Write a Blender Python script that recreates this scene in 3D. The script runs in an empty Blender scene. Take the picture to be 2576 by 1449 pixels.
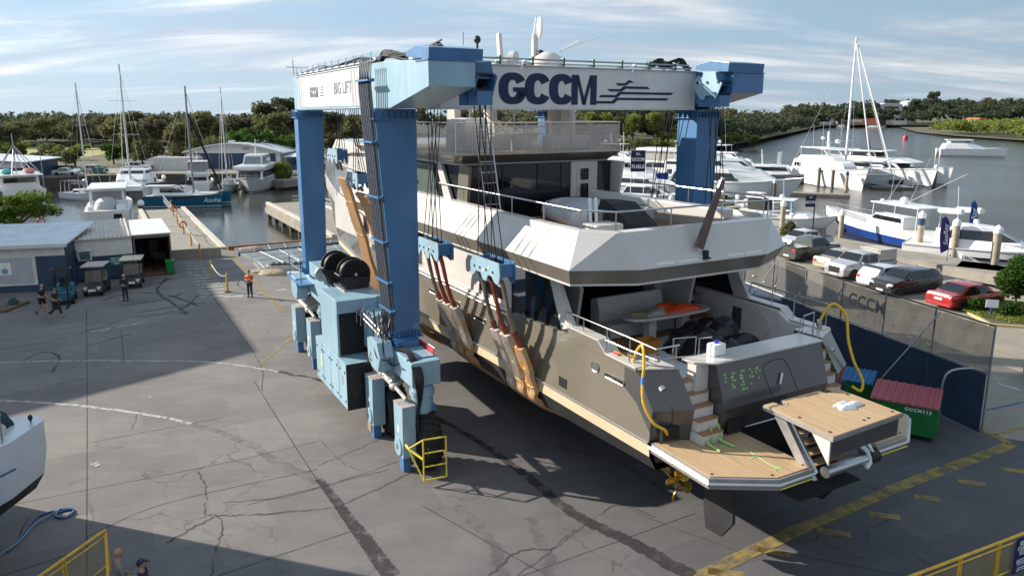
import bpy, bmesh, math, random
from mathutils import Vector, Matrix, Euler
R=math.radians
rnd=random.Random(7)
SC=bpy.context.scene
COL=SC.collection
# ---------------------------------------------------------------- camera model (px of a 2576 wide picture)
F_=1868.0;CH=11.5;PT=R(11.5);CX_,CY_=1288.0,667.0
CP,SP=math.cos(PT),math.sin(PT)
def gp(x,y,z=0.0):
    a=(x-CX_)/F_;b=(y-CY_)/F_
    d=(a,CP-b*SP,-SP-b*CP);t=(z-CH)/d[2]
    return (d[0]*t,d[1]*t,z)
YAW=R(29.2)
U=Vector((-math.sin(YAW),math.cos(YAW),0));V=Vector((math.cos(YAW),math.sin(YAW),0))
O=Vector((-4.23,23.57,0))
def W(w,s,z=0): return O+V*w+U*s+Vector((0,0,z))   # frame of boat hoist: w across, s away
FR=Matrix.Translation(O)@Matrix.Rotation(YAW,4,'Z')
# ---------------------------------------------------------------- materials
MT={}
def mat(name,col,rough=.6,metal=0,var=.12,scale=3.0,bump=0.0,bscale=30,spec=.5,coat=0,col2=None,streak=None,alpha=1,detail=4):
    if name in MT: return MT[name]
    m=bpy.data.materials.new(name);m.use_nodes=True;nt=m.node_tree;N=nt.nodes;L=nt.links
    b=N['Principled BSDF'];b.inputs['Roughness'].default_value=rough;b.inputs['Metallic'].default_value=metal
    b.inputs['Specular IOR Level'].default_value=spec
    if coat: b.inputs['Coat Weight'].default_value=coat;b.inputs['Coat Roughness'].default_value=.08
    b.inputs['Base Color'].default_value=(*col,1)
    if alpha<1: b.inputs['Alpha'].default_value=alpha
    tc=N.new('ShaderNodeTexCoord')
    if var>0 or col2:
        no=N.new('ShaderNodeTexNoise');no.inputs['Scale'].default_value=scale;no.inputs['Detail'].default_value=detail;no.inputs['Roughness'].default_value=.62
        src=tc.outputs['Object']
        if streak:
            mp=N.new('ShaderNodeMapping');mp.inputs['Scale'].default_value=streak;L.new(src,mp.inputs[0]);src=mp.outputs[0]
        L.new(src,no.inputs['Vector'])
        cr=N.new('ShaderNodeValToRGB');L.new(no.outputs['Fac'],cr.inputs[0])
        c2=col2 if col2 else tuple(c*(1-2*var) for c in col)
        c1=col if col2 else tuple(min(1,c*(1+var*.7)) for c in col)
        cr.color_ramp.elements[0].position=.34;cr.color_ramp.elements[1].position=.66
        cr.color_ramp.elements[0].color=(*c2,1);cr.color_ramp.elements[1].color=(*c1,1)
        L.new(cr.outputs[0],b.inputs['Base Color'])
    if bump>0:
        n2=N.new('ShaderNodeTexNoise');n2.inputs['Scale'].default_value=bscale;n2.inputs['Detail'].default_value=5
        L.new(tc.outputs['Object'],n2.inputs['Vector'])
        bp=N.new('ShaderNodeBump');bp.inputs['Strength'].default_value=bump;bp.inputs['Distance'].default_value=.02
        L.new(n2.outputs['Fac'],bp.inputs['Height']);L.new(bp.outputs[0],b.inputs['Normal'])
    MT[name]=m;return m
def glassy(name,col,rough=.05,alpha=1.0,tr=0):
    m=mat(name,col,rough,0,var=.0,spec=.8,alpha=alpha);return m
# ---------------------------------------------------------------- mesh builder
class MB:
    def __init__(s,M=None): s.v=[];s.f=[];s.M=M
    def add(s,vs,fs,M=None):
        n=len(s.v)
        for p in vs:
            p=Vector(p)
            if M is not None:p=M@p
            s.v.append(p)
        s.f+= [tuple(n+i for i in f) for f in fs];return s
    def box(s,x0,x1,y0,y1,z0,z1,M=None):
        return s.add([(x0,y0,z0),(x1,y0,z0),(x1,y1,z0),(x0,y1,z0),(x0,y0,z1),(x1,y0,z1),(x1,y1,z1),(x0,y1,z1)],
          [(0,3,2,1),(4,5,6,7),(0,1,5,4),(1,2,6,5),(2,3,7,6),(3,0,4,7)],M)
    def bev(s,x0,x1,y0,y1,z0,z1,b=.02,M=None):
        bm=bmesh.new();bmesh.ops.create_cube(bm,size=1)
        for v in bm.verts: v.co=((x0+x1)/2+v.co.x*(x1-x0),(y0+y1)/2+v.co.y*(y1-y0),(z0+z1)/2+v.co.z*(z1-z0))
        bmesh.ops.bevel(bm,geom=bm.edges[:],offset=b,segments=2,affect='EDGES',profile=.6)
        bm.verts.ensure_lookup_table();vs=[v.co.copy() for v in bm.verts];fs=[tuple(v.index for v in f.verts) for f in bm.faces];bm.free()
        return s.add(vs,fs,M)
    def hexa(s,a,b,M=None):   # two quads (4 pts each, same winding) joined
        return s.add(list(a)+list(b),[(0,1,2,3)[::-1],(4,5,6,7),(0,1,5,4),(1,2,6,5),(2,3,7,6),(3,0,4,7)],M)
    def prism(s,poly,axis,a,b,M=None):
        n=len(poly);vs=[]
        for t in (a,b):
            for p,q in poly:
                vs.append({'x':(t,p,q),'y':(p,t,q),'z':(p,q,t)}[axis])
        fs=[tuple(range(n))[::-1],tuple(range(n,2*n))]+[(i,(i+1)%n,n+(i+1)%n,n+i) for i in range(n)]
        return s.add(vs,fs,M)
    def cyl(s,p0,p1,r0,r1=None,n=12,cap=True,M=None):
        r1=r0 if r1 is None else r1;p0=Vector(p0);p1=Vector(p1);d=(p1-p0)
        if d.length<1e-6:return s
        q=d.normalized().to_track_quat('Z','Y');vs=[]
        for p,r in ((p0,r0),(p1,r1)):
            for i in range(n):
                a=2*math.pi*i/n;vs.append(p+q@Vector((math.cos(a)*r,math.sin(a)*r,0)))
        fs=[(i,(i+1)%n,n+(i+1)%n,n+i) for i in range(n)]
        if cap: fs+=[tuple(range(n))[::-1],tuple(range(n,2*n))]
        return s.add(vs,fs,M)
    def path(s,pts,r,n=6,M=None,closed=False):
        pts=[Vector(p) for p in pts]
        rr=r if isinstance(r,(list,tuple)) else [r]*len(pts)
        vs=[];m=len(pts);up=Vector((0,0,1))
        for i,p in enumerate(pts):
            d=(pts[min(i+1,m-1)]-pts[max(i-1,0)])
            if d.length<1e-7:d=Vector((0,0,1))
            q=d.normalized().to_track_quat('Z','Y')
            for k in range(n):
                a=2*math.pi*k/n;vs.append(p+q@Vector((math.cos(a)*rr[i],math.sin(a)*rr[i],0)))
        fs=[]
        for i in range(m-1):
            for k in range(n): fs.append((i*n+k,i*n+(k+1)%n,(i+1)*n+(k+1)%n,(i+1)*n+k))
        fs+=[tuple(range(n))[::-1],tuple(range((m-1)*n,m*n))]
        return s.add(vs,fs,M)
    def lathe(s,prof,n=20,M=None,axis='z'):
        vs=[];m=len(prof)
        for r,z in prof:
            for k in range(n):
                a=2*math.pi*k/n;c,t=math.cos(a)*r,math.sin(a)*r
                vs.append({'z':(c,t,z),'x':(z,c,t),'y':(c,z,t)}[axis])
        fs=[]
        for i in range(m-1):
            for k in range(n): fs.append((i*n+k,i*n+(k+1)%n,(i+1)*n+(k+1)%n,(i+1)*n+k))
        fs+=[tuple(range(n))[::-1],tuple(range((m-1)*n,m*n))]
        return s.add(vs,fs,M)
    def ell(s,c,rx,ry,rz,n=12,m=8,M=None):
        vs=[];c=Vector(c)
        for i in range(m+1):
            t=math.pi*i/m
            for k in range(n):
                a=2*math.pi*k/n;vs.append((c.x+rx*math.sin(t)*math.cos(a),c.y+ry*math.sin(t)*math.sin(a),c.z-rz*math.cos(t)))
        fs=[]
        for i in range(m):
            for k in range(n): fs.append((i*n+k,i*n+(k+1)%n,(i+1)*n+(k+1)%n,(i+1)*n+k))
        return s.add(vs,fs,M)
    def poly(s,pts,M=None): return s.add(pts,[tuple(range(len(pts)))],M)
    def loft(s,secs,cap=True,closed=True,M=None):
        n=len(secs[0]);vs=[p for sec in secs for p in sec];fs=[];m=len(secs)
        for i in range(m-1):
            for k in range(n if closed else n-1): fs.append((i*n+k,i*n+(k+1)%n,(i+1)*n+(k+1)%n,(i+1)*n+k))
        if cap: fs+=[tuple(range(n))[::-1],tuple(range((m-1)*n,m*n))]
        return s.add(vs,fs,M)
    def pieces(s):
        n=len(s.v);up=list(range(n))
        def fd(i):
            while up[i]!=i: up[i]=up[up[i]];i=up[i]
            return i
        for f in s.f:
            a=fd(f[0])
            for i in f[1:]:
                b=fd(i)
                if a!=b: up[b]=a
        isl={}
        for i in range(n): isl.setdefault(fd(i),[]).append(i)
        keys=list(isl)
        if len(keys)<2 or len(keys)>260: return None
        bb=[([min(s.v[i][c] for i in isl[k]) for c in range(3)],[max(s.v[i][c] for i in isl[k]) for c in range(3)]) for k in keys]
        sz=[max(h[c]-l[c] for c in range(3)) for l,h in bb];K=len(keys);g=list(range(K))
        def fg(i):
            while g[i]!=i:i=g[i]
            return i
        for i in range(K):
            for j in range(i+1,K):
                gap=math.sqrt(sum(max(0,bb[i][0][c]-bb[j][1][c],bb[j][0][c]-bb[i][1][c])**2 for c in range(3)))
                if gap<=max(.02,.45*max(sz[i],sz[j])):
                    a,b=fg(i),fg(j)
                    if a!=b:g[b]=a
        grp={}
        for k in range(K): grp.setdefault(fg(k),[]).extend(isl[keys[k]])
        if len(grp)<2: return None
        out=[]
        for idx in grp.values():
            mp={v:i for i,v in enumerate(idx)};q=MB();q.v=[s.v[i] for i in idx];q.f=[tuple(mp[i] for i in f) for f in s.f if f[0] in mp];out.append(q)
        return out
    def build(s,name,m,parent=None,smooth=False,label=None,bevel=0,ang=35,recalc=True,split=True):
        if parent is not None and split and 'recess' not in name:
            pc=s.pieces()
            if pc: return [q.build(name,m,parent,smooth,label,bevel,ang,recalc,False) for q in pc][0]
        me=bpy.data.meshes.new(name);me.from_pydata([tuple(p) for p in s.v],[],s.f)
        if recalc or bevel:
            bm=bmesh.new();bm.from_mesh(me);bmesh.ops.recalc_face_normals(bm,faces=bm.faces[:])
            if bevel:
                bmesh.ops.remove_doubles(bm,verts=bm.verts[:],dist=.0005)
                es=[e for e in bm.edges if len(e.link_faces)==2 and e.calc_face_angle(0)>.5]
                bmesh.ops.bevel(bm,geom=es,offset=bevel,segments=2,affect='EDGES',profile=.6,clamp_overlap=True)
            bm.to_mesh(me);bm.free()
        me.materials.append(m)
        if smooth:
            me.shade_smooth()
            if ang<180: 
                try: me.set_sharp_from_angle(angle=R(ang))
                except Exception: pass
        o=bpy.data.objects.new(name,me);COL.objects.link(o)
        if parent: o.parent=parent
        if label:o['label']=label
        return o
def tag(o,label=None,cat=None,group=None,kind=None):
    if label:o['label']=label
    if cat:o['category']=cat
    if group:o['group']=group
    if kind:o['kind']=kind
    return o
def thing(name,label,cat,loc=(0,0,0),rz=0,group=None,sc=1):
    o=bpy.data.objects.new(name,None);COL.objects.link(o);o.empty_display_size=.3
    o.location=loc;o.rotation_euler=(0,0,rz);o.scale=(sc,)*3
    return tag(o,label,cat,group)
def inframe(name,label,cat,w,s,z=0,group=None):
    o=thing(name,label,cat,W(w,s,z),YAW,group);return o,Matrix.Translation((-w,-s,-z))
def solo(o,loc,rz,label,cat,group=None):
    o.location=loc;o.rotation_euler=(0,0,rz);return tag(o,label,cat,group)
def struct(name,mb,m,smooth=False): return tag(mb.build(name,m,None,smooth),kind='structure')
def dup(root,loc=None,rz=None,label=None,group=None,sc=None):
    r=root.copy();COL.objects.link(r)
    if loc is not None:r.location=loc
    if rz is not None:r.rotation_euler=(0,0,rz)
    if sc is not None:r.scale=(sc,)*3 if not isinstance(sc,tuple) else sc
    if label:r['label']=label
    if group:r['group']=group
    for ch in list(root.children):
        c=ch.copy();COL.objects.link(c);c.parent=r
        for g in list(ch.children):
            d=g.copy();COL.objects.link(d);d.parent=c
    return r
def textmesh(txt,size,bold=0,align='CENTER',ext=.004,shear=0,spacing=1,res=3):
    cu=bpy.data.curves.new('t','FONT');cu.body=txt;cu.size=size;cu.offset=bold;cu.extrude=ext;cu.align_x=align;cu.align_y='CENTER'
    cu.shear=shear;cu.space_character=spacing;cu.resolution_u=res
    ob=bpy.data.objects.new('t',cu);COL.objects.link(ob)
    dg=bpy.context.evaluated_depsgraph_get();dg.update()
    me=bpy.data.meshes.new_from_object(ob.evaluated_get(dg));
    vs=[v.co.copy() for v in me.vertices];fs=[tuple(p.vertices) for p in me.polygons]
    bpy.data.objects.remove(ob);bpy.data.curves.remove(cu);bpy.data.meshes.remove(me)
    return vs,fs
def logo(m,M,w,h,y0=0,t=.005):   # heavy four letter wordmark built from outlines, w wide and h high
    n=26
    def pr(P):
        k=len(P);m.add([(a,b,0) for a,b in P]+[(a,b,t) for a,b in P],[tuple(range(k))[::-1],tuple(range(k,2*k))]+[(i,(i+1)%k,k+(i+1)%k,k+i) for i in range(k)],M)
    L=w/3.95
    def arc(x0,wd,a0,a1):
        cx=x0+wd/2
        for i in range(n):
            u,v=R(lerp(a0,a1,i/n)),R(lerp(a0,a1,(i+1)/n));S=lambda z,e:math.copysign(abs(z)**e,z)
            f=lambda q,rx,ry:(cx+rx*S(math.cos(q),.8),y0+h/2+ry*S(math.sin(q),.85))
            pr([f(u,wd/2,h/2),f(v,wd/2,h/2),f(v,wd/2-.37*L,h/2-.23*h),f(u,wd/2-.37*L,h/2-.23*h)])
    arc(0,1.07*L,28,345);arc(1.0*L,1.03*L,28,332);arc(1.96*L,1.03*L,28,332)
    pr([(.55*L,y0+.40*h),(1.06*L,y0+.40*h),(1.06*L,y0+.54*h),(.55*L,y0+.54*h)]);pr([(.72*L,y0+.12*h),(1.06*L,y0+.30*h),(1.06*L,y0+.42*h),(.72*L,y0+.42*h)])
    x=2.88*L;W_=1.07*L
    for P in ([(0,0),(.27,0),(.27,1),(0,1)],[(.80,0),(1.07,0),(1.07,1),(.80,1)],[(.27,1),(.30,1),(.62,0),(.47,0),(.20,.9)],[(.80,1),(.77,1),(.45,0),(.60,0),(.87,.9)]): pr([(x+a*L,y0+b*h*.985) for a,b in P])
def basis(o,x,y):  # matrix mapping local (x,y,z)->o + x*X + y*Y + z*(XxY)
    X=Vector(x).normalized();Y=Vector(y).normalized();Z=X.cross(Y);M=Matrix((X,Y,Z)).transposed().to_4x4();M.translation=Vector(o);return M
def lerp(a,b,t): return a+(b-a)*t
def vl(a,b,t): return Vector(a).lerp(Vector(b),t)
def curve(pts,n=8):  # catmull-rom
    P=[Vector(p) for p in pts];P=[P[0]*2-P[1]]+P+[P[-1]*2-P[-2]];out=[]
    for i in range(1,len(P)-2):
        for k in range(n):
            t=k/n;a,b,c,d=P[i-1:i+3]
            out.append(.5*((2*b)+(c-a)*t+(2*a-5*b+4*c-d)*t*t+(3*b-a-3*c+d)*t**3))
    out.append(P[-2]);return out
# common paints
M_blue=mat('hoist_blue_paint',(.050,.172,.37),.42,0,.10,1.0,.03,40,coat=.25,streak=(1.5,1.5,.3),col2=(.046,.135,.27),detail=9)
M_white=mat('white_gelcoat',(.80,.80,.79),.25,0,.03,2,coat=.3)
M_beamwhite=mat('white_beam_paint',(.66,.65,.64),.4,0,.04,1.5,streak=(1,1,.3))
M_navy=mat('navy_lettering',(.008,.012,.06),.5,0,0)
M_black=mat('black_rubber',(.012,.012,.013),.75,0,.2,6,.1,40)
M_steel=mat('polished_steel',(.58,.58,.58),.30,1,.05,8)
M_galv=mat('galvanised_steel',(.38,.39,.40),.45,.8,.12,12)
M_dark=mat('dark_machinery',(.025,.024,.024),.5,.3,.25,8,.15,30)
M_glass=glassy('dark_glass',(.006,.008,.010),.03)
M_rope=mat('wire_rope',(.02,.02,.022),.5,.4,0)
M_yellow=mat('yellow_paint',(.78,.44,.03),.45,0,.14,4)
M_grey=mat('grey_paint',(.30,.31,.32),.5,0,.08,4)
M_wood=mat('weathered_timber',(.28,.20,.12),.8,0,.2,3,.2,40,streak=(1,8,1))
M_red=mat('red_paint',(.45,.03,.03),.45,0,.1,5)
M_lamp=mat('chrome_lens',(.7,.7,.7),.1,.2,0)
# ================================================================ camera, light, sky
cd=bpy.data.cameras.new('camera');cam=bpy.data.objects.new('camera',cd);COL.objects.link(cam);SC.camera=cam
cam.location=(0,0,CH);cam.rotation_euler=(R(90)-PT,0,0);cd.sensor_width=36;cd.lens=F_/2576*36
cd.shift_y=-(724.5-CY_)/2576;cd.clip_start=.5;cd.clip_end=9000
SUN=Vector((-.955,.295,0)).normalized();EL=R(25)   # towards the sun
sd=Vector((SUN.x*math.cos(EL),SUN.y*math.cos(EL),math.sin(EL)))
sl=bpy.data.lights.new('sun','SUN');sl.energy=5.0;sl.angle=R(.55);sl.color=(1,.92,.80);so=bpy.data.objects.new('sun',sl);COL.objects.link(so)
so.rotation_euler=sd.to_track_quat('Z','Y').to_euler();so.location=(-30,10,40)
wd=bpy.data.worlds.new('World');SC.world=wd;wd.use_nodes=True;nt=wd.node_tree;N=nt.nodes;L=nt.links
bg=N['Background'];sk=N.new('ShaderNodeTexSky');sk.sky_type='NISHITA';sk.sun_disc=False;sk.sun_elevation=EL
sk.sun_rotation=math.atan2(SUN.x,SUN.y);sk.air_density=1.0;sk.dust_density=.6;sk.ozone_density=1.5
bg.inputs['Strength'].default_value=.052
tc=N.new('ShaderNodeTexCoord');sx=N.new('ShaderNodeSeparateXYZ');L.new(tc.outputs['Generated'],sx.inputs[0])
# project the direction on a cloud layer: (x,y)/(z+k)
ad=N.new('ShaderNodeMath');ad.operation='ADD';ad.inputs[1].default_value=.16;L.new(sx.outputs['Z'],ad.inputs[0])
mx=N.new('ShaderNodeMath');mx.operation='MAXIMUM';mx.inputs[1].default_value=.10;L.new(ad.outputs[0],mx.inputs[0])
dx=N.new('ShaderNodeMath');dx.operation='DIVIDE';L.new(sx.outputs['X'],dx.inputs[0]);L.new(mx.outputs[0],dx.inputs[1])
dy=N.new('ShaderNodeMath');dy.operation='DIVIDE';L.new(sx.outputs['Y'],dy.inputs[0]);L.new(mx.outputs[0],dy.inputs[1])
cb=N.new('ShaderNodeCombineXYZ');L.new(dx.outputs[0],cb.inputs[0]);L.new(dy.outputs[0],cb.inputs[1])
def cloud(scl,rot,sc,det,lo,hi,dist=.6,off=(0,0,0)):
    mp=N.new('ShaderNodeMapping');mp.inputs['Scale'].default_value=scl;mp.inputs['Rotation'].default_value=(0,0,rot);mp.inputs['Location'].default_value=off
    L.new(cb.outputs[0],mp.inputs[0])
    n=N.new('ShaderNodeTexNoise');n.inputs['Scale'].default_value=sc;n.inputs['Detail'].default_value=det;n.inputs['Roughness'].default_value=.6;n.inputs['Distortion'].default_value=dist
    L.new(mp.outputs[0],n.inputs['Vector'])
    mr=N.new('ShaderNodeMapRange');mr.interpolation_type='SMOOTHSTEP';mr.inputs['From Min'].default_value=lo;mr.inputs['From Max'].default_value=hi;L.new(n.outputs['Fac'],mr.inputs['Value'])
    return mr.outputs[0]
c1=cloud((.45,1.0,1),R(18),.95,6,.44,.70,.7)
c2=cloud((.6,2.0,1),R(-12),.5,7,.47,.70,1.0,(3.3,1.7,0))
mxx=N.new('ShaderNodeMath');mxx.operation='MAXIMUM';L.new(c1,mxx.inputs[0]);L.new(c2,mxx.inputs[1])
sh=cloud((.5,1.6,1),R(8),1.1,6,.36,.66,.6,(5,2,0))
cc=N.new('ShaderNodeMix');cc.data_type='RGBA';L.new(sh,cc.inputs[0]);cc.inputs[6].default_value=(6.4,7.2,8.6,1);cc.inputs[7].default_value=(13.5,13.4,13.2,1)
base=N.new('ShaderNodeMix');base.data_type='RGBA';base.inputs[0].default_value=.75;L.new(sk.outputs[0],base.inputs[6]);base.inputs[7].default_value=(5.6,8.0,10.4,1)
m1=N.new('ShaderNodeMath');m1.operation='MULTIPLY';m1.inputs[1].default_value=.86;L.new(mxx.outputs[0],m1.inputs[0])
fin=N.new('ShaderNodeMix');fin.data_type='RGBA';L.new(m1.outputs[0],fin.inputs[0]);L.new(base.outputs[2],fin.inputs[6]);L.new(cc.outputs[2],fin.inputs[7])
gx=N.new('ShaderNodeMapRange');gx.inputs['From Min'].default_value=-.5;gx.inputs['From Max'].default_value=.6;gx.inputs['To Min'].default_value=1.04;gx.inputs['To Max'].default_value=.74;L.new(sx.outputs['X'],gx.inputs['Value'])
sg=N.new('ShaderNodeVectorMath');sg.operation='SCALE';L.new(fin.outputs[2],sg.inputs[0]);L.new(gx.outputs[0],sg.inputs['Scale']);L.new(sg.outputs[0],bg.inputs['Color'])
SC.view_settings.view_transform='Standard';SC.view_settings.look='None';SC.view_settings.exposure=.85;SC.view_settings.gamma=1
SC.cycles.max_bounces=6;SC.cycles.diffuse_bounces=2;SC.cycles.glossy_bounces=3;SC.cycles.transparent_max_bounces=12
# ================================================================ ground and water
def concrete(name,a,b,sc=.25,bump=.25):
    m=bpy.data.materials.new(name);m.use_nodes=True;nt=m.node_tree;N=nt.nodes;L=nt.links;bs=N['Principled BSDF'];bs.inputs['Roughness'].default_value=.85
    bs.inputs['Specular IOR Level'].default_value=.3
    tc=N.new('ShaderNodeTexCoord')
    def nz(s,d,v=None):
        n=N.new('ShaderNodeTexNoise');n.inputs['Scale'].default_value=s;n.inputs['Detail'].default_value=d;n.inputs['Roughness'].default_value=.65
        if v:
            mp=N.new('ShaderNodeMapping');mp.inputs['Scale'].default_value=v;mp.inputs['Rotation'].default_value=(0,0,R(15));L.new(tc.outputs['Object'],mp.inputs[0]);L.new(mp.outputs[0],n.inputs['Vector'])
        else:L.new(tc.outputs['Object'],n.inputs['Vector'])
        return n
    n1=nz(sc,8);cr=N.new('ShaderNodeValToRGB');L.new(n1.outputs['Fac'],cr.inputs[0]);cr.color_ramp.elements[0].position=.32;cr.color_ramp.elements[1].position=.7
    cr.color_ramp.elements[0].color=(*b,1);cr.color_ramp.elements[1].color=(*a,1)
    n2=nz(1.6,8,(.35,1.6,1));mr=N.new('ShaderNodeMapRange');L.new(n2.outputs['Fac'],mr.inputs['Value']);mr.inputs['To Min'].default_value=.80;mr.inputs['To Max'].default_value=1.18
    n3=nz(40,3);mr3=N.new('ShaderNodeMapRange');L.new(n3.outputs['Fac'],mr3.inputs['Value']);mr3.inputs['To Min'].default_value=.85;mr3.inputs['To Max'].default_value=1.15
    mm=N.new('ShaderNodeMath');mm.operation='MULTIPLY';L.new(mr.outputs[0],mm.inputs[0]);L.new(mr3.outputs[0],mm.inputs[1])
    mu=N.new('ShaderNodeVectorMath');mu.operation='SCALE';L.new(cr.outputs[0],mu.inputs[0]);L.new(mm.outputs[0],mu.inputs['Scale'])
    # small dark stains
    n4=nz(.9,5);st=N.new('ShaderNodeMapRange');st.inputs['From Min'].default_value=.62;st.inputs['From Max'].default_value=.72;L.new(n4.outputs['Fac'],st.inputs['Value']);st.inputs['To Min'].default_value=1;st.inputs['To Max'].default_value=.78
    m2=N.new('ShaderNodeVectorMath');m2.operation='SCALE';L.new(mu.outputs[0],m2.inputs[0]);L.new(st.outputs[0],m2.inputs['Scale'])
    if name=='yard_concrete':
        # fine crack network and slab to slab tone
        vo=N.new('ShaderNodeTexVoronoi');vo.feature='DISTANCE_TO_EDGE';vo.inputs['Scale'].default_value=.42
        dn=nz(.9,6);dm=N.new('ShaderNodeVectorMath');dm.operation='SCALE';dm.inputs['Scale'].default_value=1.1;L.new(dn.outputs['Color'],dm.inputs[0]);da=N.new('ShaderNodeVectorMath');da.operation='ADD';L.new(tc.outputs['Object'],da.inputs[0]);L.new(dm.outputs[0],da.inputs[1]);L.new(da.outputs[0],vo.inputs['Vector'])
        v1=N.new('ShaderNodeMapRange');v1.inputs['From Min'].default_value=.004;v1.inputs['From Max'].default_value=.016;v1.inputs['To Min'].default_value=1;v1.inputs['To Max'].default_value=0;L.new(vo.outputs['Distance'],v1.inputs['Value'])
        mk=nz(.16,4);v2=N.new('ShaderNodeMapRange');v2.inputs['From Min'].default_value=.50;v2.inputs['From Max'].default_value=.60;L.new(mk.outputs['Fac'],v2.inputs['Value'])
        v3=N.new('ShaderNodeMath');v3.operation='MULTIPLY';L.new(v1.outputs[0],v3.inputs[0]);L.new(v2.outputs[0],v3.inputs[1]);v4=N.new('ShaderNodeMath');v4.operation='MULTIPLY';v4.inputs[1].default_value=.6;L.new(v3.outputs[0],v4.inputs[0])
        ck=N.new('ShaderNodeMix');ck.data_type='RGBA';ck.blend_type='MULTIPLY';L.new(v4.outputs[0],ck.inputs[0]);L.new(m2.outputs[0],ck.inputs[6]);ck.inputs[7].default_value=(.35,.34,.33,1)
        br=N.new('ShaderNodeTexBrick');br.inputs['Scale'].default_value=.16;br.inputs['Mortar Size'].default_value=0;br.inputs['Color1'].default_value=(.86,.86,.87,1);br.inputs['Color2'].default_value=(1.06,1.06,1.05,1);mpb=N.new('ShaderNodeMapping');mpb.inputs['Rotation'].default_value=(0,0,R(-28));L.new(tc.outputs['Object'],mpb.inputs[0]);L.new(mpb.outputs[0],br.inputs['Vector'])
        bk=N.new('ShaderNodeMix');bk.data_type='RGBA';bk.blend_type='MULTIPLY';bk.inputs[0].default_value=1;L.new(ck.outputs[2],bk.inputs[6]);L.new(br.outputs['Color'],bk.inputs[7])
        class _M: pass
        m2=_M();m2.outputs=[bk.outputs[2]]
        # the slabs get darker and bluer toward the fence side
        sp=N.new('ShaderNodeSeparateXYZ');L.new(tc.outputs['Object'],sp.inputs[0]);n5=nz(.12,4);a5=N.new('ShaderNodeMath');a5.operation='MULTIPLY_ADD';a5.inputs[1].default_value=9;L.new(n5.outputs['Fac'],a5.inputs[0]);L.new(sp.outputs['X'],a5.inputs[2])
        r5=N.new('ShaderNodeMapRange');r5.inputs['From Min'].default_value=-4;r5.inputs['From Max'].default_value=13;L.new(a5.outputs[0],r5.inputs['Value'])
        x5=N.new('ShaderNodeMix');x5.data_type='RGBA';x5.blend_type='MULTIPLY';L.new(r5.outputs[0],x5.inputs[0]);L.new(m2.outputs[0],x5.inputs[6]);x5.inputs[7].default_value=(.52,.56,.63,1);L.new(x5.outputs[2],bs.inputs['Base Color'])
    else: L.new(m2.outputs[0],bs.inputs['Base Color'])
    bp=N.new('ShaderNodeBump');bp.inputs['Strength'].default_value=bump;bp.inputs['Distance'].default_value=.01;L.new(n3.outputs['Fac'],bp.inputs['Height']);L.new(bp.outputs[0],bs.inputs['Normal'])
    MT[name]=m;return m
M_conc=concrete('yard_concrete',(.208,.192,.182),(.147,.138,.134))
M_conc2=concrete('pier_concrete',(.31,.28,.235),(.21,.19,.165),.5)
M_conc3=concrete('carpark_concrete',(.30,.265,.215),(.23,.205,.17),.4)
M_wall=concrete('quay_wall_stain',(.10,.085,.07),(.05,.045,.04),1.2,.5)
def frp(pts): return [tuple(W(w,s)) [:2] for w,s in pts]
# yard: one slab with its water edges; frame of hoist used for the lifting slip

yard=[(-400,-80),(80,-80),(80,30),(60,38),(33.5,46),(31.5,53),(30.5,59),(27.5,69),(20,78)]
# slip geometry in (w,s): left pier / right pier
wl0=(Vector((-25.3,64.4,0))-O).dot(V);wr0=(Vector((-15.5,66.9,0))-O).dot(V)
s0=(Vector((-25.3,64.4,0))-O).dot(U);s1=(Vector((-15.5,66.9,0))-O).dot(U)
def Z(p,z): return (p[0],p[1],z)
ws=(s0+s1)/2
edge=[(20,78)]+[tuple(W(w,s))[:2] for w,s in [(30,ws+2),(wr0+6.5,ws+2),(wr0+6.5,ws),(wl0-5.2,ws),(wl0-5.2,ws-9)]]+[(-38,62),(-47,66),(-60,70),(-120,78),(-400,90)]
m=MB();poly=yard+edge
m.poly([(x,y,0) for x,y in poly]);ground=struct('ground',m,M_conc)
m=MB()
for i in range(2,len(poly)-1):
    a,b=poly[i],poly[i+1];m.poly([(*a,0),(*b,0),(*b,-4),(*a,-4)])
struct('quay_wall',m,M_wall)
# water
M_water=bpy.data.materials.new('river_water');M_water.use_nodes=True;nt=M_water.node_tree;N=nt.nodes;L=nt.links;b=N['Principled BSDF']
b.inputs['Base Color'].default_value=(.040,.042,.036,1);b.inputs['Roughness'].default_value=.12;b.inputs['IOR'].default_value=1.33
tc=N.new('ShaderNodeTexCoord');mp=N.new('ShaderNodeMapping');mp.inputs['Scale'].default_value=(1,1.6,1);mp.inputs['Rotation'].default_value=(0,0,R(25));L.new(tc.outputs['Object'],mp.inputs[0])
n1=N.new('ShaderNodeTexNoise');n1.inputs['Scale'].default_value=1.1;n1.inputs['Detail'].default_value=6;n1.inputs['Roughness'].default_value=.6;L.new(mp.outputs[0],n1.inputs['Vector'])
n2=N.new('ShaderNodeTexNoise');n2.inputs['Scale'].default_value=.05;n2.inputs['Detail'].default_value=3;L.new(tc.outputs['Object'],n2.inputs['Vector'])
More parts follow.
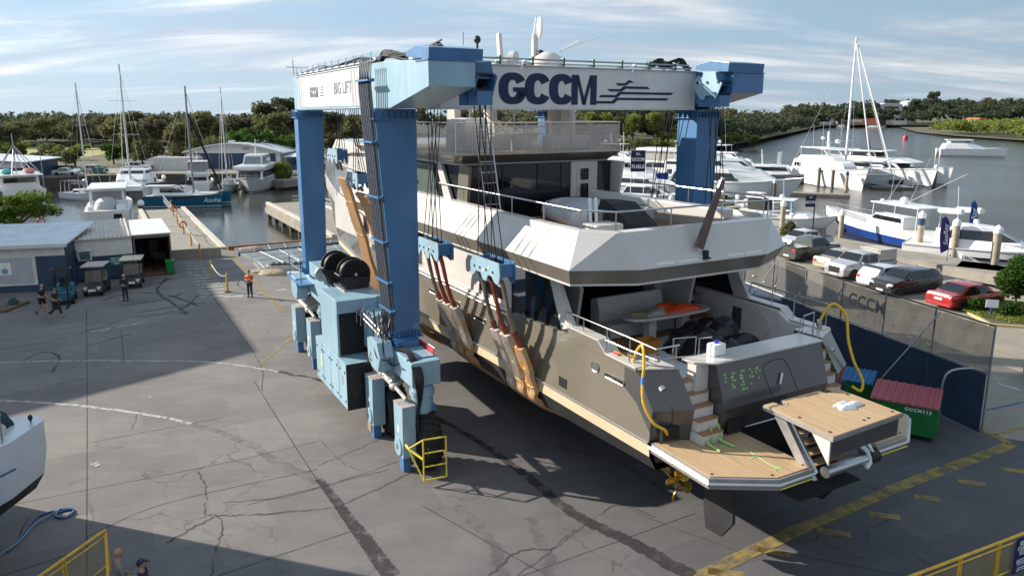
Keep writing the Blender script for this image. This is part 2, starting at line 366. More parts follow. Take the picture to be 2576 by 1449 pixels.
# chop grows toward the open river (x>0)
sp=N.new('ShaderNodeSeparateXYZ');L.new(tc.outputs['Object'],sp.inputs[0]);mr=N.new('ShaderNodeMapRange');mr.inputs['From Min'].default_value=-40;mr.inputs['From Max'].default_value=40;mr.inputs['To Min'].default_value=.05;mr.inputs['To Max'].default_value=.5;L.new(sp.outputs['X'],mr.inputs['Value'])
mq=N.new('ShaderNodeMath');mq.operation='MULTIPLY';mr2=N.new('ShaderNodeMapRange');mr2.inputs['From Min'].default_value=.35;mr2.inputs['From Max'].default_value=.65;mr2.inputs['To Min'].default_value=.6;mr2.inputs['To Max'].default_value=1.2;L.new(n2.outputs['Fac'],mr2.inputs['Value'])
L.new(mr.outputs[0],mq.inputs[0]);L.new(mr2.outputs[0],mq.inputs[1])
bp=N.new('ShaderNodeBump');bp.inputs['Distance'].default_value=.35;L.new(mq.outputs[0],bp.inputs['Strength']);L.new(n1.outputs['Fac'],bp.inputs['Height']);L.new(bp.outputs[0],b.inputs['Normal'])
m=MB();m.poly([(-3000,-200,-2.0),(4000,-200,-2.0),(4000,6000,-2.0),(-3000,6000,-2.0)]);struct('water',m,M_water)
m=MB();m.poly([(-3000,-200,-4.5),(4000,-200,-4.5),(4000,6000,-4.5),(-3000,6000,-4.5)]);struct('riverbed',m,M_wall)
# lift piers
def slab(name,w0,w1,sa,sb,label,legs=True,rail=None):
    o,T=inframe(name,label,'pier',(w0+w1)/2,sa)
    m=MB();m.box(w0,w1,sa,sb,-.5,-.004,T);m.build('deck',M_conc2,o)
    m=MB();m.box(w0,w0+.45,sa+.2,sb,.0,.22,T);m.box(w1-.45,w1,sa+.2,sb,.0,.22,T);m.build('kerb',mat('pale_kerb',(.50,.46,.40),.8,0,.1,2),o)
    m=MB();m.box(w0-.15,w0+.5,sa,sb,-1.15,-.504,T);m.box(w1-.5,w1+.15,sa,sb,-1.15,-.504,T);m.build('edge_beam',M_conc2,o)
    if legs:
        s=sa+1.5
        while s<sb:
            for w in (w0+.35,w1-.35): 
                m=MB();m.cyl((w,s,-4),(w,s,-1.154),.28,n=10,M=T);m.build('pile',mat('wet_pile',(.16,.14,.11),.7,0,.3,1.5),o,True)
            s+=4.2
    return o,T
pl,Tp=slab('lift_pier',wl0-5.2,wl0,ws+.01,ws+33,'long concrete lift pier with yellow posts left of the slip')
pr,Tq=slab('lift_pier',wr0,wr0+6.2,ws+2.01,ws+33,'concrete lift pier on piles right of the slip, behind the far hoist column')
# timber beam across slip head
o=MB().box(wl0+.02,wr0-.02,ws-.35,ws-.02,.0,.32);bb=o.build('slip_timber',mat('rusty_timber',(.30,.14,.05),.8,0,.25,3),None);bb.matrix_world=FR;tag(bb,'brown timber stop beam across the head of the slip','beam')
# ================================================================ BOAT HOIST (frame coordinates: x=w across, y=s away, z)
ho,HT=inframe('boat_hoist','huge light blue boat hoist straddling the grey yacht, lettered GCCM','boat hoist',7.3,5.5)
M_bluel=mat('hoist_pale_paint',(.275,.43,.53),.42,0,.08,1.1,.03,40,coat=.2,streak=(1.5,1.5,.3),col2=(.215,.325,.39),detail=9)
M_conduit=mat('conduit_pipe',(.45,.46,.48),.35,.7,.1,10)
M_hose=mat('hydraulic_hose',(.015,.015,.016),.45,0,0)
def taper_col(name,w0t,w1t,w0b,w1b,s0,s1t,s1b,zt,zb,m=M_blue):
    o=MB();o.hexa([(w0b,s0,zb),(w1b,s0,zb),(w1b,s1b,zb),(w0b,s1b,zb)],[(w0t,s0,zt),(w1t,s0,zt),(w1t,s1t,zt),(w0t,s1t,zt)],HT)
    c=o.build(name,m,ho,bevel=.02)
    f=MB()   # bolted flanges with stiffener ribs
    for z,(a,b,c0,c1) in ((zt,(w0t,w1t,s0,s1t)),(zb+.35,(w0b,w1b,s0,s1b))):
        f.box(a-.1,b+.1,c0-.1,c1+.1,z-.34,z-.30,HT)
        for k in range(7):
            x=lerp(a,b,(k+.5)/7);f.box(x-.012,x+.012,c0-.09,c0-.001,z-.30,z-.08,HT);f.box(x-.012,x+.012,c1+.001,c1+.09,z-.30,z-.08,HT)
        for k in range(4):
            y=lerp(c0,c1,(k+.5)/4);f.box(a-.09,a-.001,y-.012,y+.012,z-.30,z-.08,HT);f.box(b+.001,b+.09,y-.012,y+.012,z-.30,z-.08,HT)
    f.build('flange',m,c)
    return c
cA=taper_col('column',.2,1.62,.72,1.56,.7,1.5,1.3,11.66,3.9)
cB=taper_col('column',.2,1.35,.2,1.15,11.0,11.7,11.6,11.66,4.3)
cC=taper_col('column',13.0,14.15,13.0,13.95,-.3,.85,.75,11.66,3.9)
cD=taper_col('column',13.0,14.15,13.0,13.95,11.0,11.8,11.7,11.66,4.2)
# access plate with round mark on near column foot
p=MB();p.box(.8,1.48,.66,.685,3.42,3.92,HT);p.build('foot_plate',M_blue,cA)
p=MB();p.cyl((1.14,.655,3.68),(1.14,.62,3.68),.13,n=18,M=HT);p.build('round_plate',mat('cream_disc',(.6,.58,.4),.5,0,0),cA)
# side beams with tapered noses
def side_beam(w0,w1,sn,sk,send,mir,name='side_beam'):
    # profile in (s,z)
    prof=[(sn,12.25),(sk,11.68),(send,11.68),(send,13.12),(sk,13.12),(sn,12.95)]
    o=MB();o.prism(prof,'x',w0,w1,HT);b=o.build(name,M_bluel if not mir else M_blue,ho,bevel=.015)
    h=MB();a,c=(w0+.02,w1+.25) if not mir else (w0-.25,w1-.02)
    prof2=[(sn+.02,12.98),(sn+1.7,13.14),(sn+1.7,13.30),(sn+.9,13.42),(sn-.02,13.30)]
    h.prism(prof2,'x',a,c,HT);h.build('hood',M_blue,b,bevel=.012)
    return b
M_lpanel=M_beamwhite
bL=side_beam(.5,1.95,-3.04,.06,12.7,False)
bR=side_beam(12.65,14.2,-2.42,.3,12.7,True)
# lip seam around the nose
for (w0,w1,sn,b) in ((.5,1.95,-3.04,bL),(12.65,14.2,-2.42,bR)):
    q=MB();q.box(w0-.03,w1+.03,sn-.03,sn+.9,12.955,12.985,HT);q.build('seam',M_blue,b)
# white sign panels on the left beam
q=MB();q.box(.47,.497,2.9,11.6,11.78,13.06,HT);pn=q.build('sign_panel',M_beamwhite,bL)
lm=MB()
vs,fs=textmesh('BIG LIFT',.62,.004,ext=.004);lm.add(vs,fs,HT@basis((.463,5.0,12.42),-Vector((0,1,0)),(0,0,1)))
logo(lm,HT@basis((.463,9.75,12.16),-Vector((0,1,0)),(0,0,1)),1.35,.44,0)
for k in range(4): lm.box(.455,.467,7.6,8.15-.07*k,12.2+k*.11,12.24+k*.11,HT)
lm.build('lettering',mat('grey_lettering',(.12,.12,.14),.5,0,0),pn)
st=MB()
for base in (3.05,10.75):
    for k,wd in enumerate((.1,.16,.22)):
        a=base+k*.3;st.add([(.464,a,11.8),(.464,a+wd,11.8),(.464,a+wd+.2*0+.12,13.04),(.464,a+.12,13.04),(.468,a,11.8),(.468,a+wd,11.8),(.468,a+wd+.12,13.04),(.468,a+.12,13.04)],[(0,1,2,3),(7,6,5,4),(0,4,5,1),(1,5,6,2),(2,6,7,3),(3,7,4,0)],HT)
st.build('stripe',mat('grey_stripe',(.30,.29,.31),.5,0,0),pn)
# cross beam with GCCM
q=MB();q.box(1.96,12.64,-.5,.5,11.68,13.06,HT);xb=q.build('cross_beam',M_beamwhite,ho,bevel=.015)
q=MB();q.box(1.97,12.63,-.56,.56,13.062,13.09,HT);q.box(1.97,12.63,-.54,.54,11.64,11.678,HT);q.build('flange_plate',M_beamwhite,xb)
lm=MB()
Bx=HT@basis((4.05,-.507,11.86),(1,0,0),(0,0,1))
logo(lm,Bx,3.95,1.03,-.05)
def strip(pts): # poly in beam-face coords, thickness
    n=len(pts);lm.add([(a,b,0) for a,b in pts]+[(a,b,.006) for a,b in pts],[tuple(range(n))[::-1],tuple(range(n,2*n))]+[(i,(i+1)%n,n+(i+1)%n,n+i) for i in range(n)],Bx)
h=.085
strip([(3.70,0),(4.72,0),(4.90,.125),(7.15,.125),(7.28,.21),(4.80,.21),(4.62,h),(3.70,h)])
strip([(4.05,.215),(4.86,.215),(5.04,.33),(7.36,.33),(7.50,.415),(4.94,.415),(4.78,.30),(4.14,.30)])
strip([(4.52,.425),(5.06,.425),(5.24,.53),(6.35,.53),(6.24,.615),(5.14,.615),(4.98,.51),(4.42,.51)])
strip([(4.88,.635),(5.24,.635),(5.42,.74),(5.60,.74),(5.45,.83),(5.34,.82),(5.18,.72),(4.78,.72)])
lm.build('lettering',M_navy,xb)
# pipes along top of cross beam and left beam
q=MB()
for k,(y,z) in enumerate(((-.35,13.17),(-.2,13.17),(-.05,13.18),(-.35,13.30),(-.2,13.30),(.1,13.2))): q.path([(2.2+.1*k,y,z),(12.4,y,z)],.028,6,HT)
q.build('conduit',M_conduit,xb)
q=MB()
for k in range(8):
    x=2.9+k*1.25
    q.box(x-.03,x+.03,-.48,.2,13.09,13.13,HT);q.box(x-.03,x+.03,-.46,-.43,13.09,13.38,HT);q.cyl((x,-.44,13.33),(x,-.3,13.36),.045,n=8,M=HT)
q.build('clamp',mat('green_clamp',(.05,.14,.10),.5,.3,.1),xb)
for x in (5.0,9.6):
    q=MB();q.path([(x,-.4,13.15),(x-.05,-.62,13.25),(x-.25,-.8,12.95)],.02,6,HT);q.ell((x-.02,-.6,13.2),.07,.12,.05,M=HT);q.build('floodlight',M_white,xb,True)
random.seed(3)
def hoses(n,pts,spread,r,name,par,m=M_hose):
    q=MB()
    for k in range(n):
        off=[Vector((random.uniform(-spread,spread),random.uniform(-spread,spread),random.uniform(-spread,spread))) for _ in pts]
        q.path(curve([Vector(p)+o for p,o in zip(pts,off)],5),r,5,HT)
    return q.build(name,m,par,True)
hoses(14,[(12.9,.2,13.15),(12.2,0,13.45),(11.6,.1,13.3),(11.1,-.1,13.42),(10.7,0,13.2)],.13,.03,'hose_bundle',xb)
# left beam top: hand rails + pipes + hose bundle
q=MB()
for k in range(5):
    w=.55+.07*k;q.path([(w,1.6,13.2+.035*(k%2)),(w,12.5,13.2+.035*(k%2))],.028,6,HT)
for s in range(12): q.box(.5,.95,1.8+s*.93,1.86+s*.93,13.12,13.28,HT);q.path([(.52,1.83+s*.93,13.28),(.52,1.83+s*.93,13.48),(.6,1.9+s*.93,13.5)],.014,5,HT)
q.path([(.52,1.8,13.47),(.52,12.4,13.47)],.012,5,HT);q.path([(.48,2,13.10),(.48,12,13.10)],.03,6,HT);q.build('pipe_run',M_conduit,bL)
hoses(10,[(.8,11.8,13.2),(1.0,9,13.36),(.9,7,13.25),(1.0,4.5,13.38),(.8,2,13.25)],.12,.022,'beam_hose',bL)
hoses(16,[(.75,1.7,13.15),(.85,1.2,13.42),(1.0,-.2,13.22),(1.15,-1.3,13.35),(1.3,-2.0,13.5)],.12,.028,'hose_bundle',bL)
q=MB();q.box(.8,1.15,9.2,9.6,13.13,13.33,HT);q.box(.7,.95,1.9,2.15,13.13,13.36,HT);q.box(.9,1.2,-.9,-.6,13.12,13.24,HT);q.build('junction_box',M_white,bL)
# vertical cable riser along near column, outboard
q=MB();M_riser=mat('riser_tube',(.17,.18,.20),.4,.3,.15,6)
for k in range(13):
    a=-.02-.0*k;w0=.10-(k%2)*.07;y=1.75-.085*k+(.0)
    q.path([(w0+.05,y,13.15),(w0,y,12.4),(w0+.06,y,11.4),(w0+.3,y+.0,7.8),(w0+.52,y+.02,4.9),(w0+.55,y,4.2)],.032,6,HT)
q.build('cable_riser',M_riser,cA,True)
q=MB()
for z in (12.55,10.6,8.8,7.3,5.9,4.9):
    o_=lerp(.62,0.05,min(1,(z-4.2)/7.2));q.box(o_-.08,o_+.14,.62,1.85,z-.03,z+.03,HT);q.cyl((o_+.1,.62,z),(o_+.1,.70,z),.06,n=8,M=HT)
q.build('riser_clamp',M_blue,cA)
# trolley hook heads hung at the nose ends (top sheave housings)
def hook_plate(m,w,s0,s1,z0,z1):
    c=(s0+s1)/2;hs=(s1-s0)/2
    p=[(c-hs,z1-.42),(c-hs*.62,z1-.30),(c-hs*.5,z1),(c+hs*.3,z1),(c+hs*.42,z1-.22),(c+hs*.75,z1-.12),(c+hs,z1-.42),(c+hs*.95,z1-.62),(c+hs*.42,z0),(c+hs*.20,z0),(c+hs*.12,z1-.85),(c-hs*.45,z1-.85),(c-hs*.6,z1-1.0)]
    m.prism(p,'x',w-.025,w+.025,HT)
def top_head(w,s0,s1,flip):
    m=MB();hook_plate(m,w,s0,s1,12.0,13.0);hd=m.build('hook_head',M_bluel if flip else M_blue,ho)
    m=MB();hook_plate(m,w+.62,s0,s1,12.0,13.0);m.box(w+.02,w+.6,s0+.3,s0+.42,12.5,12.95,HT);m.box(w+.02,w+.6,s1-.5,s1-.4,12.45,12.8,HT);m.build('back_plate',M_blue,hd)
    m=MB()
    for k in range(4): m.cyl((w+.1+.12*k,(s0+s1)/2,12.55),(w+.17+.12*k,(s0+s1)/2,12.55),.30,n=20,M=HT)
    m.build('sheave',M_dark,hd)
    m=MB()
    for ds in (-.55,0,.5): m.cyl((w-.06,(s0+s1)/2+ds,12.62),(w+.7,(s0+s1)/2+ds,12.62),.05,n=10,M=HT)
    m.build('pin',M_dark,hd)
    m=MB();m.box(w+.05,w+.55,s0+.15,s0+.75,11.75,12.15,HT);m.box(w+.05,w+.55,s1-.75,s1-.2,11.75,12.15,HT);m.build('sheave_box',M_blue,hd)
    m=MB();m.cyl((w-.25 if w<7 else w+.5,(s0+s1)/2,12.9),(w+.7 if w<7 else w+1.2,(s0+s1)/2,12.9),.13,n=14,M=HT);m.build('hanger_pin',M_blue,hd)
    return hd
heads=[(2.05,-3.0,-1.4,0),(12.1,-2.45,-1.0,1),(2.05,9.6,11.0,0),(12.0,9.6,11.0,1)]
for a in heads: top_head(*a)
# lower hook blocks, wire ropes and slings
def blk(w,sc_,z,hs=.95,th=.5):
    m=MB();p=[(sc_-hs,z+.35),(sc_-hs*1.05,z-.05),(sc_-hs*.95,z-.32),(sc_-hs*.7,z-.28),(sc_-hs*.5,z-.12),(sc_-hs*.25,z-.12),(sc_-hs*.12,z-.33),(sc_+hs*.1,z-.33),(sc_+hs*.28,z-.12),(sc_+hs*.6,z-.12),(sc_+hs*.8,z-.30),(sc_+hs,z-.26),(sc_+hs*1.02,z+.1),(sc_+hs*.8,z+.35)]
    m.prism(p,'x',w-.02,w+.02,HT);b=m.build('hook_block',M_bluel,ho)
    m=MB();m.prism(p,'x',w+th,w+th+.04,HT);m.box(w+.02,w+th,sc_-hs*.95,sc_-hs*.85,z-.1,z+.3,HT);m.box(w+.02,w+th,sc_+hs*.75,sc_+hs*.85,z-.1,z+.3,HT);m.build('back_plate',M_blue,b)
    m=MB()
    for k in range(3): m.cyl((w+.08+.12*k,sc_,z+.08),(w+.15+.12*k,sc_,z+.08),.28,n=18,M=HT)
    for ds in (-.6,-.15,.3,.7): m.cyl((w-.04,sc_+ds*hs,z+.02),(w+th+.06,sc_+ds*hs,z+.02),.04,n=8,M=HT)
    m.build('sheave',M_dark,b)
    m=MB()
    for (a,bz) in ((-.3,.12),(.05,-.02)): m.cyl((w-.03,sc_+a,z+bz),(w-.022,sc_+a,z+bz),.05,n=12,M=HT)
    m.build('paint_dab',mat('cream_disc',(.6,.58,.4),.5,0,0),b)
    return b
def ropes(w,s_top,s_bot,zt,zb,n=6,spread=1.2):
    m=MB()
    for k in range(n):
        t=(k+.5)/n-.5;m.path([(w+.1+.35*(k%2),s_top+t*spread*.85,zt),(w+.1+.3*((k+1)%2),s_bot+t*spread*1.15,zb)],.017,5,HT)
    return m.build('wire_rope',M_rope,ho)
def sl_path(side,s,ztop,wtop):
    c=7.5
    d=max(0,-1.5-s)*.16;P=[(wtop,s,ztop),(wtop+.35,s,5.2),(3.45,s,3.7),(3.66,s,3.0),(3.86,s,2.5),(5.5,s,1.26+d),(7.5,s,.40+d*1.6)]
    if side: P=[(2*c-a,b,z) for a,b,z in P]
    return P
M_strap=mat('grey_strap',(.24,.18,.14),.8,0,.3,5,streak=(1,1,.4));M_cover=mat('orange_sling_cover',(.60,.29,.10),.75,0,.25,2.4,.4,10,col2=(.44,.30,.19))
M_chaf=mat('pale_chafe_cover',(.55,.50,.42),.8,0,.2,2,.4,10,col2=(.33,.27,.22));M_rstrap=mat('red_strap',(.26,.055,.03),.7,0,.2,3)
def sling(s,wtop,ztop,side=0,wide=.34,kind=0,hullin=0):
    P=curve(sl_path(side,s,ztop,wtop),6)
    if hullin:
        Q=[(wtop,s,ztop),(2.75,s,7.4),(3.2,s,5.8),(3.6,s,4.2),(4.0,s,3.0),(4.7,s,1.8),(6.0,s,.8),(7.5,s,.35)]
        P=curve([(15-x if side else x,y,z) for x,y,z in Q],5)
    k0=int(len(P)*(.15 if not hullin else .02));k1=int(len(P)*(.25 if not hullin else .08))
    def band(pts,wd,th,seed):
        secs=[];r_=random.Random(seed)
        for i,p in enumerate(pts):
            d=(pts[min(i+1,len(pts)-1)]-pts[max(i-1,0)]).normalized();nrm=Vector((0,1,0)).cross(d).normalized()
            ww=wd*(1+r_.uniform(-.18,.2));sh=r_.uniform(-.03,.03)
            a=Vector((0,ww/2,0));secs.append([p+a+nrm*th+Vector((0,sh,0)),p+nrm*th*1.6+Vector((0,sh,0)),p-a+nrm*th,p-a-nrm*th,p-nrm*th*.6,p+a-nrm*th])
        m=MB();n_=1 if wd<.2 else (2 if wd<.5 else 3)
        for j in range(n_):   # a bundle of flattened strands lying side by side
            sc_=[]
            for i,sec in enumerate(secs):
                c=pts[i];o=Vector((0,(j-(n_-1)/2)*wd/n_*.92+.008*math.sin(i*.8+j*2.1+seed),0));tw=1+.08*math.sin(i*1.1+j*1.7+seed)
                sc_.append([c+o+Vector(((q-c).x*tw,(q-c).y/n_*1.08*tw,(q-c).z*tw))+Vector((.012*math.sin(i*.9+j*3),0,0)) for q in sec])
            m.loft(sc_,M=HT)
        return m
    m=band(P[:k1],.12,.05,1);root=m.build('sling',M_strap if kind!=1 else M_rstrap,ho,True)
    band(P[k0+2:k1+2],.14,.06,2).build('strap_end',M_rstrap,root,True)
    band(P[k1:],wide,.075,int(s*10)).build('sling_cover',M_cover if kind!=2 else M_chaf,root,True)
    if kind: band(P[k1-1:k1+8],wide*1.06,.095,int(s*7)).build('chafe_cover',M_chaf,root,True)
    m=MB()
    for i in (k1+3,k1+8): 
        if i<len(P)-1: m.path([P[i]+Vector((math.cos(a)*.12,math.sin(a)*wide*.6,.02*math.sin(3*a))) for a in [x*math.pi/5 for x in range(11)]],.014,4,HT)
    m.build('lashing',mat('yellow_tie',(.75,.55,.05),.5,0,0),root)
BL=[(2.35,-2.75,6.82,0),(2.35,1.75,6.75,0)]
for (w,s,z,_) in BL: blk(w,s,z)
ropes(2.3,-2.2,-2.75,12.1,7.1,6);ropes(2.3,1.4,1.75,11.8,7.05,6,1.0)
blk(2.0,9.3,8.65,.8,.45);blk(2.0,12.2,9.55,.8,.45);ropes(2.1,9.9,9.3,11.9,8.9,6,.9);ropes(2.1,11.6,12.2,11.9,9.8,5,.9)
for w,s,z in ((12.5,-2.0,6.8),(12.5,1.75,6.75),(12.4,9.4,8.6),(12.4,12.2,9.5)): blk(w,s,z,.85,.45)
ropes(12.3,-1.7,-2.0,12.1,7.1,6,.95);ropes(12.4,1.0,1.75,11.7,7.0,5,.9);ropes(12.2,9.9,9.4,11.9,8.9,6,1);ropes(12.2,11.6,12.2,11.9,9.8,5,.9)
for i,(s,k) in enumerate(((-3.45,0),(-2.75,1),(-2.05,2),(1.1,1),(1.75,1),(2.4,2))):
    sling(s,2.55,6.6,0,.44,k);sling(s,2.55,6.6,1,.44,k)
for i,(s,zt,k) in enumerate(((8.8,8.4,0),(9.3,8.4,1),(9.8,8.4,0),(11.8,9.3,0),(12.4,9.3,2))):
    sling(s,2.2,zt,0,.62,0,.12);sling(s,2.2,zt,1,.62,0,.12)
# sill beams
for w0,w1,nm in ((.42,1.42,0),(13.1,14.1,1)):
    q=MB();q.prism([(-1.35,2.86),(-1.35,3.68),(1.5,3.72),(2.2,4.42),(9.6,4.42),(10.3,4.15),(13.2,4.15),(13.2,3.3),(10.3,3.2),(1.5,2.9)],'x',w0,w1,HT)
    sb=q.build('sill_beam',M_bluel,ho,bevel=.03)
    q=MB();q.box(w0-.02,w1+.02,-1.0,-.96,3.67,3.72,HT);q.box(w0-.02,w1+.02,.2,.24,3.69,3.73,HT);q.build('weld_seam',M_blue,sb)
    q=MB();q.box(w0+.1,w1-.1,.2,1.9,3.72,3.93,HT);q.box(w0,w1-.1,10.7,12,4.15,4.33,HT);q.build('column_seat',M_blue,sb)
# wheel bogies
def tyre(w,s,par,r=1.02,wd=.72,turn=0):
    prof=[(.46,-wd/2+.05),(.62,-wd/2),(r-.16,-wd/2),(r-.05,-wd/2+.09),(r,-wd/2+.16),(r,wd/2-.16),(r-.05,wd/2-.09),(r-.16,wd/2),(.62,wd/2),(.46,wd/2-.05)]
    Mx=HT@Matrix.Translation((w,s,r))@Matrix.Rotation(turn,4,'Z')
    m=MB();m.lathe(prof,36,Mx,'x')
    for k in range(28):   # chunky lugs in two staggered rows
        for sg in (-1,1):
            a=2*math.pi*(k+.5*(sg>0))/28;Mr=Mx@Matrix.Rotation(a,4,'X')
            m.add([(sg*.03,-.05,r-.03),(sg*(wd/2-.03),-.01,r-.05),(sg*(wd/2-.03),.09,r-.05),(sg*.03,.06,r-.03),(sg*.03,-.045,r+.045),(sg*(wd/2-.06),-.0,r+.02),(sg*(wd/2-.06),.075,r+.02),(sg*.03,.05,r+.045)],[(0,3,2,1),(4,5,6,7),(0,1,5,4),(1,2,6,5),(2,3,7,6),(3,0,4,7)],Mr)
    t=m.build('tyre',M_black,par,True,ang=30)
    m=MB();m.lathe([(.0,-wd/2+.12),(.2,-wd/2+.05),(.24,-wd/2+.16),(.44,-wd/2+.2),(.475,-wd/2+.03),(.49,wd/2-.03),(.44,wd/2-.2),(.2,wd/2-.05),(0,wd/2-.05)],24,Mx,'x');m.build('rim',M_bluel,t,True)
def housing(w,s,side):
    f=1 if not side else -1   # outboard direction is -w on left side
    a,b=(w,w+.46*f)
    lo,hi=min(a,b),max(a,b)
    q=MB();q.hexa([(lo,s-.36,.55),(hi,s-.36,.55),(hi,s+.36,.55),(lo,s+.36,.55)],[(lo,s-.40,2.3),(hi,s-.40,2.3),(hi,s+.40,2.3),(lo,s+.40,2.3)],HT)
    h=q.build('leg',M_bluel,ho,bevel=.012)
    q=MB();q.box(lo-.006,hi+.006,s-.41,s+.41,2.3,2.325,HT);q.build('cap_plate',mat('dusty_plate',(.34,.31,.29),.8,0,.15,4),h)
    q=MB();q.box(lo+.08,hi-.10,s-.16,s+.16,.0,.56,HT);q.build('jack_foot',M_blue,h)
    ou=a-.004*f
    q=MB();q.lathe([(.27,0),(.27,.03),(.31,.03),(.31,-.01),(.29,-.02)],24,HT@Matrix.Translation((a-.03*f,s+.02,.86)),'x')
    q.build('hub_ring',M_bluel,h);q=MB();q.cyl((a-.012*f,s+.02,.86),(a-.002*f,s+.02,.86),.27,n=24,M=HT);q.cyl((a-.05*f,s+.02,.86),(a-.012*f,s+.02,.86),.11,n=14,M=HT);q.build('hub_recess',M_dark,h)
    q=MB();q.box(min(ou,ou-.006*f),max(ou,ou-.006*f),s-.1,s+.1,1.38,1.56,HT);q.build('paper_label',M_white,h)
    # cylindrical king pin and bracket over the wheel
    q=MB();q.cyl((w+.85*f,s,1.95),(w+.85*f,s,2.84),.36,n=20,M=HT);q.cyl((w+.85*f,s,2.55),(w+.85*f,s,2.70),.42,n=20,M=HT);q.build('king_pin',M_bluel,h,True)
    q=MB();q.box(min(w+.4*f,w+1.2*f),max(w+.4*f,w+1.2*f),s-.3,s+.3,1.95,2.2,HT);q.build('wheel_yoke',M_blue,h)
    tyre(w+.88*f,s-.02,ho,1.0,.66)
for s in (-1.1,1.85,10.35,13.2): housing(0.0,s,0)
for s in (-1.1,1.85,10.35,13.2): housing(14.5,s,1)
# track rods between the housings
for a,b in ((-1.1,1.85),(10.35,13.2)):
    q=MB();q.path([(.3,a,2.42),(.3,(a+b)/2-.2,2.55)],.065,8,HT);q.path([(.3,(a+b)/2-.2,2.55),(.3,b,2.62)],.10,10,HT)
    q.path([(.28,(a+b)/2-.3,2.6),(.6,(a+b)/2+.4,3.0)],.11,10,HT);q.path([(.28,(a+b)/2-.5,2.55),(.9,(a+b)/2-.1,2.7)],.08,8,HT);q.ell((.3,(a+b)/2-.35,2.5),.16,.22,.14,M=HT);q.build('steering_ram',mat('dusty_ram',(.42,.40,.38),.5,.2,.15,4),ho,True)
    q=MB();q.prism([(a+1.5,2.95),(a+1.25,3.5),(a+1.55,3.95),(a+2.15,4.05),(a+2.55,3.9),(a+2.5,3.2),(a+2.1,2.95)],'x',-.12,.41,HT);q.build('gearbox_cover',M_bluel,ho,bevel=.03)
q=MB()
# yellow wheel guard
y=-2.45;fr=[(.30,y,.18),(1.08,y,.14),(1.08,y,1.50),(.30,y,1.55)]
for i in range(4): q.path([fr[i],fr[(i+1)%4]],.028,6,HT)
for k in (1,2): q.path([vl(fr[0],fr[3],k/3),vl(fr[1],fr[2],k/3)],.022,6,HT)
q.path([fr[3],(.02,-1.9,1.1)],.025,6,HT);q.path([fr[0],(.02,-1.9,1.1)],.025,6,HT);q.path([vl(fr[0],fr[3],.52),(.02,-1.9,1.1)],.04,6,HT);q.path([(.02,-1.9,1.1),(.1,-1.4,1.05)],.04,6,HT)
q.build('wheel_guard',mat('bright_yellow_tube',(.80,.62,.06),.4,0,.1,6),ho)
# red warning board
q=MB();q.box(1.44,1.47,-.7,.55,3.45,3.85,HT@Matrix.Rotation(R(0),4,'X'));q.build('warning_board',M_red,ho)
q=MB();q.path([(1.5,-.72,3.86),(1.5,.57,3.86)],.02,5,HT);q.build('board_lamp',M_white,ho)
# power pack housing
q=MB();q.prism([(3.5,2.66),(3.5,4.80),(5.75,4.80),(5.75,2.66)],'x',-.58,1.36,HT);pp=q.build('power_pack',M_bluel,ho,bevel=.03)
q=MB();q.box(-.50,.9,3.485,3.497,2.7,4.3,HT)
pg_=q.build('louvre',M_dark,pp)
q=MB()
for k in range(26): q.box(-.48,.88,3.46,3.485,2.74+k*.06,2.765+k*.06,HT)
q.build('louvre_slats',M_dark,pp)
q=MB();q.box(-.62,.9,3.3,3.46,4.35,4.82,HT);q.build('hood_edge',M_bluel,pp)
q=MB();q.box(-.6,.35,2.5,6.7,.92,2.65,HT);cb_=q.build('cabinet',M_bluel,ho,bevel=.02)
q=MB()
for s in (3.5,4.55,5.65): q.box(-.606,-.602,s-.008,s+.008,.95,2.6,HT)
q.build('door_seam',M_blue,cb_)
q=MB()
for s in (2.7,3.3,3.7,4.4,4.7,5.5,5.8,6.5):
    for z in (1.2,2.3): q.box(-.62,-.602,s-.03,s+.03,z-.04,z+.04,HT)
q.build('latch',M_dark,cb_)
q=MB();q.box(-.612,-.603,2.95,3.15,1.75,2.1,HT);q.build('vent_grille',M_grey,cb_)
q=MB();q.box(-.612,-.603,5.75,5.95,1.6,2.1,HT);q.build('yellow_notice',mat('cream_disc',(.6,.58,.4),.5,0,0),cb_)
q=MB();q.box(-.61,.36,2.46,2.499,.92,2.66,HT);q.build('end_panel',M_dark,cb_)
# jack and block hanging in front of cabinet
q=MB();q.box(.05,.4,1.9,2.3,.15,.75,HT);q.build('timber_block',M_wood,ho)
q=MB();q.cyl((.2,2.1,.78),(.2,2.1,1.0),.14,n=12,M=HT);q.cyl((.2,2.1,1.0),(.2,2.1,1.6),.05,n=10,M=HT);q.build('jack',mat('rusty_steel',(.25,.09,.06),.7,.2,.25,8),ho,True)
# pipe tray along the sill
q=MB()
for k in range(7):
    w=.30-.055*(k%4);z=4.2+.07*(k//4)+.02*k;q.path([(w,3.6,z+.1),(w,1.9,z-.05),(w+.15,.9,z-.35)],.022,6,HT)
q.build('pipe_tray',M_conduit,ho,True)
q=MB()
for k in range(4): 
    s=3.1-k*.5;q.path([(.05,s,4.0),(.05,s,4.5),(.38,s,4.5),(.38,s,4.1)],.016,5,HT);q.path([(.1,s,4.5),(.2,s+.1,4.62),(.3,s,4.5)],.012,5,HT)
q.build('pipe_clip',M_conduit,ho)
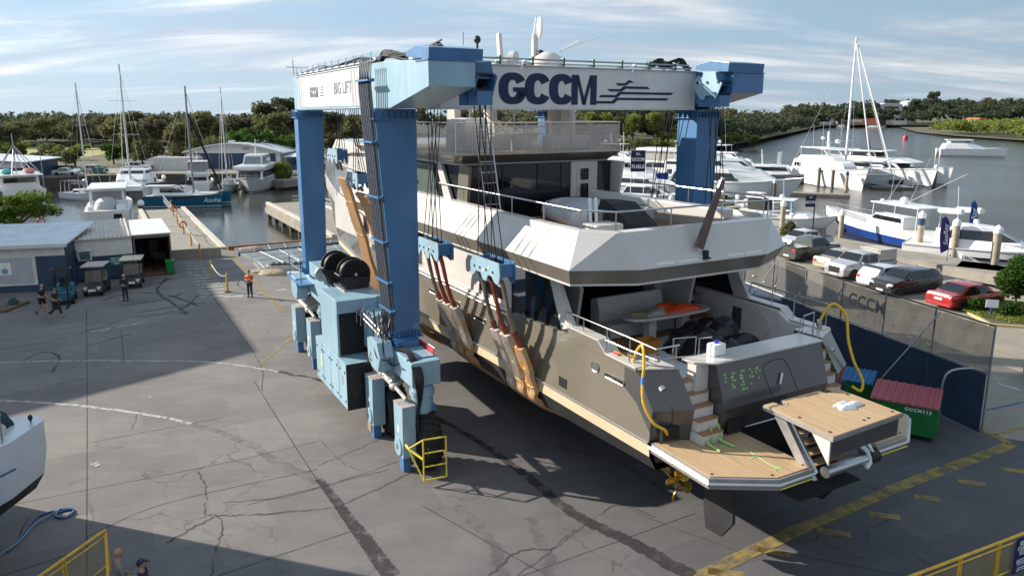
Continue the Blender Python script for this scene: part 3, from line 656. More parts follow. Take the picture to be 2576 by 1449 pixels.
# hose tangle around near foot
random.seed(11)
q=MB()
for k in range(26):
    a=Vector((.35+random.uniform(-.1,.3),1.2+random.uniform(-.3,.7),4.3+random.uniform(-.3,.5)));b=Vector((.25+random.uniform(-.3,.3),.4+random.uniform(-.8,1.2),3.2+random.uniform(-.5,.5)))
    q.path(curve([a,vl(a,b,.35)+Vector((-.25*random.random(),-.3*random.random(),-.1)),vl(a,b,.75)+Vector((-.3*random.random(),0,-.25)),b],6),random.choice((.016,.022,.028)),5,HT)
for k in range(7):
    o_=.05*k;q.path(curve([(.45+o_,.2,3.75),(.5+o_*.6,-.7,3.85),(.42+o_,-1.5,3.4),(.5+o_*.5,-1.62,2.4+.05*k),(.45,-1.5,1.6)],6),.024,5,HT)
q.path(curve([(.5,-1.55,2.2),(.48,-1.62,1.0),(.3,-1.5,.35),(.2,-1.6,.6)],6),.03,5,HT)
q.build('hose_tangle',M_hose,ho,True)
# hose reels on top
def reel(w,s,z,r):
    q=MB();q.cyl((w,s,z),(w,s+.03,z),r,n=28,M=HT);q.cyl((w,s+.55,z),(w,s+.58,z),r,n=28,M=HT);q.cyl((w,s,z),(w,s+.58,z),r*.86,n=28,M=HT);d=q.build('hose_reel',M_dark,ho,True)
    q=MB();q.cyl((w,s-.06,z),(w,s,z),.06,n=12,M=HT);q.build('axle_cap',M_steel,d,True)
    q=MB();
    for y in (s-.04,s+.6): q.prism([(w-r*.9,z-.05),(w-r*.55,z-r*1.25),(w+r*.75,z-r*1.3),(w+r*.95,z-.15)],'y',y-.02,y+.02,HT)
    q.path([(w-r*1.05,s-.05,z),(w-r*1.05,s+.6,z)],.04,6,HT);q.path([(w-r*.6,s-.05,z-r*1.2),(w-r*1.05,s-.05,z)],.03,6,HT);q.build('reel_cradle',M_dark,d)
reel(.62,4.85,5.42,.60);reel(.42,6.35,5.45,.60)
q=MB();q.box(.1,1.2,4.7,7.0,4.8,4.86,HT);q.cyl((0.1,7.8,4.9),(.1,7.95,4.9),.3,n=20,M=HT);q.build('reel_base',M_galv,ho)
q=MB();q.box(.2,1.2,8.0,10.4,4.42,5.0,HT);q.build('electrical_cabinet',M_bluel,ho,bevel=.02)
q=MB();q.path([(-.05,11.0,3.9),(-.05,11.0,5.0),(-.05,13.2,5.0),(-.05,13.2,3.9)],.025,6,HT);q.path([(-.05,11.0,4.5),(-.05,13.2,4.5)],.02,6,HT);q.box(-.2,.42,10.6,13.3,3.85,3.9,HT);q.build('access_platform',M_blue,ho)
# small anemometer arm at far end
q=MB();q.path([(.5,12.5,13.2),(.5,12.6,13.9)],.02,5,HT);q.path([(.3,13.0,13.6),(1.0,12.4,13.55)],.02,5,HT);q.build('aerial',M_grey,ho)
q=MB();q.path([(1.6,-3.0,13.4),(1.6,-3.0,13.75)],.012,5,HT);q.build('whip_aerial',M_grey,ho)
# ================================================================ YACHT (same frame: x=w, y=s)
yo,YT=inframe('motor_yacht','large taupe and white motor yacht hanging in the slings of the blue hoist','motor yacht',7.5,8,.3)
C_=7.5
M_taupe=mat('taupe_hull_paint',(.165,.145,.112),.22,0,.03,.7,coat=.6)
M_tgrey=mat('dark_grey_paint',(.062,.061,.062),.25,0,.05,.8,coat=.5)
M_cream=mat('cream_boot_stripe',(.58,.48,.33),.4,0,.05,1.2)
M_anti=mat('antifouling',(.022,.022,.024),.6,0,.2,1.0,.05,20)
M_ywh=mat('yacht_white',(.56,.53,.50),.28,0,.03,.8,coat=.4)
M_teak=mat('teak_deck',(.50,.345,.20),.6,0,.10,2.2,.03,30,streak=(9,.35,1),col2=(.36,.235,.13))
M_teakd=mat('teak_dark',(.30,.17,.09),.6,0,.12,2,streak=(9,.4,1))
M_floor=mat('protective_floor_sheet',(.66,.72,.76),.55,0,.08,1.2)
M_fab=mat('pale_upholstery',(.60,.56,.53),.8,0,.05,3)
def ST(s):  # hull station: (s, hb sheer, hb rub, hb chine, z keel, z chine, z sheer)
    K=[(-9.0,3.66,3.70,3.45,2.3,2.72,4.25),(-8.42,3.67,3.71,3.46,2.2,2.72,5.04),(-6,3.70,3.74,3.55,1.55,2.68,5.05),(-2,3.72,3.76,3.5,.75,2.55,5.05),(4,3.72,3.76,3.4,.45,2.4,5.05),(9,3.68,3.5,2.8,.4,2.35,5.10),(12.5,3.6,3.0,2.1,.4,2.4,5.3),(16,3.4,2.6,1.6,.4,2.45,5.7),(21,3.0,2.1,1.1,.45,2.6,6.3),(25,2.4,1.75,.8,.6,2.8,6.9),(28.5,1.35,.8,.3,1.2,3.2,7.4),(30.6,.12,.06,.03,3.4,4.2,7.8)]
    for a,b in zip(K,K[1:]):
        if a[0]<=s<=b[0]:
            t=(s-a[0])/(b[0]-a[0]);return [lerp(p,q,t) for p,q in zip(a,b)]
SS=[-9,-8.42]+[-9+i*1.1 for i in range(1,37)];SS[-1]=30.6
def zr(s): return 3.36 if s<0 else 3.36-(min(s,12))*.04 +max(0,s-12)*.05
def hullband(fn,name,m,par,smooth=True):
    q=MB()
    for sd in (-1,1):
        for i in range(len(SS)-1):
            A=[fn(SS[i])[k] for k in range(len(fn(SS[i])))];B=fn(SS[i+1])
            for k in range(len(A)-1):
                P=[(C_+sd*A[k][0],SS[i],A[k][1]),(C_+sd*A[k+1][0],SS[i],A[k+1][1]),(C_+sd*B[k+1][0],SS[i+1],B[k+1][1]),(C_+sd*B[k][0],SS[i+1],B[k][1])]
                q.add(P,[(0,1,2,3)],YT)
    o=q.build(name,m,par,recalc=False)
    bm=bmesh.new();bm.from_mesh(o.data);bmesh.ops.remove_doubles(bm,verts=bm.verts[:],dist=.001);bmesh.ops.recalc_face_normals(bm,faces=bm.faces[:]);bm.to_mesh(o.data);bm.free()
    if smooth:o.data.shade_smooth();o.data.set_sharp_from_angle(angle=R(25))
    return o
hullo=hullband(lambda s:[(ST(s)[2],zr(s)),(lerp(ST(s)[2],ST(s)[1],.5),(zr(s)+ST(s)[6])/2),(ST(s)[1],ST(s)[6])],'hull',M_taupe,yo)
hullband(lambda s:[(ST(s)[2]-.02,zr(s)-.42),(ST(s)[2],zr(s)-.10)],'boot_stripe',M_cream,hullo)
hullband(lambda s:[(ST(s)[2],zr(s)-.10),(ST(s)[2]+.05,zr(s)-.07),(ST(s)[2]+.06,zr(s)-.03),(ST(s)[2]+.01,zr(s))],'rub_rail',mat('rub_rail_grey',(.30,.29,.27),.3,.4,.05),hullo)
hullband(lambda s:[(0,ST(s)[4]),(ST(s)[3]*.55,lerp(ST(s)[4],ST(s)[5],.42)),(ST(s)[3],ST(s)[5]-.2),(ST(s)[3]+.08,ST(s)[5]-.05),(ST(s)[2]-.02,zr(s)-.42)],'hull_bottom',M_anti,hullo)
q=MB();q.poly([(C_-3.7,-9,3.34),(C_-3.45,-9,2.72),(C_,-9,2.3),(C_+3.45,-9,2.72),(C_+3.7,-9,3.34)],YT);q.build('transom',M_tgrey,hullo)
q=MB();q.prism([(C_-.12,.0),(C_+.12,0),(C_+.2,1.4),(C_-.2,1.4)],'y',-3,9,YT@Matrix.Translation((0,0,.25)));q.build('keel',M_anti,hullo)
# side bulwark: raised part forward of the window, step down aft
for sd in (-1,1):
    x0=C_+sd*3.72;x1=C_+sd*3.52
    q=MB();q.prism([(-8.40,5.04),(-8.40,5.10),(-7.1,5.12),(-6.75,5.40),(-5.3,5.42),(-5.25,5.22),(-1.8,5.05)],'x',min(x0,x1),max(x0,x1),YT);bw=q.build('bulwark',M_taupe,hullo)
    x2=x0+sd*.02;x3=x1-sd*.16
    q=MB()
    for (a,za,b,zb) in ((-8.40,5.11,-7.1,5.13),(-7.1,5.13,-6.75,5.41),(-6.75,5.41,-4.9,5.43)):
        q.hexa([(x2,a,za),(x3,a,za),(x3,b,zb),(x2,b,zb)],[(x2,a,za+.035),(x3,a,za+.035),(x3,b,zb+.035),(x2,b,zb+.035)],YT)
    q.build('capping',M_ywh,bw)
    # wing (quarter) block aft with raked grey face
    wa,wb=sorted((C_+sd*3.68,C_+sd*2.72))
    wo_,wi_=C_+sd*3.69,C_+sd*2.72
    def wq(z,so,si): return [(wo_,so,z),(wi_,si,z),(wi_,-7.9,z),(wo_,-7.9,z)]
    q=MB();q.loft([wq(3.36,-8.95,-9.40),wq(4.2,-9.08,-9.53),wq(5.08,-8.42,-8.88)],M=YT);wg=q.build('quarter_wing',M_tgrey,hullo)
    q=MB();q.hexa(wq(5.085,-8.45,-8.92),wq(5.12,-8.45,-8.92),YT);q.build('wing_cap',M_ywh,wg)
    cx=(wa+wb)/2-.05;q=MB();q.cyl((cx,-8.85,4.66),(cx,-8.95,4.60),.12,n=20,M=YT);q.build('chrome_vent',M_steel,wg,True)
    q=MB();q.box(cx-.3,cx+.25,-9.33,-9.22,3.45,3.78,YT);q.build('shore_power_recess',M_dark,wg)
    q=MB();q.path([(cx,-9.0,4.5),(cx+.03,-9.32,4.2),(cx+.03,-9.27,3.8)],.008,4,YT);q.build('panel_gap',M_dark,wg)
    # side stairs
    sa,sb=sorted((C_+sd*2.71,C_+sd*(2.0 if sd>0 else 2.02)))
    for k in range(5):
        s_=-9.85+k*.19;z_=3.36+.29*(k+1)
        q=MB();q.box(sa,sb,s_,-8.7,z_-.29,z_-.03,YT);r_=q.build('stair_riser',M_fab,hullo)
        q=MB();q.box(sa,sb,s_-.03,s_+.22,z_-.03,z_,YT);q.build('tread',M_teakd,r_)
# centre transom block
blkp=[(-8.95,5.25),(-9.45,5.25),(-9.80,4.15),(-9.55,3.36),(-8.9,3.36)]
q=MB();q.prism(blkp,'x',C_-1.98,C_+1.98,YT)
tb=q.build('transom_block',M_tgrey,hullo,bevel=.025)
q=MB();q.prism([(C_-2.5,-8.75),(C_-2.45,-9.15),(C_-2.0,-9.48),(C_+2.0,-9.48),(C_+2.05,-9.3),(C_+2.0,-8.65)],'z',5.255,5.30,YT);q.box(C_-2.42,C_-1.99,-9.2,-8.85,3.4,5.25,YT);q.build('transom_cap',M_ywh,tb)
BF=YT@basis((C_-1.98,-9.785,4.2),(1,0,0),(0,(-9.45+9.785),1.05))   # coordinates on the raked face: x across, y up
def onface(m,pts,t=.006,lift=.004): 
    n=len(pts);m.add([(a,b,lift) for a,b in pts]+[(a,b,lift+t) for a,b in pts],[tuple(range(n))[::-1],tuple(range(n,2*n))]+[(i,(i+1)%n,n+(i+1)%n,n+i) for i in range(n)],BF)
# door outline
q=MB();P=curve([(1.75,-.02,0),(1.62,.45,0),(1.58,.7,0),(1.72,.86,0),(2.2,.90,0),(2.45,.80,0),(2.6,.4,0),(2.72,-.02,0)],5)
for a,b in zip(P,P[1:]): q.path([a+Vector((0,0,.004)),b+Vector((0,0,.004))],.009,4,BF)
q.build('door_seam',M_dark,tb)
q=MB();q.path([(2.05,.25,.05),(2.2,.52,.05)],.035,8,BF);q.build('door_handle',M_steel,tb)
# green masking tape squares
random.seed(5);q=MB();M_tape=mat('green_masking_tape',(.30,.52,.16),.6,0,.1,6)
for gx,pat in ((.22,['x..','x..','x..']),(.42,['.xx','xx.','.xx','x..','xx.']),(.75,['.xx','xx.','xx.','.x.','xx.','xxx']),(1.1,['x..','.x.','xx.','...','x..']),(1.32,['xx.','x.x','...','.x.'])):
    for r_,row in enumerate(pat):
        for c_,ch in enumerate(row):
            if ch=='x':
                x=gx+c_*.065+random.uniform(-.012,.012);y=.80-r_*.088+random.uniform(-.012,.012);a=random.uniform(-.2,.2);h=.036
                onface(q,[(x+h*math.cos(a+t),y+h*math.sin(a+t)*1.1) for t in (.8,2.36,3.9,5.5)],.002)
q.build('tape_mark',M_tape,tb)
q=MB();q.box(C_-1.72,C_-1.1,-9.72,-9.58,3.42,3.80,YT);q.build('locker_recess',M_dark,tb)
# swim platform wings
def plat(sd):
    pts=[(C_-3.66,-9.0),(C_-3.72,-11.15),(C_-2.35,-11.98),(C_-1.15,-11.98),(C_-1.15,-9.45),(C_-2.6,-9.2)]
    if sd>0: pts=[(2*C_-a,b) for a,b in pts]
    q=MB();q.prism(pts,'z',3.05,3.33,YT);p=q.build('swim_platform',mat('platform_edge_grey',(.30,.28,.27),.3,.2,.08,3,coat=.4),yo,bevel=.03)
    cx=sum(a for a,b in pts)/6;cy=sum(b for a,b in pts)/6
    ins=[(lerp(a,cx,.045),lerp(b,cy,.045)) for a,b in pts]
    q=MB();q.prism(ins,'z',3.332,3.352,YT);q.build('teak_deck',M_teak,p)
    q=MB()
    for a,b in ins[:5]: q.cyl((lerp(a,cx,.1),lerp(b,cy,.1),3.353),(lerp(a,cx,.1),lerp(b,cy,.1),3.36),.035,n=10,M=YT)
    q.build('deck_fitting',M_dark,p)
    q=MB()
    e=[(a,b) for a,b in pts[:4]]
    q.path([(a+(-.02 if sd<0 else .02),b-.01,3.2) for a,b in e],.05,6,YT);q.build('edge_rub_rail',M_steel,p,True)
    q=MB();q.path([(pts[2][0],pts[2][1]-.03,3.09),(pts[3][0],pts[3][1]-.03,3.09)],.016,4,YT);q.build('yellow_tape_edge',mat('yellow_tape',(.75,.70,.05),.5,0,0),p)
    return p
pA=plat(-1);pB=plat(1)
q=MB();q.path(curve([(C_-2.35,-9.8,3.36),(C_-1.9,-10.4,3.36),(C_-2.0,-11.3,3.36),(C_-1.95,-11.7,3.36)],5),.008,4,YT)
for a,b in ((C_-2.2,-10.1),(C_-2.05,-10.9),(C_-1.98,-11.6)): q.box(a-.12,a+.12,b-.03,b+.03,3.354,3.36,YT@Matrix.Rotation(0,4,'Z'))
q.build('green_tape_line',M_tape,pA)
q=MB()
for dx in (0,.28):
    q.path(curve([(5.25+dx,-8.55,4.32),(5.15+dx,-9.2,3.95),(5.2+dx,-9.65,3.75),(5.05+dx,-9.95,3.40)],6),.035,4,YT)
    q.path(curve([(4.95+dx*1.4,-9.5,3.6),(4.9+dx*1.5,-9.9,3.45),(4.95+dx*1.8,-10.3,3.37)],6),.035,4,YT)
q.build('green_tape_strip',M_tape,pA)
# garage well between the wings
q=MB();q.box(C_-1.14,C_+1.14,-11.6,-9.2,2.25,2.3,YT);q.box(C_-1.14,C_+1.14,-9.25,-9.2,2.3,3.3,YT);q.build('lift_well',M_dark,yo)
q=MB();q.path([(C_-1.1,-9.55,3.38),(C_+1.1,-9.55,3.38)],.03,6,YT);q.build('well_edge',M_steel,yo)
# lifted tender platform
pz=4.5
q=MB();pp2=[(5.98,-10.62),(5.88,-12.72),(8.50,-12.62),(8.55,-10.62),(8.25,-10.62),(8.25,-10.85),(8.0,-10.85),(8.0,-10.62),(6.6,-10.62),(6.6,-10.9),(6.33,-10.9),(6.33,-10.62)]
q.prism(pp2,'z',pz-.13,pz-.022,YT);lp=q.build('lifting_platform',mat('platform_edge_grey',(.30,.28,.27),.3),yo,bevel=.012)
q=MB();ins=[(lerp(a,7.2,.015),lerp(b,-11.75,.02)) for a,b in pp2];q.prism(ins,'z',pz-.020,pz,YT);q.build('teak_deck',M_teak,lp)
q=MB()
for a,b in ((6.12,-11.6),(6.05,-12.5),(8.35,-12.45),(8.38,-11.2),(7.3,-12.45),(7.5,-12.42)): q.cyl((a,b,pz+.001),(a,b,pz+.008),.04,n=10,M=YT)
q.build('deck_fitting',M_dark,lp)
q=MB();q.box(6.0,8.4,-12.60,-12.54,pz-.55,pz-.14,YT);q.build('front_valance',M_tgrey,lp)
q=MB();q.prism([(-12.6,pz-.14),(-12.6,pz-.75),(-12.1,pz-.14)],'x',5.95,5.995,YT);q.build('side_web',M_ywh,lp)
for k,w in enumerate((6.1,8.2)):
    q=MB();q.hexa([(w-.06,-10.95,pz-.2),(w+.06,-10.95,pz-.2),(w+.06,-11.3,pz-.2),(w-.06,-11.3,pz-.2)][::-1],[(w-.06+.2,-11.75,3.05),(w+.06+.2,-11.75,3.05),(w+.06+.2,-12.05,3.05),(w-.06+.2,-12.05,3.05)][::-1],YT)
    am=q.build('lift_arm',mat('satin_alloy',(.45,.45,.46),.28,.6,.06,5),lp)
    q=MB();q.path([(w+.1,-11.3,pz-.2),(w+.28,-12.0,3.2)],.045,8,YT);q.build('hydraulic_rod',M_steel,am,True)
q=MB();q.cyl((6.75,-11.95,3.1),(8.35,-11.95,3.1),.14,n=18,M=YT);q.build('lift_roller',M_steel,lp,True)
q=MB();q.cyl((8.35,-11.95,3.1),(8.65,-11.95,3.1),.17,n=18,M=YT);q.build('roller_motor',M_dark,lp,True)
q=MB();q.path([(8.1,-11.75,3.5),(8.25,-12.0,3.3),(8.25,-12.08,3.05),(8.1,-12.1,2.95)],.06,8,YT);q.build('roller_bracket',M_white,lp,True)
for k in range(5):
    q=MB();q.box(6.6,8.1,-11.1-.14*k,-10.85-.14*k,4.0-.22*k,4.03-.22*k,YT);q.build('passerelle_tread',M_teak,lp)
# rudders, shafts and propellers
for sd in (-1,1):
    w=C_+sd*1.95
    q=MB();q.prism([(-9.35,2.7),(-10.25,2.75),(-10.35,1.25),(-9.98,.72),(-9.4,.68),(-9.28,1.3)],'x',w-.05,w+.05,YT);q.build('rudder',M_anti,yo,bevel=.02)
    w=C_+sd*2.2
    q=MB();q.path([(w,-6.4,2.15),(w,-8.5,1.62)],.06,10,YT);q.cyl((w,-8.35,1.66),(w,-8.75,1.56),.11,.07,12,M=YT);q.prism([(-7.9,1.85),(-8.2,1.72),(-7.9,2.5),(-7.6,2.5)],'x',w-.03,w+.03,YT)
    sf_=q.build('propeller_shaft',mat('bronze_shaft',(.35,.24,.10),.3,.8,.1,8),yo,True)
    pm=YT@Matrix.Translation((w,-8.5,1.62))
    for k in range(4):
        q=MB();A=pm@Matrix.Rotation(k*math.pi/2+.4,4,'Y')
        g=[]
        for t in range(7):
            r=.08+.42*t/6;wd=.05+.20*math.sin(math.pi*min(1,(t+.8)/6.8));tw=.9-.5*t/6
            g.append([(wd*math.cos(tw),-wd*math.sin(tw)-.06*t/6,r),(-wd*math.cos(tw)*.8,wd*math.sin(tw)*.8-.06*t/6,r*.98)])
        for a,b in zip(g,g[1:]): q.add([a[0],a[1],b[1],b[0],Vector(a[0])+Vector((0,.015,0)),Vector(a[1])+Vector((0,.015,0)),Vector(b[1])+Vector((0,.015,0)),Vector(b[0])+Vector((0,.015,0))],[(0,1,2,3),(7,6,5,4),(0,4,5,1),(2,6,7,3),(1,5,6,2),(3,7,4,0)],A)
        q.build('propeller_blade',mat('brass_yellow',(.50,.30,.03),.35,.6,.2,6),sf_)
# decks
q=MB();q.box(C_-3.6,C_+3.6,-8.3,-1.2,4.14,4.18,YT);q.box(C_-2.7,C_+2.7,-8.95,-8.3,4.14,4.18,YT);dk=q.build('cockpit_deck',M_teakd,yo)
q=MB();q.prism([(C_-3.4,-4.6),(C_-3.4,-8.3),(C_-2.0,-8.7),(C_+1.9,-8.3),(C_+3.4,-7.8),(C_+3.4,-3.9),(C_+.5,-4.3),(C_-1.2,-5.0)],'z',4.185,4.20,YT);q.build('floor_sheet',M_floor,dk)
# superstructure main deck
q=MB();q.box(C_-3.3,C_+3.3,-1.7,20,5.0,6.86,YT);sp_=q.build('deckhouse',M_ywh,yo)
q=MB();q.prism([(20,5.9),(20,7.4),(14,7.4),(14,5.9)],'x',C_-3.0,C_+3.0,YT);q.build('forward_house',M_ywh,sp_,bevel=.1)
def glasspanel(poly,sd,w,name='window',frame=True,par=None):
    x=C_+sd*w;q=MB();q.prism(poly,'x',min(x,x+sd*.03),max(x,x+sd*.03),YT);g=q.build(name,M_glass,par or sp_)
    if frame:
        q=MB()
        n=len(poly)
        for i in range(n):
            a,b=poly[i],poly[(i+1)%n];q.path([(x+sd*.035,a[0],a[1]),(x+sd*.035,b[0],b[1])],.02,4,YT)
        q.build('frame',M_black,g)
    return g
for sd in (-1,1):
    # flush white sides between windows
    x0=C_+sd*3.66;q=MB();q.prism([(-1.75,5.05),(-1.75,6.87),(2.75,6.87),(2.75,5.25),(4.2,5.25),(4.2,5.05)],'x',min(x0,x0-sd*.1),max(x0,x0-sd*.1),YT);q.build('side_panel',M_ywh,sp_)
    q=MB();q.box(min(C_+sd*3.72,C_+sd*3.5),max(C_+sd*3.72,C_+sd*3.5),-1.75,14,5.02,5.2,YT);q.build('rail_capping',M_ywh,sp_)
    q=MB()
    q.path([(C_+sd*3.74,-1.75,5.06),(C_+sd*3.74,13,5.1)],.022,6,YT);q.path([(C_+sd*3.76,-1.75,4.93),(C_+sd*3.76,13,4.98)],.03,6,YT);q.build('handrail',M_steel,sp_,True)
    glasspanel([(3.0,5.9),(6.2,5.9),(6.2,6.84),(3.0,6.84)],sd,3.31)
    glasspanel([(6.6,5.8),(12.5,5.8),(12.5,6.84),(6.6,6.84)],sd,3.31)
    glasspanel([(-1.2,5.35),(.5,5.35),(.5,5.75),(-1.2,5.75)],sd,3.67,frame=False)
    glasspanel([(-1.78,5.02),(-4.72,5.2),(-3.9,6.86),(-1.78,6.86)],sd,3.60)
    # raked pillar and upper stair screen
    q=MB();x0=C_+sd*3.62;q.prism([(-4.75,5.2),(-5.35,5.42),(-4.35,6.9),(-3.92,6.9)],'x',min(x0,x0-sd*.14),max(x0,x0-sd*.14),YT);q.build('raked_pillar',M_ywh,sp_)
    q=MB();w=C_+sd*2.35;q.prism([(-2.4,4.2),(-2.4,6.9),(-3.6,6.9),(-3.95,6.1),(-3.7,4.9),(-3.7,4.2)],'x',w-.06,w+.06,YT);q.build('stair_screen',M_ywh,sp_)
    for k in range(7):
        q=MB();a,b=sorted((C_+sd*3.4,C_+sd*2.45));q.box(a,b,-3.9+k*.30,-3.58+k*.30,4.5+k*.32,4.54+k*.32,YT);t=q.build('stair_tread',M_teakd,sp_)
        q=MB();q.box(a,b,-3.6+k*.30,-3.58+k*.30,4.22+k*.32,4.5+k*.32,YT);q.build('riser',M_fab,t)
# aft saloon wall with glass doors
q=MB();q.box(C_-2.3,C_+2.3,-1.72,-1.70,4.2,6.85,YT);q.build('saloon_doors',M_glass,sp_)
q=MB();q.box(C_-2.3,C_-1.9,-2.4,-1.75,4.2,6.86,YT);q.box(C_+1.9,C_+2.3,-2.4,-1.75,4.2,6.86,YT);q.build('saloon_corner',M_ywh,sp_)
# sofa block under cover
q=MB();q.prism([(-2.5,4.2),(-2.5,5.35),(-2.9,5.45),(-3.05,5.0),(-3.1,4.2)],'x',C_-1.0,C_+1.75,YT);sf2=q.build('sofa_back',M_fab,yo,bevel=.05)
q=MB();q.box(C_-1.0,C_+1.75,-3.7,-3.1,4.2,4.68,YT);q.build('sofa_seat',M_fab,sf2,bevel=.05)
# starboard locker wall inside the bulwark, port inner bulwark
for sd in (-1,1):
    a,b=sorted((C_+sd*3.52,C_+sd*3.25));q=MB();q.prism([(-8.3,4.2),(-8.3,5.1),(-7.2,5.1),(-6.8,5.35),(-3.0,5.4),(-3.0,4.2)],'x',a,b,YT);lk=q.build('inner_bulwark',M_fab,yo,bevel=.03)
    x=C_+sd*3.24
    q=MB();q.box(min(x,x-sd*.012),max(x,x-sd*.012),-5.3,-4.9,4.35,5.1,YT);q.build('vent_panel',M_tgrey,lk)
    q=MB();q.cyl((x,-6.1,4.72),(x-sd*.03,-6.1,4.72),.42,n=28,M=YT);q.build('round_hatch',M_ywh,lk)
    q=MB();q.cyl((x,-7.5,4.55),(x-sd*.02,-7.5,4.55),.24,n=20,M=YT);q.build('fairlead_ring',M_steel,lk,True)
# upper deck overhang: lip, sloping bulwark with facets
bot=[(C_-4.08,14),(C_-4.08,-5.86),(C_-2.36,-6.70),(C_+2.36,-6.70),(C_+4.08,-5.86),(C_+4.08,14)]
mid=[(C_-4.25,14),(C_-4.25,-6.05),(C_-2.43,-6.92),(C_+2.43,-6.92),(C_+4.25,-6.05),(C_+4.25,14)]
top=[(C_-3.72,14),(C_-3.72,-5.7),(C_-3.0,-6.5),(C_+3.0,-6.5),(C_+3.72,-5.7),(C_+3.72,14)]
inn=[(C_-3.5,14),(C_-3.5,-5.55),(C_-2.9,-6.25),(C_+2.9,-6.25),(C_+3.5,-5.55),(C_+3.5,14)]
def ringband(A,za,B,zb,name,m,par,bev=0):
    q=MB()
    for i in range(5): q.add([(*A[i],za),(*A[i+1],za),(*B[i+1],zb),(*B[i],zb)],[(0,1,2,3)],YT)
    return q.build(name,m,par,recalc=False)
q=MB();q.prism(bot,'z',6.80,6.86,YT);ud=q.build('upper_deck',M_ywh,yo)
ringband(bot,6.86,mid,7.30,'fascia',M_taupe if 0 else mat('taupe_fascia',(.155,.138,.112),.25,0,.03,1,coat=.5),ud)
ringband(mid,7.30,top,8.30,'upper_bulwark',M_ywh,ud)
q=MB();q.path([(a,b,7.30) for a,b in mid],.018,5,YT);q.build('edge_bead',M_ywh,ud)
q=MB()
for i in range(5): q.add([(*top[i],8.30),(*top[i+1],8.30),(*inn[i+1],8.33),(*inn[i],8.33)],[(0,1,2,3)],YT);q.add([(*inn[i],8.33),(*inn[i+1],8.33),(*inn[i+1],7.52),(*inn[i],7.52)],[(0,1,2,3)],YT)
q.build('bulwark_cap',M_ywh,ud,recalc=False)
q=MB();q.prism(inn,'z',7.46,7.52,YT);q.build('upper_teak',M_teakd,ud)
for a,b in ((5.62,6.28),(6.42,7.1),(8.3,8.95),(9.05,9.7)):
    q=MB();q.box(a,b,-6.90,-6.86,7.36,7.42,YT);q.build('light_strip',mat('light_strip_lens',(.85,.85,.85),.2,0,0),ud)
q=MB();q.cyl((7.45,-6.88,7.42),(7.45,-6.88,7.62),.09,n=14,M=YT);q.box(7.33,7.57,-6.98,-6.8,7.38,7.42,YT);q.build('stern_camera',M_dark,ud)
# upper deck handrail
rp=[(C_-3.6,4.2),(C_-3.6,-5.62),(C_-2.95,-6.38),(C_+2.95,-6.38),(C_+3.6,-5.62),(C_+3.6,1.5)]
q=MB();q.path([(a,b,8.86) for a,b in rp],.028,8,YT);rl=q.build('upper_rail',M_steel,ud,True)
for (a,b),(c,d) in zip(rp,rp[1:]):
    L_=math.hypot(c-a,d-b);n=max(1,round(L_/2.0))
    for k in range(n):
        t=k/n;q=MB();x,y=lerp(a,c,t),lerp(b,d,t);q.path([(x,y,8.33),(x,y,8.86)],.02,6,YT);q.build('stanchion',M_steel,rl,True)
# raked blade mast over the stern
q=MB();q.hexa([(7.0,-6.95,7.78),(7.28,-6.95,7.66),(7.28,-6.85,7.66),(7.0,-6.85,7.78)],[(7.78,-7.0,9.65),(7.95,-7.0,9.65),(7.95,-6.93,9.65),(7.78,-6.93,9.65)],YT);q.build('flagstaff_blade',mat('dark_varnish',(.13,.085,.075),.2,0,.1,3,coat=.6),ud)
q=MB();q.cyl((7.86,-6.97,9.65),(7.87,-6.97,9.72),.06,n=10,M=YT);q.build('staff_cap',M_steel,ud)
# upper saloon
us=2.4
q=MB();q.prism([(us,7.52),(us,9.62),(13,9.62),(14.5,7.52)],'x',C_-3.35,C_+3.35,YT);uh=q.build('upper_house',mat('dark_interior',(.02,.02,.022),.25,0,.2,2),yo)
q=MB();q.box(C_-3.3,C_+1.35,us-.03,us-.004,7.55,9.58,YT);q.build('aft_glass',M_glass,uh)
for x in (C_-3.3,C_-1.75,C_-.2,C_+.9):
    q=MB();q.box(x-.025,x+.025,us-.045,us-.031,7.55,9.58,YT);q.build('mullion',M_black,uh)
q=MB();q.box(C_+1.36,C_+2.62,us-.1,us-.01,7.52,9.62,YT);dw=q.build('door_surround',M_ywh,uh)
q=MB();q.bev(C_+1.62,C_+2.3,us-.13,us-.101,7.6,9.5,.02,YT);dr=q.build('door',M_ywh,uh)
q=MB();q.bev(C_+1.78,C_+2.14,us-.15,us-.131,8.9,9.35,.05,YT);q.bev(C_+1.78,C_+2.14,us-.15,us-.131,7.75,8.75,.05,YT);q.build('door_glass',M_glass,dr)
q=MB();q.path([(C_+1.68,us-.17,8.5),(C_+1.68,us-.17,8.66)],.015,5,YT);q.build('handle',M_steel,dr)
q=MB();q.box(C_+2.63,C_+3.3,us-.03,us-.004,8.2,9.5,YT);q.build('aft_side_glass',M_glass,uh)
for sd in (-1,1):
    q=MB();x0=C_+sd*3.52;q.prism([(3.2,8.3),(3.9,8.3),(4.6,9.65),(4.15,9.65)],'x',min(x0,x0-sd*.12),max(x0,x0-sd*.12),YT);q.build('white_strut',M_ywh,uh)
    q=MB();x0=C_+sd*3.40;q.prism([(4.7,8.0),(13,8.0),(13,9.5),(5.2,9.5)],'x',min(x0,x0-sd*.03),max(x0,x0-sd*.03),YT);q.build('side_window',mat('tinted_side_glass',(.10,.12,.11),.08,0,.05,.6),uh)
    q=MB();x0=C_+sd*3.5;q.prism([(us-.35,7.52),(us+.5,7.52),(us+.1,9.62),(us-.75,9.62)],'x',min(x0,x0-sd*.12),max(x0,x0-sd*.12),YT)
    q.build('wing_screen',M_ywh if sd>0 else mat('taupe_fascia',(.155,.138,.112)),uh)
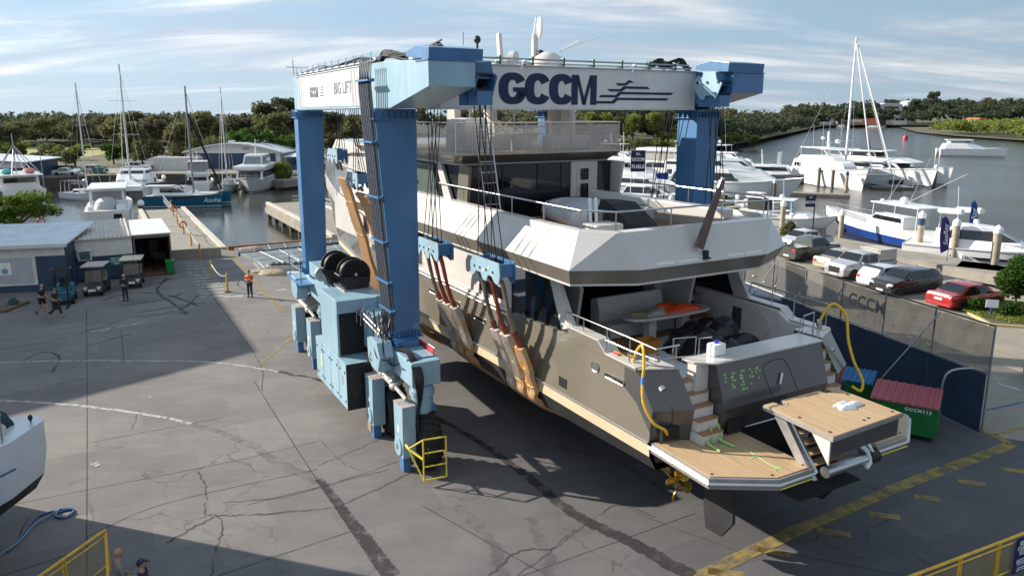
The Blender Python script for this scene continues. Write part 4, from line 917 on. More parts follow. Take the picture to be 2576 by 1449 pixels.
# flybridge deck with flared taupe fascia
fb=[(C_-3.5,14),(C_-3.5,2.9),(C_-3.3,2.55),(C_+3.3,2.55),(C_+3.5,2.9),(C_+3.5,14)]
ft=[(C_-3.85,14),(C_-3.85,2.35),(C_-3.6,2.05),(C_+3.6,2.05),(C_+3.85,2.35),(C_+3.85,14)]
q=MB();q.prism(fb,'z',9.62,9.66,YT);fd=q.build('flybridge_deck',M_ywh,yo)
ringband(fb,9.66,ft,10.0,'fascia',mat('taupe_fascia',(.155,.138,.112)),fd)
q=MB();q.prism(ft,'z',10.0,10.04,YT);q.build('fly_teak',mat('pale_teak',(.50,.40,.30),.6,0,.1,2),fd)
M_clear=bpy.data.materials.new('clear_acrylic');M_clear.use_nodes=True;nt=M_clear.node_tree;b=nt.nodes['Principled BSDF'];tr=nt.nodes.new('ShaderNodeBsdfTransparent');mxs=nt.nodes.new('ShaderNodeMixShader')
mxs.inputs[0].default_value=.30;tr.inputs[0].default_value=(.92,.93,.93,1);b.inputs['Base Color'].default_value=(.62,.58,.56,1);b.inputs['Roughness'].default_value=.15
nt.links.new(tr.outputs[0],mxs.inputs[1]);nt.links.new(b.outputs[0],mxs.inputs[2]);nt.links.new(mxs.outputs[0],nt.nodes['Material Output'].inputs[0])
fr_=[(C_-3.7,8),(C_-3.7,2.3),(C_+3.7,2.3),(C_+3.7,8)]
for (a,b),(c,d) in zip(fr_,fr_[1:]):
    n=5 if abs(a-c)>1 else 3
    for k in range(n):
        x0,y0=lerp(a,c,k/n),lerp(b,d,k/n);x1,y1=lerp(a,c,(k+1)/n),lerp(b,d,(k+1)/n)
        q=MB();dx,dy=(0,.012) if abs(a-c)>1 else (.012,0);q.hexa([(x0,y0,10.06),(x1,y1,10.06),(x1+dx,y1+dy,10.06),(x0+dx,y0+dy,10.06)],[(x0,y0,11.08),(x1,y1,11.08),(x1+dx,y1+dy,11.08),(x0+dx,y0+dy,11.08)],YT);q.build('glass_panel',M_clear,fd,recalc=True)
        q=MB();q.path([(x0,y0+.03,10.04),(x0,y0+.03,11.16)],.025,6,YT);q.build('rail_post',M_steel,fd,True)
q=MB();q.path([(a,b,11.17) for a,b in fr_],.03,8,YT);q.path([(a,b+.1,10.75) for a,b in fr_],.014,6,YT);q.build('fly_rail',mat('pale_rail',(.62,.55,.48),.4,.2,.05),fd,True)
# hardtop, legs, radar mast
q=MB();q.prism([(3.6,11.95),(3.9,12.3),(12,12.45),(13,12.2),(12.6,11.95)],'x',C_-2.9,C_+2.9,YT);ht=q.build('hardtop',M_ywh,yo,bevel=.08)
for sd in (-1,1):
    q=MB();x0=C_+sd*2.7;q.prism([(4.2,10.04),(5.2,10.04),(4.9,11.96),(4.3,11.96)],'x',x0-.14,x0+.14,YT);q.build('hardtop_leg',M_ywh,ht,bevel=.03)
    q=MB();q.prism([(11,10.04),(12.2,10.04),(12.4,11.96),(11.5,11.96)],'x',x0-.14,x0+.14,YT);q.build('hardtop_leg',M_ywh,ht,bevel=.03)
q=MB();q.cyl((C_+2.9,5.6,10.05),(C_+2.85,5.6,11.95),.42,.55,16,M=YT);q.build('exhaust_dome',M_ywh,ht,True)
q=MB()
for x0,y0,z0,x1,y1,z1 in ((5.2,3.2,10.05,7.3,3.2,11.9),(7.3,3.2,10.1,5.3,3.2,11.6),(4.9,3.4,10.05,4.9,3.4,11.9),(6.6,3.0,10.05,6.6,3.0,11.9),(9.3,3.0,10.05,9.3,3.0,11.9),(6.6,3.0,11.0,9.3,3.0,11.0)): q.path([(x0,y0,z0),(x1,y1,z1)],.03,6,YT)
q.build('awning_pole',M_galv,ht,True)
# furniture on flybridge
for (a,b,c,d,z,nm) in ((C_+1.2,C_+3.3,3.6,4.4,10.6,'fly_sofa'),(C_-2.9,C_-1.9,3.2,4.6,11.35,'covered_console'),(C_-1.2,C_+.8,4.5,5.3,10.62,'fly_seat')):
    q=MB();q.bev(a,b,c,d,10.05,z,.12,YT);q.build(nm,M_fab if nm!='covered_console' else mat('plastic_wrap',(.55,.55,.55),.35,0,.15,3,.3,6),fd,True)
q=MB();q.box(C_-1.5,C_+.3,3.3,4.0,10.72,10.76,YT);q.cyl((C_-.6,3.65,10.05),(C_-.6,3.65,10.72),.06,n=10,M=YT);q.build('fly_table',M_ywh,fd)
# mast gear on top
mx_=C_+.2
q=MB();q.prism([(3.6,12.35),(3.9,13.55),(5.2,13.55),(5.6,12.4)],'x',C_-1.2,C_-.7,YT);q.prism([(3.6,12.35),(4.0,13.55),(5.2,13.55),(5.6,12.4)],'x',C_+.6,C_+1.1,YT);q.bev(C_-1.25,C_+1.15,3.8,5.3,13.0,13.15,.04,YT);ms=q.build('radar_arch',M_ywh,ht,bevel=.04)
q=MB();q.lathe([(.0,.0),(.62,.02),(.66,.2),(.62,.45),(.48,.66),(.25,.80),(0,.85)],24,YT@Matrix.Translation((C_+.0,1.95,12.95)));q.build('satellite_dome',M_ywh,ms,True)
q=MB();q.cyl((C_,1.95,12.3),(C_,1.95,12.96),.25,n=14,M=YT);q.box(C_-.3,C_+.3,1.9,4.2,12.3,12.42,YT);q.build('dome_stand',M_ywh,ms)
q=MB();q.lathe([(0,0),(.5,.02),(.55,.18),(.48,.42),(.25,.6),(0,.66)],20,YT@Matrix.Translation((C_-.9,8.6,13.75)));q.build('satellite_dome',M_ywh,ms,True)
q=MB();q.prism([(5.0,13.1),(5.3,13.1),(5.5,14.7),(5.25,14.75)],'x',C_-.05,C_+.1,YT@Matrix.Translation((-.3,0,0)));q.build('radar_scanner',M_ywh,ms,bevel=.04)
q=MB();q.prism([(2.85,13.0),(3.15,13.0),(3.0,14.5),(2.88,14.5)],'x',C_-.1,C_+.1,YT);q.ell((C_-.0,2.62,14.7),.06,.22,.42,M=YT);q.build('radar_scanner',M_ywh,ms,True)
q=MB();q.cyl((C_-.5,4.0,13.6),(C_-.35,3.8,13.6),.33,n=20,M=YT);q.build('floodlight_drum',M_ywh,ms,True)
for (a,b,z) in ((C_-.75,6.4,14.55),(C_+.15,2.75,13.75),(C_-.3,3.3,13.35)):
    q=MB();q.ell((a,b,z),.15,.15,.17,M=YT);q.cyl((a,b,z-.5),(a,b,z-.1),.05,n=8,M=YT);q.build('camera_ball',M_dark,ms,True)
for (P0,P1) in (((C_-.7,7.5,13.9),(C_-.6,11.2,13.9)),((C_+.4,2.0,13.8),(C_+1.6,1.0,14.3)),((C_+.3,2.4,13.6),(C_+.9,1.2,14.2)),((C_+.55,1.9,13.6),(C_+.55,1.9,14.25)),((C_-.2,2.8,14.2),(C_-.05,2.8,15.1)),((C_-.4,4.4,13.2),(C_-.4,4.4,13.8))):
    q=MB();q.path([P0,P1],.018,5,YT);q.build('aerial',M_white,ms)
# wheelhouse forward + visor + foredeck rail
q=MB();q.prism([(13,7.4),(13,9.6),(17.5,9.5),(19.2,7.4)],'x',C_-3.0,C_+3.0,YT);wh=q.build('wheelhouse',M_ywh,yo,bevel=.05)
q=MB();q.prism([(14,9.55),(14,9.9),(19.2,10.1),(20.2,9.45),(19.6,9.35)],'x',C_-3.3,C_+3.3,YT);q.build('visor',M_ywh,wh,bevel=.04)
q=MB()
for sd in (-1,1):
    q.path(curve([(C_+sd*3.4,14,8.6),(C_+sd*3.2,20,8.8),(C_+sd*2.2,26,8.9),(C_+sd*1.0,29.5,9.0)],5),.025,6,YT)
    for s in (15,17.5,20,22.5,25,27.5): q.path([(C_+sd*(3.35-max(0,s-19)*.2),s,6.5),(C_+sd*(3.35-max(0,s-19)*.2),s,8.75)],.02,5,YT)
q.build('bow_rail',M_steel,wh,True)
hb=[]
q=MB()
for sd in (-1,1):
    for i in range(len(SS)-1):
        s=SS[i]
        if s>13.5:
            A=ST(s);B=ST(SS[i+1]);ra,rb=.9 if s>15 else .5,.9
            q.add([(C_+sd*A[1],s,A[6]),(C_+sd*B[1],SS[i+1],B[6]),(C_+sd*(B[1]+.02),SS[i+1],B[6]+.9),(C_+sd*(A[1]+.02),s,A[6]+.9)],[(0,1,2,3)],YT)
q.build('bow_bulwark',M_ywh,yo,recalc=False)
q=MB()
for i in range(len(SS)-1):
    if SS[i]>11: A=ST(SS[i]);B=ST(SS[i+1]);q.poly([(C_-A[1],SS[i],A[6]-.02),(C_+A[1],SS[i],A[6]-.02),(C_+B[1],SS[i+1],B[6]-.02),(C_-B[1],SS[i+1],B[6]-.02)],YT)
q.build('foredeck',M_ywh,yo)
# hull openings with chrome rims (port and starboard)
for sd in (-1,1):
    for (s,z,w_,h_,kind) in ((1.6,3.42,.5,.32,0),(-5.05,3.66,.42,.30,0),(2.4,4.42,.55,.16,1),(.45,4.28,.95,.15,1),(-.7,4.2,.5,.14,1),(-6.62,4.62,.34,.26,2),(-7.5,4.55,.85,.13,1),(4.6,4.4,.9,.15,1),(-1.6,4.7,.3,.26,2)):
        f=ST(s);x=C_+sd*(lerp(f[2],f[1],(z-zr(s))/(f[6]-zr(s)))+.006)
        m=MB();n=16
        if kind==0: pts=[(s-w_/2,z-h_/2),(s+w_/2,z-h_/2),(s+w_/2,z+h_/2),(s-w_/2,z+h_/2)]
        else: pts=[(s+math.copysign(max(0,w_/2-h_/2),math.cos(a))+h_/2*math.cos(a),z+h_/2*math.sin(a)) for a in [2*math.pi*(k+.5)/n for k in range(n)]]
        m.prism(pts,'x',min(x,x+sd*.006),max(x,x+sd*.006),YT);o_=m.build('hull_port',M_dark if kind!=2 else M_steel,hullo)
        if kind:
            m=MB();P=[(x+sd*.01,a,b) for a,b in pts];m.path(P+[P[0]],.018,5,YT);m.build('port_rim',M_steel,o_,True)
# cockpit rails: port capping rail, gates
q=MB();q.path([(C_-3.62,-4.9,5.44),(C_-3.62,-5.0,5.82),(C_-3.62,-7.9,5.82),(C_-3.5,-8.9,5.74),(C_-2.75,-8.9,5.74)],.024,8,YT);q.path([(C_-3.62,-6.95,5.48),(C_-3.62,-8.0,5.48),(C_-3.4,-8.85,5.42),(C_-2.75,-8.85,5.42)],.014,6,YT)
cr_=q.build('cockpit_rail',M_steel,yo,True)
for p in ((C_-3.62,-5.9,5.4),(C_-3.62,-7.0,5.1),(C_-3.62,-8.0,5.1),(C_-2.85,-8.9,5.1)):
    q=MB();q.path([p,(p[0],p[1],5.82 if p[1]>-8.5 else 5.74)],.02,6,YT);q.build('stanchion',M_steel,cr_,True)
q=MB();q.path([(C_+3.62,-5.2,5.44),(C_+3.62,-5.3,5.95),(C_+3.62,-8.4,5.86)],.024,8,YT);c2_=q.build('cockpit_rail',M_steel,yo,True)
for s in (-6.2,-7.1,-8.3):
    q=MB();q.path([(C_+3.62,s,5.2),(C_+3.62,s,5.88)],.02,6,YT);q.build('stanchion',M_steel,c2_,True)
for sd in (-1,1):
    q=MB();x0=C_+sd*2.68;x1=C_+sd*2.05;q.path([(x0,-8.6,4.75),(x0,-8.6,5.82),(x1,-8.75,5.82),(x1,-8.75,4.75),(x0,-8.6,4.75)],.022,6,YT);q.path([(x0,-8.6,5.3),(x1,-8.75,5.3)],.014,5,YT);q.path([(x1-sd*.12,-8.75,4.9),(x1-sd*.12,-8.75,5.75),(x1-sd*.5,-8.8,5.75)],.02,6,YT);q.build('boarding_gate',M_steel,yo,True)
    q=MB();q.cyl((C_+sd*3.3,-8.3,5.24),(C_+sd*3.3,-8.3,5.42),.07,n=10,M=YT);q.cyl((C_+sd*3.1,-8.5,5.24),(C_+sd*3.1,-8.5,5.42),.07,n=10,M=YT);q.build('bollard',M_steel,yo,True)
# cockpit table (fixed)
q=MB();pts=[(C_+.8+1.75*math.copysign(abs(math.cos(a))**.7,math.cos(a)),-4.35+.55*math.copysign(abs(math.sin(a))**.7,math.sin(a))) for a in [2*math.pi*k/28 for k in range(28)]];q.prism(pts,'z',5.02,5.10,YT);tb_=q.build('cockpit_table',M_ywh,yo,bevel=.015)
for dx in (-.7,.7):
    q=MB();q.box(C_+.8+dx-.15,C_+.8+dx+.15,-4.5,-4.2,4.2,5.02,YT);q.build('pedestal',M_ywh,tb_)
# ================================================================ loose things lying on the yacht
def onyacht(name,label,cat,w,s,z,group=None): return inframe(name,label,cat,w,s,z,group)
def blob(m,c,r,seed,n=14,mm=8,flat=.45,amp=.35,M=None):
    rr=random.Random(seed);b=MB();b.ell((0,0,0),1,1,1,n,mm)
    ph=[rr.uniform(0,6) for _ in range(6)]
    v=[]
    for p in b.v:
        k=1+amp*(math.sin(3*p.x+ph[0]+2*p.y)*.5+math.sin(5*p.y+ph[1])*.3+math.sin(7*p.x+4*p.z+ph[2])*.25)+rr.uniform(-.06,.06)
        z=p.z*r[2]*k
        if z<0:z*=.15
        v.append((c[0]+p.x*r[0]*k,c[1]+p.y*r[1]*k,c[2]+z))
    m.add(v,b.f,M)
o,T=onyacht('tarpaulin_heap','big crumpled heap of black sheeting on the aft deck of the yacht','sheeting',9.0,-5.9,4.2)
m=MB()
for k,(a,b,r1,r2,h) in enumerate(((8.3,-5.5,.95,.6,.75),(9.2,-5.6,.9,.65,.7),(7.8,-6.4,.8,.5,.5),(9.5,-6.4,.8,.45,.42),(8.6,-6.8,.9,.5,.42),(9.9,-6.9,.7,.25,.25),(7.5,-7.1,.6,.4,.3),(8.4,-6.1,.9,.6,.6))): blob(m,(a,b,4.2),(r1,r2,h),k,22,12,amp=.3,M=T)
m.build('black_sheet',mat('black_plastic_sheet',(.012,.013,.015),.35,0,.3,3,.6,7),o,True,ang=60)
m=MB();blob(m,(9.9,-5.3,4.5),(.5,.3,.35),55,20,10,M=T);m.build('blue_grey_sheet',mat('navy_plastic',(.03,.045,.06),.35,0,.2,3,.5,7),o,True)
m=MB()
for k in range(5): blob(m,(9.5+k*.17,-5.0-.08*k,4.62),(.12,.10,.16),60+k,12,8,M=T)
m.build('bubble_wrap',M_white,o,True)
o,T=onyacht('orange_tarp','folded bright orange cover lying on the oval cockpit table','cover',8.6,-4.35,5.1)
m=MB();blob(m,(8.75,-4.45,5.1),(.75,.30,.20),4,24,10,amp=.18,M=T);blob(m,(8.35,-4.2,5.14),(.5,.25,.2),9,20,10,amp=.2,M=T);blob(m,(9.3,-4.5,5.1),(.35,.22,.14),19,20,10,amp=.2,M=T);m.build('folded_cover',mat('orange_nylon',(.80,.09,.02),.5,0,.15,4,.4,8),o,True,ang=60)
o,T=onyacht('cloth_bundle','folded off white cloths on the cockpit table beside the orange cover','cloth',7.7,-4.45,5.1)
m=MB();blob(m,(7.7,-4.4,5.1),(.42,.22,.13),14,20,8,amp=.2,M=T);blob(m,(7.95,-4.3,5.14),(.3,.2,.12),15,20,8,amp=.2,M=T);m.build('cloth',mat('grey_cloth',(.42,.40,.37),.8,0,.1,5),o,True,ang=60)
o,T=onyacht('wood_stick','short yellow pole lying at the left end of the cockpit table','pole',7.2,-4.3,5.1)
m=MB();m.path([(6.9,-4.2,5.13),(7.45,-4.35,5.13)],.025,6,T);m.build('pole',mat('ochre_wood',(.6,.36,.08),.6,0,.1,5),o)
o,T=onyacht('storage_bin','orange brown square plastic tub on the port side of the aft deck','tub',6.75,-5.3,4.2)
m=MB();a,b,c,d=(6.48,-5.55),(7.02,-5.55),(7.02,-5.05),(6.48,-5.05)
def tub(m,x0,x1,y0,y1,z0,z1,fl,t,T):
    o1=[(x0,y0,z0),(x1,y0,z0),(x1,y1,z0),(x0,y1,z0)];o2=[(x0-fl,y0-fl,z1),(x1+fl,y0-fl,z1),(x1+fl,y1+fl,z1),(x0-fl,y1+fl,z1)]
    i2=[(x0-fl+t,y0-fl+t,z1),(x1+fl-t,y0-fl+t,z1),(x1+fl-t,y1+fl-t,z1),(x0-fl+t,y1+fl-t,z1)];i1=[(x0+t,y0+t,z0+t),(x1-t,y0+t,z0+t),(x1-t,y1-t,z0+t),(x0+t,y1-t,z0+t)]
    m.add(o1+o2+i2+i1,[(0,3,2,1)]+[(i,(i+1)%4,4+(i+1)%4,4+i) for i in range(4)]+[(4+i,4+(i+1)%4,8+(i+1)%4,8+i) for i in range(4)]+[(8+i,8+(i+1)%4,12+(i+1)%4,12+i) for i in range(4)]+[(12,13,14,15)],T)
tub(m,6.52,6.98,-5.5,-5.1,4.2,4.62,.08,.03,T);m.build('tub',mat('orange_plastic',(.50,.20,.03),.4,0,.05,3),o);m=MB();m.box(6.41,7.09,-5.61,-5.57,4.58,4.63,T);m.build('tub_rim',mat('orange_plastic',(.5,.2,.03)),o)
o,T=onyacht('chemical_jug','white plastic jug with blue cap standing on the transom capping','jug',6.0,-8.95,5.30)
m=MB();m.bev(5.78,6.2,-9.1,-8.8,5.30,5.62,.05,T);m.build('jug_body',mat('white_hdpe',(.82,.82,.82),.4,0,0),o,True);m=MB();m.cyl((5.99,-8.95,5.62),(5.99,-8.95,5.69),.06,n=12,M=T);m.build('cap',mat('blue_cap',(.05,.05,.5),.4,0,0),o)
o,T=onyacht('wooden_batten','long orange batten on the white floor sheet beside the black heap','batten',9.6,-7.2,4.2)
m=MB();m.path([(9.55,-6.75,4.23),(10.2,-7.75,4.23)],.028,4,T);m.build('batten',mat('orange_batten',(.62,.30,.05),.6,0,.1,4),o)
o,T=onyacht('shore_power_cable','thick yellow hose looping from the cockpit rail down the port quarter','hose',4.0,-8.6,3.6)
m=MB();m.path(curve([(4.05,-7.9,5.0),(3.95,-8.2,5.5),(3.85,-8.55,5.75),(3.75,-8.75,5.3),(3.68,-8.8,4.9),(3.62,-8.95,4.4),(3.75,-9.2,3.95),(3.95,-9.38,3.8),(4.1,-9.32,3.62)],8),.038,8,T);m.build('hose',mat('yellow_hose',(.80,.46,.03),.45,0,.08,6),o,True)
m=MB();m.path([(3.69,-8.79,5.02),(3.67,-8.81,4.86)],.045,8,T);m.build('blue_tape',mat('blue_tape',(.05,.25,.7),.5,0,0),o)
o,T=onyacht('coiled_hose','coils of yellow brown hose lying inside the port bulwark','hose',4.25,-7.2,4.3)
m=MB()
for k in range(9): m.path([(4.2+.03*math.sin(k)+ (.22)*math.cos(a),-7.2+.0*k+(.7-.03*k)*math.sin(a),4.75+.045*k-.1*math.sin(a+k)) for a in [2*math.pi*t/20 for t in range(21)]],.02,5,T)
m.build('coil',mat('amber_hose',(.45,.27,.06),.5,0,.1,8),o,True)
m=MB();m.cyl((4.0,-7.15,5.13),(3.98,-7.45,5.13),.07,n=12,M=T);m.build('red_connector',M_red,o)
o,T=onyacht('air_hose','thick yellow hose hanging over the starboard quarter of the yacht','hose',11.0,-8.9,4.5)
m=MB();m.path(curve([(10.75,-8.3,4.9),(10.85,-8.35,5.5),(11.05,-8.55,5.95),(11.35,-8.8,5.6),(11.35,-8.95,4.9),(11.35,-9.2,4.3),(11.4,-9.5,3.8),(11.3,-9.55,3.5),(11.15,-9.35,3.6)],8),.042,8,T);m.build('hose',mat('yellow_hose',(.80,.46,.03)),o,True)
o,T=onyacht('paper_scrap','crumpled white paper lying on the raised teak platform','paper',8.05,-12.1,4.5)
m=MB();blob(m,(7.75,-11.75,4.5),(.30,.16,.09),77,22,10,amp=.45,M=T);blob(m,(7.6,-11.6,4.5),(.22,.12,.08),78,20,8,amp=.45,M=T);m.build('crumpled_paper',M_white,o,True,ang=40)
# tender on the upper deck
o,T=onyacht('inflatable_tender','grey inflatable tender lying under a pale cover on the upper deck','dinghy',8.2,2.0,7.55)
m=MB();P=[]
for k in range(25):
    a=R(-150+300*k/24);P.append((8.1+1.5*math.sin(a)*(1.0),.1+1.3*math.cos(a)+.25,7.95))
P=[(6.6,-1.8,7.95),(6.55,-.6,7.95),(6.7,.5,7.98),(7.3,1.35,8.02),(8.1,1.6,8.05),(8.9,1.4,8.02),(9.5,.5,7.98),(9.6,-.6,7.95),(9.55,-1.8,7.95)]
m.path(curve(P,5),.27,12,T);m.build('tube',mat('grey_hypalon',(.42,.43,.46),.5,0,.06,2),o,True)
m=MB();m.loft([[(6.75,-1.7,8.1),(8.1,-1.8,8.3),(9.45,-1.7,8.1)],[(6.75,0,8.12),(8.1,-.1,8.42),(9.45,0,8.12)],[(7.5,1.2,8.15),(8.1,1.4,8.3),(8.8,1.2,8.15)]],cap=False,closed=False,M=T);m.build('cover',mat('pale_cover',(.45,.46,.50),.6,0,.05,3),o,True,ang=80)
m=MB();m.path(curve([(a,b,c+.27) for a,b,c in P],5),.02,5,T);m.build('rope_line',M_black,o)
m=MB();m.bev(7.0,7.3,-2.35,-2.05,7.7,8.3,.05,T);m.build('outboard_leg',M_steel,o)
o,T=onyacht('covered_jet_ski','angular black cover over a craft on the aft upper deck','covered craft',8.1,-2.6,7.52)
m=MB();m.loft([[(7.2,-3.6,7.54),(7.3,-3.5,7.9),(8.4,-3.5,7.95),(8.6,-3.6,7.54)],[(7.1,-2.6,7.54),(7.25,-2.6,8.5),(8.3,-2.5,8.55),(8.7,-2.6,7.54)],[(7.3,-1.5,7.54),(7.5,-1.6,8.6),(8.2,-1.6,8.55),(8.7,-1.5,7.54)],[(7.6,-.9,7.54),(7.7,-1.0,7.9),(8.2,-1.0,7.9),(8.4,-.9,7.54)]],M=T);m.build('black_cover',mat('black_canvas',(.022,.022,.024),.75,0,.2,3,.3,8),o,True,ang=50)
o,T=onyacht('tender_crane','cream folded boom crane lying across the starboard upper deck','crane',10.2,-2.5,7.52)
m=MB();m.hexa([(9.2,1.6,7.9),(9.7,1.6,7.9),(9.7,1.6,8.55),(9.2,1.6,8.55)],[(10.1,-4.9,8.1),(10.5,-4.9,8.1),(10.5,-4.9,8.42),(10.1,-4.9,8.42)],T);m.build('boom',M_ywh,o,bevel=.05);m=MB();m.cyl((9.45,1.3,7.52),(9.45,1.3,8.0),.3,n=16,M=T);m.cyl((10.2,-4.2,7.52),(10.2,-4.2,8.1),.1,n=12,M=T);m.build('crane_base',M_ywh,o,True)
m=MB();m.box(10.3,10.8,-5.6,-4.4,7.55,8.2,T);m.build('locker',M_ywh,o,bevel=.08)
o,T=onyacht('deck_ladder','aluminium ladder standing from the upper deck to the flybridge','ladder',4.7,1.6,7.52)
for x in (4.35,4.95):
    m=MB();m.path([(x,.9,7.54),(x,1.9,11.3)],.03,6,T);m.build('ladder_rail',mat('aluminium',(.6,.6,.62),.3,.7,.05),o)
for k in range(9):
    m=MB();t=.1+k*.1;m.path([(4.35,.9+t*1.0,7.54+t*3.76),(4.95,.9+t,7.54+t*3.76)],.022,5,T);m.build('rung',mat('aluminium',(.6,.6,.62)),o)
o,T=onyacht('deck_box','white moulded locker standing by the port upper deck rail','locker',5.4,-4.6,7.52)
m=MB();m.bev(4.9,5.9,-5.0,-4.2,7.53,8.28,.06,T);m.build('box',M_ywh,o,True);m=MB();m.bev(4.9,5.5,-3.7,-3.4,7.53,8.5,.05,T);m.build('rod_stand',M_ywh,o,True)
o,T=onyacht('fishing_rod_holder','pair of white tubes leaning on the tender beside the rail','tubes',6.2,-2.9,7.9)
m=MB();m.path([(6.1,-3.0,7.9),(6.25,-2.7,8.8)],.06,8,T);m.path([(6.3,-3.05,7.9),(6.45,-2.75,8.8)],.06,8,T);m.build('tubes',M_white,o,True)
# ================================================================ boats
M_bwhite=mat('boat_white',(.80,.80,.80),.25,0,.03,1,coat=.3)
M_bcream=mat('boat_off_white',(.66,.64,.60),.35,0,.05,1)  # plain off-white for decks, covers and small fittings
M_bglass=glassy('boat_window',(.012,.014,.018),.05)
M_pblue=mat('blue_glass',(.10,.16,.28),.1,0,.1,1)
M_mast=mat('mast_alloy',(.62,.62,.62),.35,.3,.05,4)
def hsec(t,L,B,fb,rise,fine=.55,stern=1.0):
    k=1 if t<fine else max(0,1-((t-fine)/(1-fine))**1.9)
    k*=lerp(stern,1,min(1,t/.35))
    return B/2*k, fb*(1+rise*max(0,(t-.3)/.7)**2)
def hull(L,B,fb,rise=.5,rake=.10,m=None,par=None,name='hull',bottom=None,stripe=None,fine=.55,off=0,chine=.86,stern=1.0,deck=None,M=None):
    T0=[0,.12,.3,.45,.55,.65,.75,.84,.91,.96,1.0];q=MB();S=[]
    for t in T0:
        b,z=hsec(t,L,B,fb,rise,fine,stern);bc=b*chine*(1-.45*max(0,(t-.5)/.5))
        xt=t*L;xb=t*L-(rake*L*max(0,(t-.45)/.55)**1.5)
        S.append([(xt,off+b,z),(lerp(xt,xb,.5),off+lerp(b,bc,.45)+.0,z*.5),(xb,off+bc,.12),(xb,off+bc*.55,-.45),(xb,off,-.5),(xb,off-bc*.55,-.45),(xb,off-bc,.12),(lerp(xt,xb,.5),off-lerp(b,bc,.45),z*.5),(xt,off-b,z)])
    q.loft(S,cap=True,closed=False,M=M);h=q.build(name,m or M_bwhite,par,True,ang=30)
    q=MB()
    for a,b_ in zip(S,S[1:]): q.poly([a[0],a[-1],b_[-1],b_[0]],M)
    # drop the deck a little inside the sheer
    for i,v in enumerate(q.v): q.v[i]=v+Vector((0,0,-.06))
    q.build('deck',deck or M_bcream,h)
    for sd in (0,-1):
        q=MB();q.path([Vector(a[sd])+Vector((.0,.02 if sd==0 else -.02,-.10)) for a in S],.035,5,M);q.build('rubbing_strake',M_grey,h,split=False)
    stripe=stripe or (.0,.055,mat('waterline_navy',(.02,.03,.06),.5,0,.1))
    if stripe:
        q=MB()
        for side in (1,-1):
            for a,b_ in zip(S,S[1:]):
                def P(s,f):
                    A=Vector(s[2 if side>0 else 6]);Bv=Vector(s[0 if side>0 else 8]);p=A.lerp(Bv,f);p.y+=side*.012;return p
                q.poly([P(a,stripe[0]),P(b_,stripe[0]),P(b_,stripe[1]),P(a,stripe[1])],M)
        q.build('boot_top',stripe[2],h,recalc=False)
    return h
def tier(par,x0,x1,w,z0,z1,rf=.6,rb=.2,tum=.12,win=None,m=None,name='cabin',front=True,back=False,taper=.75,wm=None,bev=.05,panes=0):
    # plan tapers toward the bow
    wf=w*taper
    A=[(x0,w),(lerp(x0,x1,.6),w),(x1,wf),(x1,-wf),(lerp(x0,x1,.6),-w),(x0,-w)]
    def ring(t):
        z=lerp(z0,z1,t);o=[]
        for i,(x,y) in enumerate(A):
            xx=x-rf*t if i in(2,3) else (x+rb*t if i in (0,5) else x-rf*.35*t);o.append((xx,y-math.copysign(tum*t,y),z))
        return o
    q=MB();q.loft([ring(0),ring(.8),ring(1)],closed=True);c=q.build(name,m or M_bwhite,par,bevel=bev)
    if win:
        a,b=win[:2];g=wm or M_bglass
        def at_(i,j,u,t,out=.02):
            r=ring(t);p=Vector(r[i]).lerp(Vector(r[j]),u);e=(Vector(r[j])-Vector(r[i])).normalized();n=Vector((e.y,-e.x,0));
            if n.dot(p-Vector(((x0+x1)/2,0,p.z)))<0:n=-n
            return p+n*out
        x_a,x_b=(win[2],win[3]) if len(win)>2 else (.08,.97)
        for (i,j) in ((0,1),(5,4)):
            q=MB();q.poly([at_(i,j,x_a,a),at_(i,j,1,a),at_(i,j,1,b),at_(i,j,x_a+.03,b)]);k,l=(1,2) if i==0 else (4,3);q.poly([at_(k,l,0,a),at_(k,l,x_b,a),at_(k,l,max(.2,x_b-.08),b),at_(k,l,0,b)])
            q.build('side_window',g,c,recalc=False)
        if front: q=MB();q.poly([at_(2,3,.06,a),at_(2,3,.94,a),at_(2,3,.92,b),at_(2,3,.08,b)]);q.build('windscreen',g,c,recalc=False)
        if back: q=MB();q.poly([at_(0,5,.08,a),at_(0,5,.92,a),at_(0,5,.92,b),at_(0,5,.08,b)]);q.build('aft_window',g,c,recalc=False)
        for p_ in range(panes):
            for (i,j) in ((0,1),(5,4)):
                u=lerp(x_a,1,(p_+1)/(panes+1));q=MB();q.path([at_(i,j,u,a,.03),at_(i,j,u,b,.03)],.03,4);q.build('mullion',M_bwhite,c)
    return c
def rail(par,L,B,fb,rise,x0=.45,h=.7,fine=.55,r=.022,x1=.985):
    q=MB();T_=[x0+(x1-x0)*k/10 for k in range(11)]
    for sd in (1,-1):
        P=[]
        for t in T_:
            b,z=hsec(t,L,B,fb,rise,fine);P.append((t*L,sd*(b-.08),z+h))
        q.path(P,r,5);q.path([(a,b,c-h/2) for a,b,c in P],r*.6,4)
        for p in P[::2]: q.path([p,(p[0],p[1],p[2]-h)],r*.8,4)
    return q.build('bow_rail',M_steel,par)
